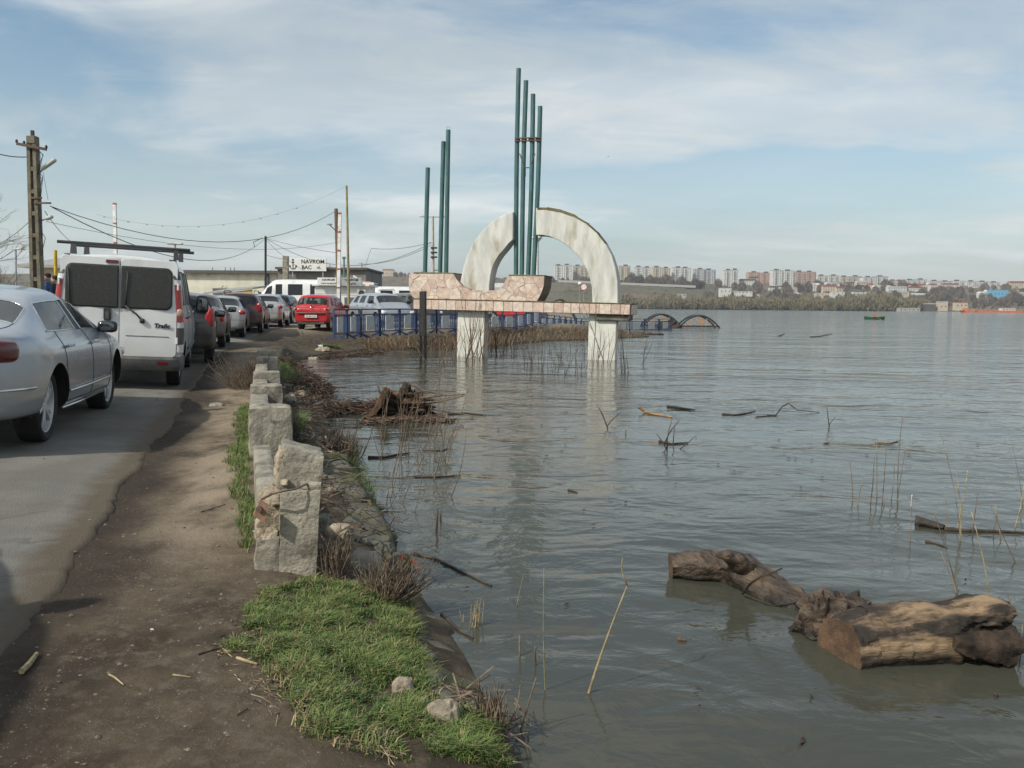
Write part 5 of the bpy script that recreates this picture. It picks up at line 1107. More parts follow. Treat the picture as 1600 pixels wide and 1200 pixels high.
def wheel_meshes(r, w, style):
    k = (r, w, style)
    if k in WHEELS: return WHEELS[k]
    h = w / 2; rr = r * (.74 if style == 'ten' else .66)
    mb = MB(); mb.lathe([(rr, -h * .8), (r * .90, -h), (r * .975, -h * .86), (r, -h * .6), (r, h * .6), (r * .975, h * .86), (r * .90, h), (rr, h * .8), (rr - .01, h * .3), (rr - .01, -h * .3), (rr, -h * .8)], 40, 'Y'); ty = mb.mesh('wheel', rubber, 40)
    mb = MB(); mb.k = 0; mb.lathe([(rr, -h * .82), (rr * .965, -h * .80), (rr * .93, -h * .5), (rr * .90, -h * .1)], 40, 'Y'); mb.lathe([(.002, -h * .74), (rr * .16, -h * .74), (rr * .2, -h * .6)], 20, 'Y')
    ns = {'ten': 10, 'six': 6, 'cover': 9, 'five': 5}[style]
    for i in range(ns):
        if style == 'ten': a = 2 * math.pi * (i // 2) / 5 + (.16 if i % 2 else -.16) ; wd = rr * .13
        else: a = 2 * math.pi * i / ns; wd = rr * {'six': .2, 'cover': .26, 'five': .3}[style]
        d = Vector((math.cos(a), 0, math.sin(a))); mb.beam(d * rr * .14 + Vector((0, -h * .66, 0)), d * rr * .95 + Vector((0, -h * .66, 0)), wd, rr * .07, up=(0, 1, 0), ch=.004)
    mb.k = 1; mb.lathe([(.002, -h * .05), (rr * .72, -h * .05), (rr * .9, -h * .12)], 30, 'Y')
    WHEELS[k] = (ty, mb.mesh('rim', [alloy, rim_dark], 40)); return WHEELS[k]
def add_wheels(t, xs, y, r, w, style):
    ty, rm = wheel_meshes(r, w, style)
    for x in xs:
        for s in (-1, 1):
            o = link('wheel', ty, t); o.location = (x, s * (y - w / 2), r); o.rotation_euler = (0, random.uniform(0, 1), math.pi if s > 0 else 0); link('rim', rm, o)
def place(s, u_right, width, yaw_deg=0.0, x0=None):
    """a car matrix: its right-hand wheels at offset u_right, its centre at s, level with the crossfall"""
    return None
def car_matrix(pr, heading, half):
    """pr: ground point under the right rear wheel; heading: direction of travel; returns matrix with origin on the ground under the axle centre line at that axle"""
    h = Vector((math.cos(heading), math.sin(heading), 0)); l = Vector((-h.y, h.x, 0)); q0 = Vector(pr); q1 = q0 + l * (2 * half); q2 = q0 + h * 2.5
    z = lambda v: gz(v.x, v.y, False) + .014
    a, b, c = Vector((q0.x, q0.y, z(q0))), Vector((q1.x, q1.y, z(q1))), Vector((q2.x, q2.y, z(q2))); X = (c - a).normalized(); Y = (b - a); Y = (Y - X * Y.dot(X)).normalized(); Z = X.cross(Y)
    if q0.y > 22: X, Z = h, Vector((0, 0, 1)); Y = Z.cross(X); a.z = min(a.z, b.z) + .02
    m = Matrix((X, Y, Z)).transposed().to_4x4(); m.translation = a + Y * half; return m
def make_car(name, label, cat, group, mtx, st, groups, paint_m, wb, half, r, w=.2, style='cover', rear_x=0.0, glass=g_side, extras=None, trim=black_pl, trim_r=.009, seats=True, lv=2, mats=None, bumper=None):
    t = thing(name, label, cat, group=group, mat=mtx); t.matrix_world = mtx @ Matrix.Translation((-rear_x, 0, 0))
    pcs = car_body(st, groups, (rear_x, rear_x + wb), r, half, lv); door_objs = []; mats = mats or {}
    for nm, lst in pcs.items():
        for vs, fs, loops in lst:
            if nm == 'body': link('body', piece_mesh('body', vs, fs, paint_m), t)
            elif nm == 'wheel_well': link('underbody', piece_mesh('underbody', vs, fs, arch_m), t)
            else:
                base = nm.split(':')[0]; m = mats.get(nm, mats.get(base, None))
                if m is None: m = glass if base in ('window', 'rear_window', 'windscreen') else bumper if base == 'bumper' and bumper else paint_m
                o = link(base, piece_mesh(base, vs, fs, m), t)
                if base in ('window', 'rear_window', 'windscreen'): loop_trim(loops, trim_r, trim, 'trim', o)
                else: loop_trim(loops, .0045, seam, 'gap_seal', o)
                if base == 'door': door_objs.append((o, vs))
    for o, vs in door_objs:
        sd_ = 1 if sum(v.y for v in vs) > 0 else -1; xr = min(v.x for v in vs) + .14; zt = max(v.z for v in vs) - .13
        ys_ = [abs(v.y) for v in vs if abs(v.x - xr) < .12 and abs(v.z - zt) < .1] or [half]; mb = MB(); mb.superq((xr + .03, sd_ * (max(ys_) + .008), zt), (.20, .035, .036), .5, 12, 8); mb.build('handle', paint_m if trim is not chrome else alloy, o, 180)
    add_wheels(t, (rear_x, rear_x + wb), half + .01, r, w, style)
    if seats:
        for sx in (rear_x + wb * .16, rear_x + wb * .50):
            for sy in (-.36, .36):
                mb = MB(); mb.superq((sx, sy, .78), (.16, .46, .62), .45, 12, 8); mb.superq((sx - .02, sy, 1.14), (.10, .26, .17), .5, 10, 6); mb.superq((sx + .24, sy, .50), (.5, .48, .16), .5, 10, 6); mb.build('seat', seat_m, t, 180)
    if extras: extras(t)
    return t
def mirror(t, x, y, z, m, gl=None, sc=1.0, d=(.14, .24, .16)):
    for s in (-1, 1):
        mb = MB(); mb.superq((x, s * (y + .10 * sc), z), (d[0] * sc, d[1] * sc, d[2] * sc), .55, 16, 10); mb.tube([(x + .02, s * (y - .06), z - .05), (x + .02, s * (y + .03), z - .03)], .025, 6); o = mb.build('wing_mirror', m, t, 180)
        mb = MB(); mb.superq((x - d[0] * sc * .45, s * (y + .10 * sc), z), (.025, d[1] * sc * .80, d[2] * sc * .74), .5, 14, 8); mb.build('mirror_glass', gl or mirror_g, o, 180)
def lamp(t, nm, c, d, m, e=.55, rot=None):
    mb = MB(); mb.superq(c, d, e, 18, 12, rot); return mb.build(nm, m, t, 180)
def plate(t, x, z, txt, y=0.0, front=False, w=.5):
    mb = MB(); mb.box((x, y, z), (.02, w, .11), .004); o = mb.build('licence_plate', plate_w, t)
    if txt:
        sgn = 1 if front else -1; mt = Matrix.Translation((x + sgn * .012, y, z)) @ Matrix.Rotation(R(90 * sgn), 4, 'Z') @ Matrix.Rotation(R(90), 4, 'X'); text_mesh(txt, .085, ink, 'lettering', o, mt, .002)
HEAD = math.atan2(TY, TX)
# --- the silver four-door coupe in the left foreground; x measured from the middle of the wheelbase
Wd = .925
CC = [(-2.49, -2.47, -2.44, Wd * .58, .36, .93, .99, .46, .03), (-2.44, -2.42, -2.38, Wd * .72, .29, .98, 1.04, .53, .03), (-2.22, -2.20, -2.16, Wd * .87, .25, 1.0, 1.075, .61, .03), (-1.86, -1.86, -1.86, Wd * .965, .24, .99, 1.085, .66, .035),
      (-1.50, -1.62, -1.06, Wd, .24, .965, 1.315, .52, .045, .88), (-1.34, -1.42, -.92, Wd, .23, .96, 1.345, .535, .055, .875), (-1.06, -1.08, -.72, Wd, .22, .955, 1.375, .55, .07, .87), (-.86, -.92, -.62, Wd, .22, .952, 1.39, .555, .075, .87),
      (-.10, -.14, -.12, Wd, .21, .945, 1.42, .565, .085, .87), (-.03, -.07, -.07, Wd, .21, .945, 1.42, .565, .085, .87), (.45, .50, .20, Wd, .21, .935, 1.395, .555, .08, .87), (.78, .90, .36, Wd, .21, .92, 1.365, .545, .07, .87), (.92, 1.05, .44, Wd, .21, .915, 1.345, .535, .06, .87),
      (1.22, 1.22, 1.20, Wd, .22, .905, .975, .70, .035), (1.65, 1.65, 1.65, Wd * .985, .22, .86, .935, .68, .03), (2.05, 2.05, 2.05, Wd * .92, .22, .77, .835, .60, .03), (2.25, 2.25, 2.22, Wd * .80, .24, .67, .72, .52, .03), (2.33, 2.32, 2.30, Wd * .64, .30, .60, .64, .42, .03)]
gC = {}
for i in (5, 6): pass
gC[(5, 4)] = 'window:r'; gC[(7, 4)] = 'window:r'; gC[(9, 4)] = 'window:f'; gC[(10, 4)] = 'window:f'; gC[(8, 4)] = 'pillar'; gC[(6, 4)] = 'window:r'
for k in (1, 2, 3): gC[(7, k)] = 'door:r'; gC[(9, k)] = 'door:f'; gC[(10, k)] = 'door:f'; gC[(8, k)] = 'door:r'; gC[(6, k)] = 'door:r'; gC[(11, k)] = 'door:f'
for k in (5, 6): gC[(3, k)] = 'rear_window'; gC[(12, k)] = 'windscreen'
for i in (13, 14):
    for k in (5, 6): gC[(i, k)] = 'bonnet'
for i in (1, 2):
    for k in (5, 6): gC[(i, k)] = 'boot_lid'
def cc_extra(t):
    for s in (-1, 1):
        lamp(t, 'tail_light', (-2.27, s * .640, .865), (.34, .28, .20), lens_dkred, .6, Matrix.Rotation(s * R(30), 3, 'Z')); lamp(t, 'reversing_lamp', (-2.36, s * .58, .775), (.14, .22, .045), lens_clr, .5, Matrix.Rotation(s * R(24), 3, 'Z')); lamp(t, 'headlight', (2.10, s * .72, .66), (.34, .26, .13), lens_clr, .6)
        mb = MB(); mb.tube([(-.98, s * .928, .44), (-.4, s * .934, .435), (.3, s * .934, .435), (.85, s * .93, .44)], .011, 6); mb.build('rub_strip', chrome, t, 180)
        mb = MB(); mb.tube([(-1.98, s * .878, .55), (-2.18, s * .808, .55), (-2.36, s * .70, .55), (-2.46, s * .52, .55)], .012, 6); mb.build('bumper_strip', chrome, t, 180)
        mb = MB(); mb.tube([(-.95, s * .845, .27), (-.3, s * .86, .265), (.9, s * .85, .27)], .014, 6); mb.build('sill_strip', chrome, t, 180)
    mirror(t, .84, .80, 1.0, black_pl, None, .95, (.14, .23, .14)); plate(t, -2.50, .72, ''); 
    mb = MB(); mb.tube([(-.85, -.10, 1.40), (-.80, -.10, 1.46)], .02, 8); mb.build('aerial', black_pl, t)
    mb = MB(); mb.box((-2.40, 0, .27), (.16, .9, .14), .03); mb.build('rear_valance', black_pl, t)
    mb = MB(); mb.box((.62, .0, .95), (.35, 1.3, .12), .04); mb.build('dashboard', black_pl, t)
rr = G(72, 692); fr = G(167, 640)
hd = math.atan2(fr.y - rr.y, fr.x - rr.x)
CC_M = car_matrix(rr, hd, .80)
cc = make_car('parked_car', 'silver blue four door coupe waiting in the left foreground, cut by the photo edge', 'car', 'cars queuing along the road', CC_M @ Matrix.Diagonal((1, 1, 1.07, 1)), CC, gC, p_silver, 2.71, .815, .335, .235, 'ten', -1.355, g_side, cc_extra, chrome, .009, mats={'pillar': black_pl})
# --- the white panel van with its two rear doors
Wv = .95
VAN = [(-2.40, -2.39, -2.32, Wv * .955, .36, 1.16, 1.95, .79, .10), (-2.37, -2.36, -2.29, Wv * .985, .34, 1.16, 1.98, .81, .11), (-2.20, -2.20, -2.14, Wv, .30, 1.16, 2.0, .82, .12), (-1.6, -1.62, -1.6, Wv, .28, 1.16, 2.01, .82, .12), (-1.5, -1.5, -1.5, Wv, .28, 1.16, 2.01, .82, .12), (-.45, -.45, -.45, Wv, .28, 1.15, 2.01, .82, .12), (-.36, -.36, -.36, Wv, .28, 1.15, 2.01, .82, .12), (.62, .62, .60, Wv, .28, 1.12, 1.99, .81, .13), (.70, .70, .66, Wv, .28, 1.12, 1.98, .81, .13),
       (1.28, 1.42, 1.02, Wv, .28, 1.08, 1.90, .77, .12), (1.38, 1.62, 1.08, Wv, .28, 1.07, 1.87, .75, .10), (1.75, 1.78, 1.72, Wv * .99, .28, 1.05, 1.15, .76, .04), (2.05, 2.05, 2.05, Wv * .95, .28, .92, 1.0, .70, .03), (2.30, 2.30, 2.28, Wv * .86, .30, .74, .80, .6, .03), (2.38, 2.37, 2.36, Wv * .72, .34, .64, .69, .5, .03)]
gV = {(2, 4): 'window:a', (3, 4): 'body', (4, 4): 'window:b', (6, 4): 'window:c', (8, 4): 'window:d'}
for k in (1, 2, 3): gV[(5, k)] = 'door:s'; gV[(6, k)] = 'door:s'; gV[(8, k)] = 'door:f'; gV[(9, k)] = 'door:f'
for k in (5, 6): gV[(10, k)] = 'windscreen'
def rr_poly(y0, y1, z0, z1, r, n=5):
    o = []
    for cy, cz, a0 in ((y1 - r, z1 - r, 0), (y0 + r, z1 - r, 90), (y0 + r, z0 + r, 180), (y1 - r, z0 + r, 270)):
        o += [(cy + r * math.cos(R(a0 + 90 * i / n)), cz + r * math.sin(R(a0 + 90 * i / n))) for i in range(n + 1)]
    return o
def win_poly(y0, y1, z0, z1, r, n=6):     # rounded at the outer corners, nearly square along the middle seam
    o = []; inner_low = abs(y0) < abs(y1)
    for cy, cz, a0, out_ in ((y1, z1, 0, inner_low), (y0, z1, 90, not inner_low), (y0, z0, 180, not inner_low), (y1, z0, 270, inner_low)):
        q = r if out_ else .018; sy = -1 if a0 in (0, 270) else 1; sz = -1 if a0 in (0, 90) else 1
        o += [(cy + sy * q + q * math.cos(R(a0 + 90 * i / n)), cz + sz * q + q * math.sin(R(a0 + 90 * i / n))) for i in range(n + 1)]
    return o
def vx(z): return -2.405 + (.075 * max(0, (z - 1.15) / .8) ** 1.5 if z > 1.15 else 0)
def panel(poly, th, mat, nm, t, off=0.0, bev=.006):
    mb = MB(); n = len(poly); cy, cz = sum(p[0] for p in poly) / n, sum(p[1] for p in poly) / n; sh = lambda p, d: (p[0] + (cy - p[0]) * d, p[1] + (cz - p[1]) * d)
    p2 = [sh(p, bev * 2) for p in poly]; vs = [(vx(z) - off, y, z) for y, z in poly] + [(vx(z) - off - th * .6, y, z) for y, z in poly] + [(vx(z) - off - th, y, z) for y, z in p2]
    fs = [(i, (i + 1) % n, n + (i + 1) % n, n + i) for i in range(n)] + [(n + i, n + (i + 1) % n, 2 * n + (i + 1) % n, 2 * n + i) for i in range(n)]
    vs.append((vx(cz) - off - th, cy, cz)); fs += [(2 * n + i, 2 * n + (i + 1) % n, 3 * n) for i in range(n)]
    mb.add(vs, fs); return mb.build(nm, mat, t, 40)
def van_extra(t):
    dl = panel(rr_poly(.006, .855, .50, 1.93, .07), .030, p_white, 'rear_door', t); dr = panel(rr_poly(-.855, -.006, .50, 1.93, .07), .030, p_white, 'rear_door', t)
    for d, y0, y1 in ((dl, .03, .765), (dr, -.765, -.03)):
        w = panel(win_poly(y0, y1, 1.22, 1.80, .09), .014, g_dusty, 'window', d, .027); panel(win_poly(y0 - .016, y1 + .016, 1.20, 1.82, .10), .006, black_pl, 'seal', w, .026)
    for d, a, b in ((dl, (.70, 1.22), (.60, 1.02)), (dr, (-.09, 1.24), (-.34, 1.03))):
        x = -2.46; mb = MB(); mb.tube([(vx(1.0) - .05, b[0], b[1]), (vx(1.1) - .055, b[0] + (a[0] - b[0]) * .35, b[1] + .1), (vx(a[1]) - .06, a[0], a[1])], .013, 6); mb.superq((vx(1.0) - .045, b[0], b[1]), (.05, .08, .07), .6, 10, 6); mb.tube([(vx(1.2) - .055, a[0], a[1] - .02), (vx(1.7) - .055, a[0] + (.04 if a[0] > 0 else -.03), 1.74)], .010, 6); mb.build('wiper', black_pl, d, 180)
    panel(rr_poly(-.74, -.10, .56, .80, .03), .004, p_white, 'pressing', dr, .024); mb = MB(); mb.tube([(vx(.8) - .030, -.10, .805), (vx(.8) - .030, -.74, .805)], .006, 5); mb.build('crease', grey_pl, dr)
    h = panel(rr_poly(.115, .225, 1.00, 1.21, .05), .022, black_pl, 'handle', dl, .028); panel(rr_poly(.145, .200, 1.03, 1.15, .02), .012, grey_pl, 'latch', dl, .048)
    panel(rr_poly(.20, .66, .70, .84, .02), .008, plate_w, 'licence_plate', dl, .030); panel(rr_poly(.02, .21, 1.845, 1.895, .024), .016, lens_dkred, 'brake_light', dl, .028)
    mt = Matrix.Translation((vx(.97) - .034, -.635, .965)) @ Matrix.Rotation(R(-90), 4, 'Z') @ Matrix.Rotation(R(90), 4, 'X'); text_mesh('Trafic', .092, ink, 'badge', dr, mt, .004, .003, shear=.15, sx=1.12)
    for s in (-1, 1):
        for hz_ in (.75, 1.55): MB().box((vx(hz_) - .02, s * .865, hz_), (.05, .03, .10), .008).build('hinge', p_white, t)
        for z0, z1, m, nm in ((1.66, 1.95, grey_pl, 'corner_cap'), (1.585, 1.655, lens_clr, 'lamp_lens'), (1.03, 1.58, lens_red, 'tail_light'), (.945, 1.025, lens_clr, 'lamp_lens'), (.70, .94, grey_pl, 'corner_cap'), (.58, .69, lens_clr, 'fog_lamp')):
            mb = MB(); zc, hh = (z0 + z1) / 2, (z1 - z0); f = max(0, (zc - 1.15)) * .10; n = 7; vs = []
            for z in (z0, z1):
                f = max(0, z - 1.15) * .125 if z < 1.75 else (.075 + (z - 1.75) * .35)
                for i in range(n): a = R(-8 + 106 * i / (n - 1)); vs.append((vx(z) + .10 - .125 * math.cos(a) ** .7 if math.cos(a) > 0 else vx(z) + .14, s * (.862 - f + .10 * (max(0, math.sin(a)) ** .7)), z))
            fs = [(i, i + 1, n + i + 1, n + i) for i in range(n - 1)] + [tuple(range(n))[::-1], tuple(range(n, 2 * n))]; mb.add(vs, fs); o = mb.build(nm, m, t, 60)
            if nm == 'tail_light': lamp(o, 'indicator_ring', (vx(1.15) - .012, s * .90, 1.17), (.05, .10, .12), lens_amb if s > 9 else M('smoky_lens', (.5, .32, .25), .2, coat=.4) if s < 0 else MATS['smoky_lens'], .9) if True else None
    bm_ = MB(); n = 11
    prof = [(-1, .95), (-.985, .96)]
    pts = [(-2.08, -.965), (-2.30, -.955), (-2.44, -.90), (-2.485, -.78), (-2.49, 0), (-2.485, .78), (-2.44, .90), (-2.30, .955), (-2.08, .965)]; vs = []
    for z, o in ((.30, .05), (.36, 0), (.47, 0), (.505, .04), (.51, .10)):
        for x, y in pts: vs.append((x + o, y * (1 - o * .3), z))
    m = len(pts); fs = [(i * m + j, i * m + j + 1, (i + 1) * m + j + 1, (i + 1) * m + j) for i in range(4) for j in range(m - 1)]; bm_.add(vs, fs); b = bm_.build('bumper', grey_pl, t, 40)
    for s in (-1, 1): MB().box((-2.488, s * .66, .415), (.02, .16, .05), .005).build('reflector', lens_dkred, b)
    for x in (-1.75, -.55):
        mb = MB(); mb.tube([(x, -1.0, 2.125), (x, 1.02, 2.125)], .024, 8); rk = mb.build('roof_bar', black_pl, t, 60)
        for s in (-.78, .78): mb = MB(); mb.prism([(-.10, 1.96), (.10, 1.96), (.035, 2.11), (-.035, 2.11)], s - .035, s + .035, f=lambda a, b2, h, x=x: (x + a, h, b2)); mb.build('foot', black_pl, rk)
    for s in (-1, 1):
        mb = MB(); mb.tube([(-1.45, s * .958, 1.06), (-.5, s * .962, 1.06)], .018, 6); mb.build('door_rail', black_pl, t, 60)
        mb = MB(); mb.tube([(-1.02, s * .945, .55), (-.4, s * .958, .55), (.6, s * .955, .55), (.95, s * .945, .55)], .028, 6); mb.build('side_moulding', grey_pl, t, 60)
        lamp(t, 'headlight', (2.12, s * .76, .82), (.32, .26, .26), lens_clr, .6)
    mirror(t, 1.36, .96, 1.22, black_pl, None, 1.25, (.16, .20, .28))
    mb = MB(); mb.box((-1.9, 0, .42), (.7, 1.4, .12)); mb.build('chassis', arch_m, t)
rv = G(285, 603); VAN_M = car_matrix(rv, HEAD + R(1), .86)
VAN_M = VAN_M @ Matrix.Diagonal((1, .945, 1.03, 1))
van = make_car('panel_van', 'white panel van with dusty rear door windows and black roof bars in the queue', 'van', 'cars queuing along the road', VAN_M, VAN, gV, p_white, 3.10, .865, .325, .215, 'five', -1.60, g_dark, van_extra, black_pl, .012, seats=False, mats={'window:a': g_dusty, 'window:b': g_dusty, 'window:c': g_dusty})
# --- generic bodies
def sedan(L_=4.6, W_=.88, H=1.44):
    a = L_ / 4.6; s = [(-2.28, -2.27, -2.25, W_ * .76, .36, .88, .94, .58, .03), (-2.22, -2.21, -2.18, W_ * .90, .28, .93, 1.00, .64, .03), (-2.0, -2.0, -1.98, W_ * .97, .25, .95, 1.03, .68, .03), (-1.62, -1.62, -1.60, W_, .24, .95, 1.05, .70, .035),
         (-1.30, -1.36, -1.02, W_, .24, .95, H - .06, .55, .05), (-1.15, -1.20, -.92, W_, .23, .945, H - .035, .57, .06), (-.85, -.88, -.70, W_, .22, .94, H - .015, .585, .07), (-.02, -.04, -.04, W_, .21, .93, H, .595, .08), (.05, .03, .02, W_, .21, .93, H, .595, .08),
         (.80, .92, .48, W_, .21, .91, H - .04, .58, .07), (.92, 1.06, .55, W_, .21, .905, H - .06, .57, .06), (1.16, 1.16, 1.14, W_, .22, .89, .965, .70, .035), (1.6, 1.6, 1.6, W_ * .985, .22, .83, .90, .68, .03), (2.0, 2.0, 2.0, W_ * .93, .22, .74, .80, .6, .03), (2.22, 2.22, 2.2, W_ * .82, .25, .62, .68, .5, .03), (2.28, 2.28, 2.26, W_ * .66, .3, .56, .6, .42, .03)]
    g = {(5, 4): 'window:r', (6, 4): 'window:r', (8, 4): 'window:f'}
    for k in (1, 2, 3): g[(6, k)] = 'door:r'; g[(7, k)] = 'door:r'; g[(8, k)] = 'door:f'; g[(9, k)] = 'door:f'
    for k in (5, 6): g[(3, k)] = 'rear_window'; g[(10, k)] = 'windscreen'; g[(11, k)] = 'bonnet'; g[(12, k)] = 'bonnet'; g[(1, k)] = 'boot_lid'; g[(2, k)] = 'boot_lid'
    g[('T', 3)] = 'boot_lid:b'; g[('T', 2)] = 'boot_lid:b'
    for k in (0, 1): g[(0, k)] = 'bumper'; g[('T', k)] = 'bumper'; g[(1, k)] = 'bumper'
    return [tuple(v * a for v in q[:3]) + q[3:] for q in s], g
def hatch(L_=4.0, W_=.84, H=1.47, van=False):
    a = L_ / 4.0; s = [(-1.96, -1.94, -1.88, W_ * .80, .36, .90, .97, .60, .04), (-1.93, -1.91, -1.84, W_ * .91, .30, .93, 1.00, .66, .05), (-1.80, -1.76, -1.52, W_ * .985, .26, .95, H - .08, .60, .05), (-1.62, -1.62, -1.40, W_, .25, .95, H - .04, .61, .06), (-1.50, -1.50, -1.30, W_, .25, .95, H - .03, .61, .07), (-.85, -.85, -.80, W_, .23, .94, H, .62, .08), (-.78, -.78, -.74, W_, .23, .94, H, .62, .08),
         (.02, .02, .0, W_, .22, .93, H, .62, .08), (.10, .10, .06, W_, .22, .93, H, .62, .08), (.90, 1.02, .55, W_, .22, .91, H - .05, .60, .07), (1.02, 1.16, .62, W_, .22, .905, H - .07, .59, .06), (1.24, 1.24, 1.22, W_, .22, .89, .97, .70, .035), (1.55, 1.55, 1.55, W_ * .98, .23, .82, .89, .66, .03), (1.85, 1.85, 1.84, W_ * .90, .24, .70, .76, .56, .03), (1.98, 1.98, 1.96, W_ * .70, .30, .58, .63, .46, .03)]
    g = {(3, 4): 'body', (4, 4): 'window:q', (6, 4): 'window:r', (8, 4): 'window:f'}
    for k in (1, 2, 3): g[(6, k)] = 'door:r'; g[(5, k)] = 'door:r'; g[(8, k)] = 'door:f'; g[(9, k)] = 'door:f'
    for k in (5, 6): g[(1, k)] = 'rear_window'; g[(10, k)] = 'windscreen'; g[(11, k)] = 'bonnet'; g[(12, k)] = 'bonnet'
    for k in (2, 3): g[('T', k)] = 'tailgate'
    for k in (0, 1): g[(0, k)] = 'bumper'; g[('T', k)] = 'bumper'; g[(1, k)] = 'bumper'
    return [tuple(v * a for v in q[:3]) + q[3:] for q in s], g
def std_extra(tail, L_, half, txt, mz=.98, mx=.95, roof=None, front='amber', tz=.80, td=(.18, .20, .24), pz=.62, blk_strip=False, rails=False):
    def f(t):
        k = L_ / 2
        for s in (-1, 1):
            lamp(t, 'tail_light', (-k + .16, s * (half - .04), tz), td, lens_red, .55, Matrix.Rotation(s * R(25), 3, 'Z')); lamp(t, 'headlight', (k - .24, s * (half - .10), .64), (.34, .24, .15), lens_clr, .6, Matrix.Rotation(-s * R(18), 3, 'Z'))
        mirror(t, mx, half + .04, mz, black_pl); plate(t, -k - .005, pz, txt); mb = MB(); mb.box((k - .06, 0, .50), (.06, .8, .14), .02); mb.build('grille', black_pl, t)
        mb = MB(); mb.box((-k + .10, 0, .28), (.14, 1.2, .12), .03); mb.build('rear_valance', black_pl, t)
        if rails:
            for s in (-1, 1): mb = MB(); mb.tube([(-1.4, s * .52, roof + .0), (-1.3, s * .53, roof + .06), (.3, s * .53, roof + .07), (.45, s * .52, roof + .0)], .015, 6); mb.build('roof_rail', black_pl, t)
    return f
qg = 'cars queuing along the road'
def queue_car(kind, name, label, pm, rear_px, heading, L_, W_, H, wbase, rear_x, r, txt, style='cover', glass=g_dark, ext=None, bumper=None, cat='car', group=qg, flip=False):
    st, g = kind(L_, W_, H); p = G(*rear_px) if not isinstance(rear_px, Vector) else rear_px; m = car_matrix(p, heading, W_ - .06)
    return make_car(name, label, cat, group, m, st, g, pm, wbase, W_ - .06, r, .19, style, rear_x, glass, ext or std_extra(None, L_, W_ - .10, txt, rails=False), black_pl, .009, bumper=bumper, lv=1 if p.y > 50 else 2)
queue_car(hatch, 'parked_car', 'dusty dark hatchback half hidden just ahead of the white van', p_black, (333, 567), HEAD + R(2), 3.9, .83, 1.47, 2.46, -1.20, .295, '', 'five', ext=std_extra(None, 3.9, .74, '', td=(.18, .16, .44), tz=.95))
queue_car(sedan, 'parked_car', 'brown grey saloon squeezed between the dark hatchback and the silver saloon', p_brown, Vector(D(352, 548, 22.6)), HEAD - R(1), 4.2, .84, 1.43, 2.5, -1.25, .30, '', 'five')
queue_car(sedan, 'parked_car', 'silver saloon with dark rear window in the middle of the queue', p_silver2, (383, 528), HEAD - R(4), 4.5, .88, 1.45, 2.65, -1.30, .315, '', 'six', ext=std_extra(None, 4.5, .80, '', td=(.2, .30, .16), tz=.86))
queue_car(lambda a, b, c: hatch(a, b, c), 'parked_car', 'dark maroon estate ahead of the silver saloon', p_maroon, (411, 521), HEAD - R(5), 4.3, .87, 1.50, 2.6, -1.35, .315, '', 'cover', ext=std_extra(None, 4.3, .79, '', td=(.2, .18, .36), tz=.92, roof=1.49, rails=True))
queue_car(sedan, 'parked_car', 'silver hatch backed saloon at the far bend of the queue', p_lgrey, (442, 512), HEAD - R(8), 4.2, .86, 1.44, 2.55, -1.28, .305, '', 'cover', ext=std_extra(None, 4.2, .78, '', td=(.2, .28, .15), tz=.86))
queue_car(hatch, 'parked_car', 'small black hatchback beyond the silver one, left of the red hatchback', p_blue, Vector(D(458, 506, 43)), HEAD - R(12), 3.9, .83, 1.46, 2.45, -1.2, .295, '', 'cover')
def red_extra(t):
    k = 1.75
    for s in (-1, 1): lamp(t, 'tail_light', (-k + .14, s * .60, .86), (.16, .20, .15), lens_dkred, .8, Matrix.Rotation(s * R(25), 3, 'Z')); lamp(t, 'indicator', (-k + .15, s * .685, .87), (.16, .10, .12), lens_amb, .8); lamp(t, 'reversing_lamp', (-k + .10, s * .545, .85), (.14, .075, .075), lens_clr, .9); lamp(t, 'headlight', (1.52, s * .52, .64), (.26, .24, .2), lens_clr, .9)
    mirror(t, .78, .73, .98, p_red); plate(t, -k - .02, .57, 'GL 08 CLM')
    mb = MB(); mb.tube([(-1.45, -.74, .70), (-1.62, -.69, .70), (-1.745, -.5, .70), (-1.765, 0, .70), (-1.745, .5, .70), (-1.62, .69, .70), (-1.45, .74, .70)], .035, 6); mb.build('bumper_strip', grey_pl, t, 180)
    mb = MB(); mb.tube([(-1.70, 0, 1.02), (-1.66, -.18, 1.05), (-1.60, -.36, 1.12)], .014, 6); mb.superq((-1.71, 0, 1.00), (.06, .06, .06), .7, 8, 6); mb.build('rear_wiper', black_pl, t, 180)
    mb = MB(); mb.superq((-1.765, 0, .92), (.02, .09, .07), .9, 12, 6); mb.build('emblem', chrome, t, 180); mb = MB(); mb.box((-1.62, 0, .30), (.14, 1.1, .12), .03); mb.build('rear_valance', grey_pl, t)
st, g = hatch(3.5, .745, 1.485); g.update({('T', 4): 'tailgate'})
make_car('parked_car', 'bright red small hatchback parked facing away beside the blue barriers', 'car', 'cars parked by the barriers', car_matrix(G(517, 521), HEAD - R(20), .64), st, g, p_red, 2.34, .66, .27, .165, 'cover', -1.12, g_clear, red_extra, p_red, .008)
pg = 'cars parked by the barriers'
def mpv(L_=4.3, W_=.87, H=1.64):
    st, g = hatch(L_, W_, H); o = []
    for i, q in enumerate(st):
        q = list(q)
        if i >= 9 and i <= 10: q[1] += .22; q[2] += .12
        if i == 11: q[0] += .22; q[1] += .22; q[2] += .22; q[6] += .02
        q[5] = q[5] + (.10 if i < 11 else .06); q[6] = q[6] + (.09 if i > 10 or i < 2 else 0); o.append(tuple(q))
    return o, g
face = R(-42)
queue_car(mpv, 'parked_car', 'silver people carrier facing right behind the blue barriers', p_silver, Vector(D(553, 512, 41)), R(-58), 4.2, .86, 1.56, 2.75, -1.35, .31, '', 'six', g_side, std_extra(None, 4.3, .80, '', mz=1.12, mx=1.05, roof=1.66, rails=True), group=pg)
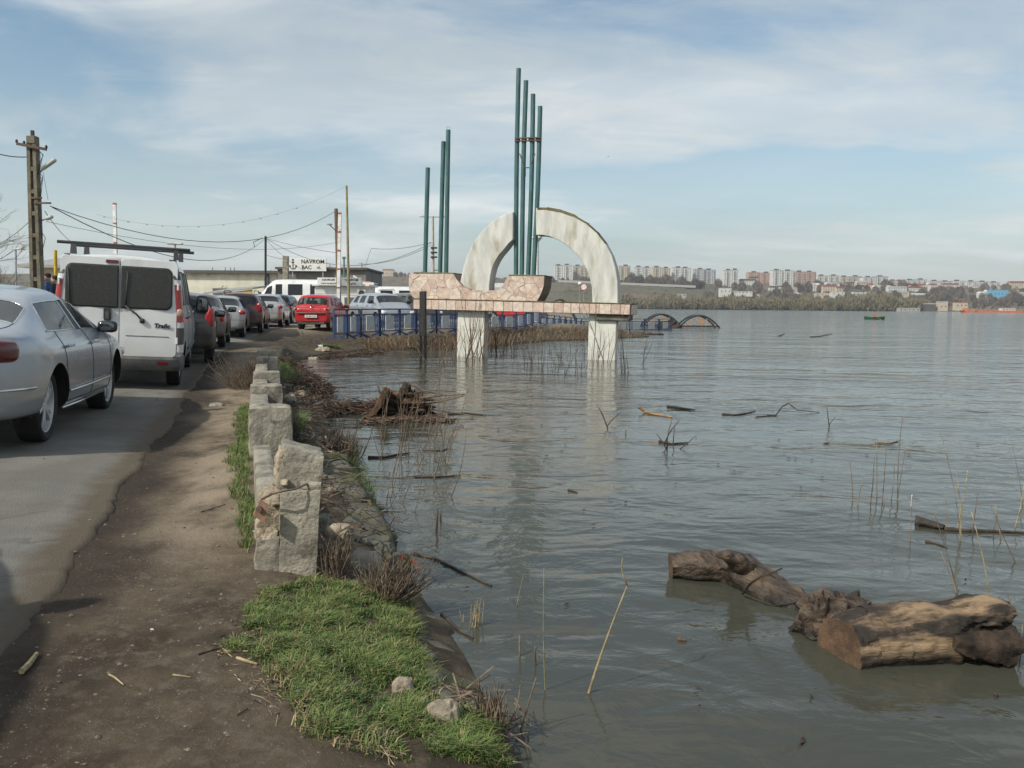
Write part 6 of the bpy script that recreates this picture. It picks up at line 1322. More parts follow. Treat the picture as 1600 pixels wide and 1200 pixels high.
queue_car(mpv, 'parked_car', 'grey crossover car half hidden right of the silver people carrier', p_brown, Vector(D(604, 509, 44)), R(-60), 4.3, .88, 1.62, 2.75, -1.35, .33, '', 'six', g_side, std_extra(None, 4.3, .80, '', mz=1.12, mx=1.05), bumper=grey_pl, group=pg)
queue_car(hatch, 'parked_car', 'red car glimpsed under the monument slab behind the barriers', p_red, Vector(D(770, 508, 56)), R(-20), 4.0, .84, 1.45, 2.5, -1.22, .30, '', 'cover', g_dark, group=pg)
queue_car(sedan, 'parked_car', 'dark car glimpsed behind the barriers left of the left monument leg', p_black, Vector(D(672, 510, 50)), R(-10), 4.4, .86, 1.45, 2.6, -1.28, .31, '', 'cover', g_dark, group=pg)
def minibus(L_=5.9, W_=.98, H=2.55):
    s = [(-2.95, -2.94, -2.88, W_ * .95, .40, 1.35, H - .12, .80, .18), (-2.90, -2.88, -2.80, W_, .36, 1.35, H - .04, .84, .2), (-2.6, -2.6, -2.55, W_, .34, 1.35, H, .85, .22), (-1.2, -1.2, -1.2, W_, .32, 1.35, H, .85, .22), (-1.12, -1.12, -1.12, W_, .32, 1.35, H, .85, .22), (.3, .3, .3, W_, .32, 1.33, H, .85, .22), (.38, .38, .38, W_, .32, 1.33, H, .85, .22), (1.0, 1.0, 1.0, W_, .32, 1.30, H - .02, .84, .22), (1.08, 1.08, 1.06, W_, .32, 1.30, H - .04, .84, .22), (1.75, 1.95, 1.45, W_, .32, 1.26, H - .35, .80, .2), (1.85, 2.12, 1.55, W_, .32, 1.25, H - .45, .78, .15), (2.30, 2.32, 2.28, W_ * .97, .34, 1.12, 1.22, .78, .04), (2.75, 2.75, 2.72, W_ * .88, .36, .88, .96, .66, .03), (2.93, 2.93, 2.9, W_ * .76, .40, .70, .76, .55, .03)]
    g = {(2, 4): 'window:a', (4, 4): 'window:b', (6, 4): 'window:c', (8, 4): 'window:d'}
    for k in (5, 6): g[(10, k)] = 'windscreen'; g[('T', k)] = 'body'
    g[('T', 4)] = 'rear_window'
    for k in (1, 2, 3): g[(8, k)] = 'door:f'; g[(9, k)] = 'door:f'; g[(5, k)] = 'door:s'; g[(6, k)] = 'door:s'
    a = L_ / 5.9; return [tuple(v * a for v in q[:3]) + q[3:] for q in s], g
def bus_extra(t):
    for s in (-1, 1): lamp(t, 'headlight', (2.75, s * .72, .85), (.3, .26, .24), lens_clr, .6); lamp(t, 'tail_light', (-2.9, s * .9, 1.0), (.12, .14, .5), lens_red, .5)
    mirror(t, 1.9, 1.0, 1.5, black_pl, None, 1.2, (.16, .2, .32)); mb = MB(); mb.box((2.92, 0, .62), (.08, 1.2, .2), .03); mb.build('grille', black_pl, t)
p_bus = paint('minibus_white', (.72, .72, .71), metal=0, amt=.2)
queue_car(minibus, 'minibus', 'white high roofed minibus behind the red hatchback, nose to the left', p_bus, Vector(D(500, 490, 60)), R(183), 5.9, .98, 2.6, 3.5, -1.75, .34, '', 'cover', g_dark, bus_extra, cat='minibus', group='white minibuses behind the parked cars')
queue_car(minibus, 'minibus', 'white minibus with a dark side window partly behind the stone base', p_bus, Vector(D(607, 490, 63)), R(8), 5.4, .98, 2.4, 3.3, -1.6, .34, '', 'cover', g_dark, bus_extra, cat='minibus', group='white minibuses behind the parked cars')
st, g = sedan(4.4, .87, 1.44); q0 = Vector((*xy(1.75, -2.16), 0))
make_car('parked_car', 'dark car next in the queue behind the silver coupe, just outside the left edge', 'car', qg, car_matrix(q0, HEAD, .81), st, g, p_blue, 2.55, .81, .31, .19, 'cover', -1.28, g_dark, std_extra(None, 4.4, .77, ''), black_pl, .009)
# ------------------------------------------------------------------ landing yard: barriers, buildings, poles, wires
blue_p = M('barrier_blue', (.026, .048, .12), .5, var=.25, scale=5, stain=(.07, .05, .05), stain_scale=6, stain_lo=.6, stain_hi=.7); plate_g = M('barrier_plate', (.52, .54, .54), .6, var=.12, scale=5)
def barrier_proto():
    t = thing('crowd_barrier', '', 'barrier', (0, 0, 0), 0, 'blue pedestrian barriers along the landing'); W_, H = 1.7, 1.0
    for x in (-W_ / 2, W_ / 2):
        mb = MB(); mb.box((x, 0, H / 2), (.055, .055, H)); mb.beam((x, 0, .16), (x, -.32, .01), .045, .045); mb.beam((x, 0, .16), (x, .32, .01), .045, .045); mb.build('post', blue_p, t)
    for z, nm in ((H - .02, 'rail'), (.18, 'rail'), (.80, 'rail')): MB().box((0, 0, z), (W_ - .06, .045, .045)).build(nm, blue_p, t)
    for x in (-.66, -.50, .50, .66): MB().box((x, 0, .49), (.04, .035, .62)).build('bar', blue_p, t)
    mb = MB(); mb.box((0, 0, .49), (.74, .025, .50), .005); mb.build('plate', plate_g, t); return t
bproto = barrier_proto(); first = True
FEN = [((540, 531, 30.5), (556, 529, 31.8)), ((556, 529, 31.8), (563, 524, 33.2))]
def walk(p0, p1, n):
    for i in range(n):
        yield p0.lerp(p1, i / n), p0.lerp(p1, (i + 1) / n)
segs = []
pA, pB, pC, pD_, pE, pF = D(521, 530, 28), D(562, 526, 29.6), D(650, 520, 34.2), D(806, 512, 43.5), D(908, 520, 60), D(1050, 524, 68)
zz = [.58, .60, .60, .48, -.10, -.16]
for p, z in zip((pA, pB, pC, pD_, pE, pF), zz): p.z = z
for a, b in ((pA, pB), (pB, pC), (pC, pD_), (pD_, pE), (pE, pF)):
    n = max(1, round((b - a).length / (.95 if a is pA else 1.74))); segs += list(walk(a, b, n))
ordn = ['first and nearest blue barrier beside the red hatchback', 'second blue barrier, angled beside the red hatchback', 'third blue barrier, in front of the silver people carrier']
cnt = {}
for i, (a, b) in enumerate(segs):
    o = bproto if i == 0 else copy_tree(bproto); m = (a + b) / 2; d = b - a
    z = max(m.z - .02, gz(m.x, m.y, False)) if i < 14 else m.z
    o.location = (m.x, m.y, z); o.rotation_euler = (0, 0, math.atan2(d.y, d.x) + random.uniform(-.06, .06)); o.scale = (d.length / 1.74 * .98, 1, 1)
    px = 800 + F * m.x / m.y
    grp_ = 'left of the black sign' if px < 655 else 'between the black sign and the left monument leg' if px < 730 else 'under the slab between the monument legs' if px < 925 else 'half drowned right of the right leg'
    cnt[grp_] = cnt.get(grp_, 0) + 1; o['label'] = ordn[i] if i < 3 else ORD[min(15, cnt[grp_] - 1)] + ' from the left, blue barrier ' + grp_
# reed-grown bank in front of the barriers
rg = random.Random(41); mb = MB()
for _ in range(2100):
    t = rg.random(); base = [(-5.4, 32.0), (-4.5, 33.0), (-2.6, 33.6), (-.9, 35.6), (.1, 39.0), (1.6, 42.0), (4.3, 45.2), (7.9, 49.3)]; k = min(6, int(t * 7)); f = t * 7 - k; a, b = Vector(base[k]), Vector(base[k + 1]); c = a.lerp(b, f) + Vector((-.35, 1.0)) * rg.uniform(-.3, 2.5 if k > 2 else 1.0)
    z = max(-.1, gz(c.x, c.y, False)); h = rg.uniform(.12, .5) * (1 if k < 5 else .7); v = Vector((c.x, c.y, z)); t2 = v + Vector((rg.gauss(.03, .4) * h, rg.gauss(0, .25) * h, h)); mb.k = rg.choice([0, 0, 1, 2, 3]); mb.tube([v, v.lerp(t2, .55) + Vector((rg.gauss(0, .03), 0, 0)), t2], [.010, .008, .003], 3, False)
tag(mb.build('bank_reeds', [twig, M('rust_reed', (.17, .085, .04), .9, var=.3, scale=9, detail=2), twig_d, straw], recalc=False), kind='stuff')
# buildings
cream = M('cream_render', (.62, .60, .50), .9, var=.1, scale=.9, stain=(.42, .38, .28), stain_scale=.7); grey_b2 = M('grey_cladding', (.17, .165, .155), .8, var=.15, scale=.9); white_p = M('white_panel', (.70, .70, .68), .6, var=.06, scale=2); yellow_p = M('yellow_panel', (.52, .36, .03), .6); bluegrey = M('blue_grey_pipe', (.10, .13, .16), .6); roof_g = M('grey_sheet_roof', (.30, .30, .29), .6, var=.12)
def span(px0, px1, y): return D(px0, 480, y).x, D(px1, 480, y).x
def zat(py, y, px=400): return D(px, py, y).z
y = 82.0; x0, x1 = span(120, 434, y); zt = zat(427, y, 380); t = thing('warehouse', 'long low cream warehouse with a dark flat roof behind the car queue', 'building', ((x0 + x1) / 2, y, .7)); w = x1 - x0; h = zt - .7
mb = MB(); mb.box((0, 6, h / 2), (w, 12, h)); wl = mb.build('wall', cream, t)
mb = MB(); mb.box((0, 5.9, h + .12), (w + .8, 12.8, .26)); mb.build('roof', roof_dark, t)
mb = MB(); mb.tube([(w / 2 - .9, -.12, h - .1), (w / 2 - .9, -.12, .1)], .14, 8); mb.tube([(w / 2 - .9, -.12, h), (w / 2 - .5, -.12, h + .2)], .14, 8); mb.build('downpipe', bluegrey, t)
for i in range(4): mb = MB(); mb.box((-w / 2 + 4 + i * 5, -.02, 1.9), (1.8, .14, 1.2)); mb.build('window', win_dark, t)
mb = MB(); a = D(345, 452, y - 1).x - t.location.x; mb.tube([(a, -.2, h - 1.2), (a - .3, -.35, h - 1.6), (a + .5, -.3, h - 2.6)], .05, 5); mb.build('bracket', steel, t)
for px in (332, 352, 360, 366): xx = D(px, 420, y + 4).x - t.location.x; MB().tube([(xx, 4, h), (xx, 4, h + .7)], .06, 5).build('vent_pipe', steel, t)
y = 81.0; x0, x1 = span(434.6, 572, y); zt = zat(421, y, 500); t = thing('ferry_office', 'dark grey flat ferry building carrying the anchor sign on its roof', 'building', ((x0 + x1) / 2, y, .7)); w = x1 - x0; h = zt - .7
mb = MB(); mb.box((0, 5, h / 2), (w, 10, h)); mb.build('wall', grey_b2, t); mb = MB(); mb.box((0, 4.9, h + .09), (w + .3, 10.5, .2)); mb.build('roof', roof_dark, t)
for px in (458, 530): xx = D(px, 450, y).x - t.location.x; mb = MB(); mb.box((xx, -.03, h * .5), (1.7, .16, 1.0)); mb.build('window', win_dark, t)
def signboard(px0, px1, py0, py1, y, label, lines, legs, anchor=False, bg_=white_p):
    a, b = D(px0, py1, y), D(px1, py0, y); c = (a + b) / 2; w, h = b.x - a.x, b.z - a.z; t = thing('signboard', label, 'sign', (c.x, c.y, c.z)); mb = MB(); mb.box((0, 0, 0), (w, .12, h), .02); mb.build('panel', bg_, t)
    for (tx, s, ox, oz, off) in lines: text_mesh(tx, s * h, ink, 'lettering', t, Matrix.Translation((ox * w, -.068, oz * h)) @ Matrix.Rotation(R(90), 4, 'X'), .006, off * h)
    for lx in (-.4, .4): MB().box((lx * w, .1, -h / 2 - legs / 2), (.1, .1, legs + .1)).build('leg', steel, t)
    if anchor:
        mb = MB(); x = -.38 * w; r = .24 * h; yy = -.075
        mb.tube([(x, yy, .30 * h), (x, yy, -.32 * h)], .030 * h, 6); mb.tube([(x - .10 * h, yy, .17 * h), (x + .10 * h, yy, .17 * h)], .026 * h, 6); mb.tube([(x + .06 * h * math.cos(k * .6283), yy, .35 * h + .06 * h * math.sin(k * .6283)) for k in range(11)], .022 * h, 6); mb.tube([(x + r * math.cos(R(180 + k * 18)), yy, -.10 * h + r * math.sin(R(180 + k * 18))) for k in range(11)], .028 * h, 6)
        for s in (-1, 1): mb.tube([(x + s * r * 1.2, yy, -.16 * h), (x + s * r, yy, -.04 * h), (x + s * r * .72, yy, -.13 * h)], .024 * h, 5)
        mb.build('anchor_emblem', ink, t)
    return t
signboard(451, 510, 403.5, 423.5, 80.5, 'white rooftop sign with a black anchor and NAVROM BAC lettering', [('NAVROM', .42, .145, .22, .010), ('BAC', .40, -.02, -.22, .010), ('nL', .32, .30, -.22, .004)], .5, True)
mb = MB(); 
y = 58.0; x0, x1 = span(492, 575, y); t = thing('ticket_kiosk', 'white ticket cabin with an air conditioner behind the red hatchback', 'kiosk', ((x0 + x1) / 2, y, .68)); w = x1 - x0; h = zat(447, y, 530) - .68
mb = MB(); mb.box((0, 1.6, h / 2), (w, 3.2, h), .03); mb.build('wall', white_p, t)
for i in range(7): MB().box((0, -.012, h - .15 - i * .11), (w - .1, .03, .03)).build('slat', white_p, t) if i < 5 else None
mb = MB(); mb.box((0, 1.6, h + .06), (w + .3, 3.6, .14), .02); mb.build('roof', white_p, t)
for a in (-.25, .2): mb = MB(); mb.box((a * w, -.03, h * .52), (w * .28, .08, h * .3)); mb.build('window', win_dark, t)
ac = D(566, 458, y - .5); t2 = thing('air_conditioner', 'boxy grey air conditioner hung on the ticket cabin', 'air conditioner', (ac.x, ac.y, ac.z)); mb = MB(); mb.box((0, 0, 0), (.56, .5, .5), .02); mb.build('casing', M('ac_casing', (.45, .45, .42), .6), t2); mb = MB(); mb.lathe([(.01, -.27), (.2, -.27), (.2, -.24)], 20, 'Y', (.0, 0, 0)); mb.build('fan_grille', black_pl, t2)
signboard(496, 531, 434, 446, 57.6, 'white sign on the ticket cabin reading NAVROM CASA DE BILETE', [('NAVROM', .38, .0, .22, .006), ('CASA DE BILETE', .27, .0, -.24, .002)], .05); signboard(533, 566, 434, 447, 57.7, 'grey lettered sign beside the white cabin sign', [('NAVROM', .38, .0, .22, .006), ('BILETE', .34, .0, -.24, .004)], .05, bg_=M('grey_sign', (.33, .34, .35), .6))
y = 66.0; x0, x1 = span(322, 399, y); t = thing('lean_to', 'low lean-to shelter with a grey sheet roof and yellow end beside the warehouse', 'shelter', ((x0 + x1) / 2, y, .7)); w = x1 - x0; h1, h2 = zat(450, y, 400) - .7, zat(460, y, 330) - .7
mb = MB(); mb.add([(-w / 2, -.5, h2), (w / 2, -.5, h1 - .1), (w / 2, 6, h1 + .3), (-w / 2, 6, h2 + .5), (-w / 2, -.5, h2 + .12), (w / 2, -.5, h1 + .02), (w / 2, 6, h1 + .42), (-w / 2, 6, h2 + .62)], [(0, 1, 2, 3), (4, 5, 6, 7), (0, 1, 5, 4), (1, 2, 6, 5), (2, 3, 7, 6), (3, 0, 4, 7)]); mb.build('roof', roof_g, t)
mb = MB(); mb.prism([(-w * .05, h2 + .12), (w / 2 - .1, h1 - .12), (w / 2 - .1, h2 - .05), (-w * .05, h2 - .05)], -.40, -.34); mb.build('fascia', yellow_p, t)
for a in (-.48, .48): MB().box((a * w, -.2, h2 / 2), (.12, .12, h2)).build('post', steel, t)
y = 46.0; x0, x1 = span(42, 120, y); t = thing('roadside_house', 'small cream roadside house with a low hipped roof at the left edge', 'house', ((x0 + x1) / 2, y, .95)); w = x1 - x0; zr0, zr1 = zat(419, y, 60) - .95, zat(394, y, 96) - .95
mb = MB(); mb.box((.3, 3, zr0 / 2), (w - 1.2, 6, zr0)); mb.build('wall', cream, t)
mb = MB(); mb.add([(-w / 2, -.8, zr0), (w / 2, -.8, zr0), (w / 2, 6.8, zr0), (-w / 2, 6.8, zr0), (-w / 2, -.8, zr0 + .16), (w / 2, -.8, zr0 + .16), (w / 2, 6.8, zr0 + .16), (-w / 2, 6.8, zr0 + .16), (w * .25, 3, zr1 + .1), (w * .5, 3, zr1)], [(0, 1, 2, 3), (0, 1, 5, 4), (1, 2, 6, 5), (2, 3, 7, 6), (3, 0, 4, 7), (4, 5, 9, 8), (5, 6, 9), (6, 7, 8, 9), (7, 4, 8)]); mb.build('roof', roof_g, t)
mb = MB(); mb.box((-.4, -.03, zr0 * .55), (1.1, .12, 1.2)); mb.build('window', win_dark, t)
y = 60.0; x0, x1 = span(12, 48, y); t = thing('garden_wall', 'low brown wall beyond the roadside house at the left edge', 'wall', ((x0 + x1) / 2, y, .9)); mb = MB(); mb.box((0, 0, .75), (x1 - x0, .3, 1.7)); mb.build('masonry', M('brown_masonry', (.16, .125, .095), .9), t); mb = MB(); mb.box((0, 0, 1.65), (x1 - x0 + .2, .5, .1)); mb.build('coping', roof_g, t)
# poles
old_conc = M('pole_concrete', (.165, .145, .105), .9, var=.25, scale=4, bump=.3); old_wood = M('pole_wood', (.16, .115, .08), .9, var=.25, scale=5, stretch=(3, 3, .4)); ochre_pole = M('ochre_pole', (.26, .225, .11), .8, var=.25, scale=3); grn_pole = M('green_pole', (.07, .16, .15), .6, var=.2); lampgrey = M('lamp_housing', (.52, .52, .47), .6)
wh = M('white_enamel', (.72, .72, .70), .5); rd = M('red_enamel', (.42, .09, .08), .5)
y = 26.0; b = D(58, 462, y); tp = D(51, 214, y); zb = .85; t = thing('utility_pole', 'tall slotted concrete utility pole with a crossarm at the left edge', 'utility pole', (b.x, y, zb)); H = tp.z - zb; lean = tp.x - b.x
def lx(z): return lean * z / H
for s in (-1, 1): mb = MB(); mb.beam((s * .125 + lx(0) , 0, -.5), (s * .085 + lx(H), 0, H), .10, .22, up=(0, 1, 0)); mb.build('leg', old_conc, t)
for i in range(8): z = .9 + (H - 1.2) * i / 7; MB().box((lx(z), 0, z), (.22 - .04 * i / 7, .20, .12)).build('rung', old_conc, t)
MB().box((lx(H), 0, H - .1), (.27, .26, .24), .02).build('cap', old_conc, t); MB().box((lx(H), 0, H + .1), (.08, .08, .18)).build('insulator', blk, t)
mb = MB(); ca, cb = D(31, 226, y), D(77, 235, y); ca, cb = ca - t.location, cb - t.location; mb.beam(ca + Vector((0, -.16, 0)), cb + Vector((0, -.16, 0)), .07, .08); arm = mb.build('crossarm', rust, t)
for p in (ca, cb, ca.lerp(cb, .25)): MB().superq((p.x, -.16, p.z + .07), (.07, .07, .12), .8, 8, 6).build('insulator', blk, t)
def street_lamp(px0, py0, px1, py1, hx, hy, tt, nm='lamp'):
    a, m_, c = D(px0, py0, y) - t.location, D(px1, py1, y) - t.location, D(hx, hy, y) - t.location; mb = MB(); mb.tube([a, m_], .022, 6); o = mb.build('lamp_arm', steel, t); d = (c - m_); mb = MB(); mb.beam(m_ - d * .1, c, .16, .10, ch=.03); mb.build('lamp_head', lampgrey, o)
street_lamp(62, 271, 67, 263, 87, 249, 0); street_lamp(64, 345, 72, 342, 82, 338, 1)
rg = random.Random(2)
for i in range(9): z = H * rg.uniform(.45, .95); x = lx(z) + .14; MB().tube([(x, -.1, z), (x + rg.uniform(.05, .25), -.15, z - rg.uniform(.1, .4)), (x + rg.uniform(-.02, .1), -.12, z - rg.uniform(.5, .9))], .012, 4).build('cable_loop', blk, t)
for (px, py, w) in ((66, 310, .3), (75, 318, .5)): p = D(px, py, y) - t.location; MB().box((p.x - .1, -.12, p.z), (w, .06, .05)).build('bracket', rust, t)
def pole(name, label, cat, px0, py0, px1, py1, y, zb, r, mat, r1=None, box=False):
    a = D(px0, py0, y); zb = max(-.3, gz(a.x, y, False)) if y < 86 else zb - .3; a.z = zb; b2 = D(px1, py1, y); t = thing(name, label, cat, (a.x, y, zb)); d = b2 - a; mb = MB()
    if box: mb.beam((0, 0, -.3), d, r * 2, r * 2, up=(0, 1, 0))
    else: mb.tube([(0, 0, -.3), d * .5, d], [r, (r + (r1 or r)) / 2, r1 or r], 10)
    mb.build('shaft', mat, t, 40); return t, d
t, d = pole('wooden_pole', 'brown wooden pole carrying wires above the red hatchback', 'utility pole', 531, 505, 525, 326, 47, .98, .13, old_wood, .10); MB().beam(d + Vector((-.32, -.1, -.9)), d + Vector((-.0, -.1, -1.2)), .05, .05).build('bracket', rust, t); MB().superq(d + Vector((-.34, -.1, -.86)), (.3, .12, .09), .5, 10, 6).build('lamp_head', steel, t)
def boom(label, px0, py0, px1, py1, y, zb, w=.11):
    a = D(px0, py0, y); zb = gz(a.x, y, False); a.z = zb; b2 = D(px1, py1, y); t = thing('barrier_boom', label, 'barrier boom', (a.x, y, zb)); d = b2 - a; n = 6
    for i in range(n):
        for u0, u1, m_ in ((0, .90, wh), (.90, 1, rd)): mb = MB(); mb.beam(d * ((i + u0) / n), d * ((i + u1) / n), w, w * .8, up=(0, 1, 0)); mb.build('segment', m_, t)
    MB().box((0, 0, .0), (.32, .3, 1.1), .02).build('pedestal', wh, t)
boom('raised white and red barrier boom beside the brown wooden pole', 528, 505, 531, 332, 46.4, .98, .17); boom('raised white and red boom sticking up behind the white van', 182, 470, 179, 317, 40, 1.4, .14)
t, d = pole('ochre_mast', 'slender ochre mast standing right of the wooden pole', 'mast', 546, 512, 541.5, 290, 43, .95, .075, ochre_pole, .05); t, d = pole('green_mast', 'thin green pole between the wooden pole and the ochre mast', 'mast', 538, 500, 537.5, 404, 60, .95, .06, grn_pole); MB().superq(d + Vector((0, 0, .05)), (.25, .2, .18), .6, 8, 6).build('cap', grn_pole, t)
t, d = pole('steel_mast', 'thin dark steel mast in front of the cream warehouse', 'mast', 414.5, 470, 415, 369, 70, 1.1, .09, blk); MB().tube([d + Vector((-.9, 0, -.9)), d + Vector((-1.0, 0, -.5)), d + Vector((-.3, 0, -.15))], .03, 5).build('hook', blk, t)
t, d = pole('square_pole', 'stout weathered concrete pole in front of the ferry building', 'utility pole', 446, 480, 446.5, 400, 74, 1.1, .22, conc, box=True)
t, d = pole('street_lamp', 'tee shaped twin street lamp behind the van roof', 'street lamp', 274.5, 470, 273.5, 381, 62, 1.2, .07, steel); MB().box(d, (1.1, .3, .14), .04).build('lamp_head', lampgrey, t)
t, d = pole('street_lamp', 'slim single street lamp beyond the roadside house at the left edge', 'street lamp', 25, 470, 24.5, 390, 55, 1.3, .06, steel); MB().box(d + Vector((.25, 0, .03)), (.7, .2, .1), .03).build('lamp_head', lampgrey, t)
t, d = pole('street_lamp', 'twin armed concrete street lamp behind the three teal pipes', 'street lamp', 677, 490, 676, 338, 66, .9, .15, M('lamp_concrete', (.42, .41, .37), .85), .10); MB().tube([d + Vector((-.7, 0, -.05)), d + Vector((.75, 0, -.05))], .04, 6).build('arm', steel, t); [MB().superq(d + Vector((s * .75, 0, 0)), (.6, .25, .16), .5, 10, 6).build('lamp_head', lampgrey, t) for s in (-1, 1)]; [MB().box(d + Vector((.12, -.15, -2.4 - .35 * k)), (.5, .12, .12)).build('bracket', blk, t) for k in range(3)]
t, d = pole('white_column', 'slim white column with a flared cap seen through the broken ring', 'column', 838, 490, 839, 372, 70, .6, .20, wh, .17); MB().lathe([(.17, -.35), (.20, -.25), (.42, 0), (.42, .10), (.1, .16)], 20, c=d, cap=True).build('cap', wh, t)
t, d = pole('sign_post', 'round white road sign with a red ring right under the arch', 'road sign', 912, 500, 912, 448, 75, .2, .03, steel); mb = MB(); mb.lathe([(.01, -.06), (.30, -.06), (.30, -.03)], 24, 'Y', d + Vector((0, 0, -.02))); mb.build('disc', wh, t); mb = MB(); mb.lathe([(.25, -.07), (.33, -.07), (.33, -.02), (.25, -.02)], 24, 'Y', d + Vector((0, 0, -.02))); mb.build('ring', rd, t)
t, d = pole('lamp_post', 'small globe lamp on a thin post left of the round road sign', 'street lamp', 906, 500, 906, 443, 80, .2, .03, steel); MB().superq(d, (.36, .36, .36), 1, 12, 8).build('globe', wh, t)
t, d = pole('flag_mast', 'thin white mast on a conical foot seen in the scoop of the stone base', 'mast', 771, 455, 772, 415, 95, 1.0, .07, wh, .04)
# leaning white boat canopy / hut seen in the scoop
c = D(773, 447, 92); t = thing('ferry_wheelhouse', 'pale wheelhouse roof showing in the scoop of the stone base', 'boat cabin', (c.x - .1, 92, .3)); mb = MB(); mb.box((0, 1.5, 1.7), (3.6, 3, 3.4), .1); mb.build('wall', wl_grey, t); mb = MB(); mb.prism([(-1.9, 3.4), (1.9, 3.4), (1.2, 3.9), (-1.2, 3.9)], 0, 3); mb.build('roof', wh, t); mb = MB(); mb.beam((1.7, 0, 3.3), (3.4, 0, 5.0), .5, .15); mb.build('ramp_arm', wh, t)
# crane arm with blue and orange machinery behind the cabin
t = thing('ferry_winch', 'orange and blue winch gear with a slanting white jib above the cabin roof', 'winch', D(572, 447, 70)); b = t.location; q_ = lambda px, py: D(px, py, 70) - b
MB().box(q_(563, 443), (.4, .4, .45), .04).build('blue_drum', M('machine_blue', (.05, .12, .3), .5), t); MB().box(q_(575, 443), (.5, .4, .35), .05).build('orange_motor', orange, t); mb = MB(); mb.beam(q_(552, 431), q_(571, 443), .12, .14); mb.build('jib', wh, t); mb = MB(); mb.tube([q_(578, 441), q_(590, 444)], .05, 6); mb.build('hose', steel, t); mb = MB(); mb.box(q_(570, 458) , (1.6, .5, 1.7), .03); mb.build('stand', white_p, t)
# wires
wire_m = M('wire_black', (.02, .02, .022), .6)
def wire(a, b, sag, label, r=.016, n=18, mat=wire_m):
    a, b = Vector(a), Vector(b); mb = MB(); r *= .75; mb.tube([a.lerp(b, i / n) - Vector((0, 0, sag * 4 * (i / n) * (1 - i / n))) for i in range(n + 1)], r, 4, False); tag(mb.build('overhead_wire', mat, None, 180, recalc=False), label, 'wire')
wire(D(78, 322, 26), D(524, 330, 47), 1.35, 'overhead wire from the concrete pole to the wooden pole'); wire(D(82, 324, 26), D(415, 372, 70), 1.7, 'overhead wire sagging from the concrete pole to the thin steel mast', .022); wire(D(415, 372, 70), D(526, 395, 47.5), .1, 'wire from the thin steel mast toward the wooden pole'); wire(D(415, 372, 70), D(676, 378, 66), 2.0, 'wire from the steel mast to the twin armed lamp, passing behind the poles', .022)
wire(D(415, 373, 70), D(446, 402, 74), .12, 'short wire from the steel mast down to the stout concrete pole', .022); wire(D(446, 402, 74), D(478, 424, 80), .1, 'drop wire from the stout pole past the anchor sign', .022); wire(D(415, 398, 70), D(445, 405, 74), .05, 'lower short wire at the stout concrete pole', .02); wire(D(676, 378, 66), D(580, 388, 75), .25, 'wire from the twin armed lamp to the left', .022); wire(D(580, 388, 75), D(566, 430, 78), .0, 'steep stay wire dropping toward the cabin', .02); wire(D(676, 382, 66), D(560, 412, 90), .5, 'lower slanting wire left of the twin armed lamp', .024)
wire(D(-40, 226, 26), D(46, 245, 26), .12, 'thick wire entering from the left edge to the concrete pole', .02); wire(D(-30, 385, 40), D(47, 345, 26), .25, 'wire falling left from the middle of the concrete pole'); wire(D(70, 330, 26), D(128, 382, 45), .3, 'slack wire from the concrete pole down behind the van'); wire(D(72, 346, 26), D(530, 378, 47), .6, 'faint lower wire running right behind the van', .009); wire(D(62, 238, 26), D(75, 312, 26), .02, 'thin vertical lead hanging on the concrete pole', .008)
str_m = M('pale_string', (.30, .30, .31), .8); a, b = D(150, 335, 40), D(541, 291, 43); wire(a, b, 1.15, 'faint slack cord with small tags strung to the ochre mast', .007, mat=str_m)
for i, f in enumerate((.03, .12, .19, .25, .31, .39, .49, .57, .64, .71, .79)): c = a.lerp(b, f) - Vector((0, 0, 1.15 * 4 * f * (1 - f) + .03)); mb = MB(); mb.superq(c, (.11, .035, .04), .8, 8, 6); tag(mb.build('cord_tag', M('tag_grey', (.30, .30, .30), .8) if i == 0 else MATS['tag_grey'], None, 180), 'small dark tag on the slack cord high above the car queue', 'tag', 'tags on the slack cord')
# sunken pontoon bridge hoops beyond the monument
dark_t = M('dark_hoop', (.032, .046, .062), .6, var=.3); orng = M('orange_strut', (.46, .24, .085), .7, var=.2)
def hoop(xl, xr, yb, yt, y, label, n=5):
    a, b = D(xl, yb, y), D(xr, yb, y); top = D((xl + xr) / 2, yt, y).z; w = b.x - a.x; t = thing('sunken_footbridge_hoop', label, 'bridge hoop', ((a.x + b.x) / 2, y, 0))
    for yo in (0, 1.5):
        pts = [(-w / 2 + w * i / 14, yo, -.25 + (top + .25) * (1 - (2 * i / 14 - 1) ** 2)) for i in range(15)]; mb = MB(); mb.tube(pts, .08, 8); mb.build('arch_tube', dark_t, t, 60)
        for i in range(1, n + 1):
            u = i / (n + 1); x = -w / 2 + w * u; z = -.25 + (top + .25) * (1 - (2 * u - 1) ** 2); mb = MB(); mb.beam((x + (.3 if i % 2 else -.1), yo, -.3), (x, yo, z), .085, .05, up=(0, 1, 0)); mb.build('strut', orng, t)
        mb = MB(); mb.box((0, yo, .12), (w * .9, .08, .12)); mb.build('lower_chord', dark_t, t)
hoop(1000, 1068, 512, 491, 76, 'left dark hoop of the sunken footbridge with orange struts'); hoop(1057, 1128, 512, 493, 74, 'right dark hoop of the sunken footbridge with orange struts'); hoop(845, 905, 480, 468, 82, 'dark hoop rising above the slab beside the stone base', 4)
mb = MB(); rough_block(mb, [(-1.2, -.4, -.3), (1.2, -.4, -.3), (1.2, .5, -.3), (-1.2, .5, -.3), (-.8, -.2, .5), (.6, -.2, .65), (.8, .3, .4), (-.9, .3, .45)], 10, .25, 2, .3, 3); o = mb.build('drift_heap', twig_d); o.location = P(1048, 512, 0); tag(o, 'dark heap of driftwood caught between the sunken hoops', 'driftwood')
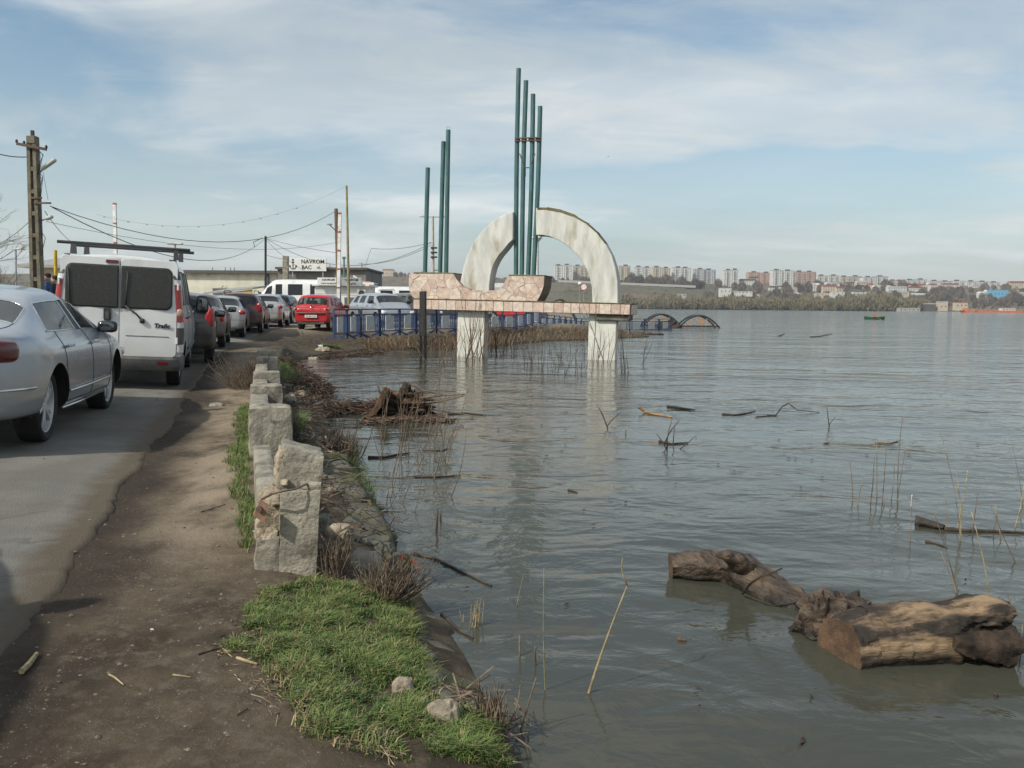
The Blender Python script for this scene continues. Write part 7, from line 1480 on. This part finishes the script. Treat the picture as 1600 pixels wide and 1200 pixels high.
mb = MB(); rough_block(mb, [(-1.3, -.3, -.1), (1.3, -.3, -.1), (1.3, .3, -.1), (-1.3, .3, -.1), (-1.1, -.2, .16), (1.2, -.2, .14), (1.1, .2, .12), (-1.2, .2, .16)], 8, .06, 3, .3, 6); o = mb.build('floating_timber', barkw); o.location = P(1006, 523, 0); tag(o, 'short dark timber floating off the reed tip', 'driftwood')
t, d = pole('dead_sapling', 'forked dead sapling in front of the drowned barriers left of the right leg', 'sapling', 908, 522, 907, 500, 60, .0, .03, M('pale_bark', (.35, .32, .28), .8)); MB().tube([d, d + Vector((.35, 0, .5))], .03, 5).build('branch', MATS['pale_bark'], t); MB().tube([d, d + Vector((-.3, 0, .45))], .03, 5).build('branch', MATS['pale_bark'], t)
# bare trees at the left edge
def bare(x, y, z, h, seed, label, n=260, r=.07, twm=twig):
    rg = random.Random(seed); t = thing('bare_tree', label, 'tree', (x, y, z)); mb = MB(); mb.tube([(0, 0, -.2), (.1, 0, h * .25), (.05, .1, h * .5)], [r, r * .8, r * .5], 7); mb.build('trunk', old_wood, t, 60); mb = MB()
    def grow(p, d, l, rr, k):
        e = p + d * l; mb.tube([p, p.lerp(e, .5) + Vector((rg.gauss(0, .04), rg.gauss(0, .04), 0)) * l, e], [rr, rr * .8, rr * .6], 3, False)
        if k <= 0: return
        for _ in range(3): grow(e if rg.random() < .6 else p.lerp(e, .6), (d + Vector((rg.gauss(0, .5), rg.gauss(0, .5), rg.gauss(.1, .35)))).normalized(), l * rg.uniform(.6, .85), rr * .62, k - 1)
    for i in range(5): a = i * 1.26; grow(Vector((.05, .05, h * (.25 + .05 * i))), Vector((math.cos(a) * .6, math.sin(a) * .6, .8)).normalized(), h * .22, r * .4, 4)
    mb.build('branches', twm, t, recalc=False)
q1 = D(-75, 470, 24); bare(q1.x, 24, .85, 4.6, 1, 'bare tree whose twigs reach in at the left edge beside the concrete pole'); q1 = D(8, 470, 48); bare(q1.x, 48, .95, 2.9, 2, 'low bare tree beyond the silver coupe roof at the left edge', twm=MATS['bare_twigs']); q1 = D(-25, 470, 44); bare(q1.x, 44, .95, 3.4, 4, 'second low bare tree mostly outside the left edge', twm=MATS['bare_twigs'])
# people by the pole
plaid = M('blue_plaid', (.03, .07, .20), .9, var=.5, scale=14, detail=1); jeans = M('dark_jeans', (.03, .035, .05), .9); hairm = M('dark_hair', (.03, .022, .018), .9); redc = M('red_jacket', (.40, .06, .05), .9)
def person(px, ptop, y, zb, label, coat, face_rz, hgt=1.74):
    p = D(px, ptop, y); t = thing('person', label, 'person', (p.x, y, p.z - hgt), face_rz); k = hgt / 1.74
    V = [(0, 0, .95), (0, 0, 1.15), (0, 0, 1.38), (0, .01, 1.50), (0, .10, .88), (.02, .11, .48), (-.01, .11, .06), (0, -.10, .88), (.03, -.11, .48), (.0, -.11, .06), (0, .20, 1.40), (.02, .27, 1.12), (.14, .24, .92), (0, -.20, 1.40), (.02, -.27, 1.12), (.16, -.22, .95), (.12, .12, .03), (.12, -.12, .03)]
    V = [tuple(c * k for c in v) for v in V]; E = [(0, 1), (1, 2), (2, 3), (0, 4), (4, 5), (5, 6), (0, 7), (7, 8), (8, 9), (2, 10), (10, 11), (11, 12), (2, 13), (13, 14), (14, 15), (6, 16), (9, 17)]
    body = skin_body('body', V, E, [.15, .15, .16, .06, .095, .07, .05, .095, .07, .05, .075, .055, .045, .075, .055, .045, .04, .04], coat, t)
    body.data.materials.append(jeans)
    for pl_ in body.data.polygons:
        if pl_.center.z < .92 * k: pl_.material_index = 1
    mb = MB(); mb.superq((.01, 0, 1.62 * k), (.20, .16, .24), .95, 14, 10); mb.superq((.115, 0, 1.60 * k), (.04, .03, .05), 1, 6, 4); hd = mb.build('head', skin, t, 180); mb = MB(); mb.superq((-.02, 0, 1.67 * k), (.21, .18, .18), .9, 12, 8); mb.build('hair', hairm, hd, 180)
    for s in (.24, -.22): mb = MB(); mb.superq((.17, s, .90 * k), (.09, .06, .10), .7, 8, 6); mb.build('hand', skin, t, 180)
person(73, 427, 27, .9, 'person in a blue plaid jacket standing beside the concrete pole', plaid, R(200)); person(85, 431, 29, 1.3, 'person in dark blue clothes close behind the plaid jacket', jeans, R(180)); person(56, 447, 33, 1.3, 'person in a red jacket half hidden by the coupe roof left of the concrete pole', redc, R(-60), 1.5)
t, d = pole('yellow_post', 'short yellow post just left of the van corner', 'post', 87, 470, 86.5, 391, 32, 1.3, .06, yellow_p)
# birds
for i, (px, py, y) in enumerate(((950, 245, 190), (1299, 385, 240))):
    p = D(px, py, y); t = thing('bird', ('dark bird gliding high right of the pipes', 'tiny bird above the far town')[i], 'bird', p, .6); mb = MB(); mb.superq((0, 0, 0), (.34, .10, .10), .9, 10, 6); mb.build('body', blk, t, 180)
    for s in (-1, 1): mb = MB(); mb.add([(.08, s * .03, .02), (-.1, s * .03, .02), (-.08, s * .35, .10), (.02, s * .35, .10), (-.02, s * .6, .02)], [(0, 1, 2, 3), (3, 2, 4)]); mb.build('wing', blk, t)
# ------------------------------------------------------------------ the hazy air over the river
hzm = bpy.data.materials.new('river_haze'); hzm.use_nodes = True; t = hzm.node_tree; t.nodes.clear(); o_ = t.nodes.new('ShaderNodeOutputMaterial'); v_ = t.nodes.new('ShaderNodeVolumePrincipled')
v_.inputs['Color'].default_value = (.80, .87, .95, 1); v_.inputs['Density'].default_value = .00014; v_.inputs['Anisotropy'].default_value = .2; t.links.new(v_.outputs[0], o_.inputs['Volume'])
MB().box((0, 1280, 62), (9200, 2900, 132)).build('haze', hzm)['kind'] = 'stuff'
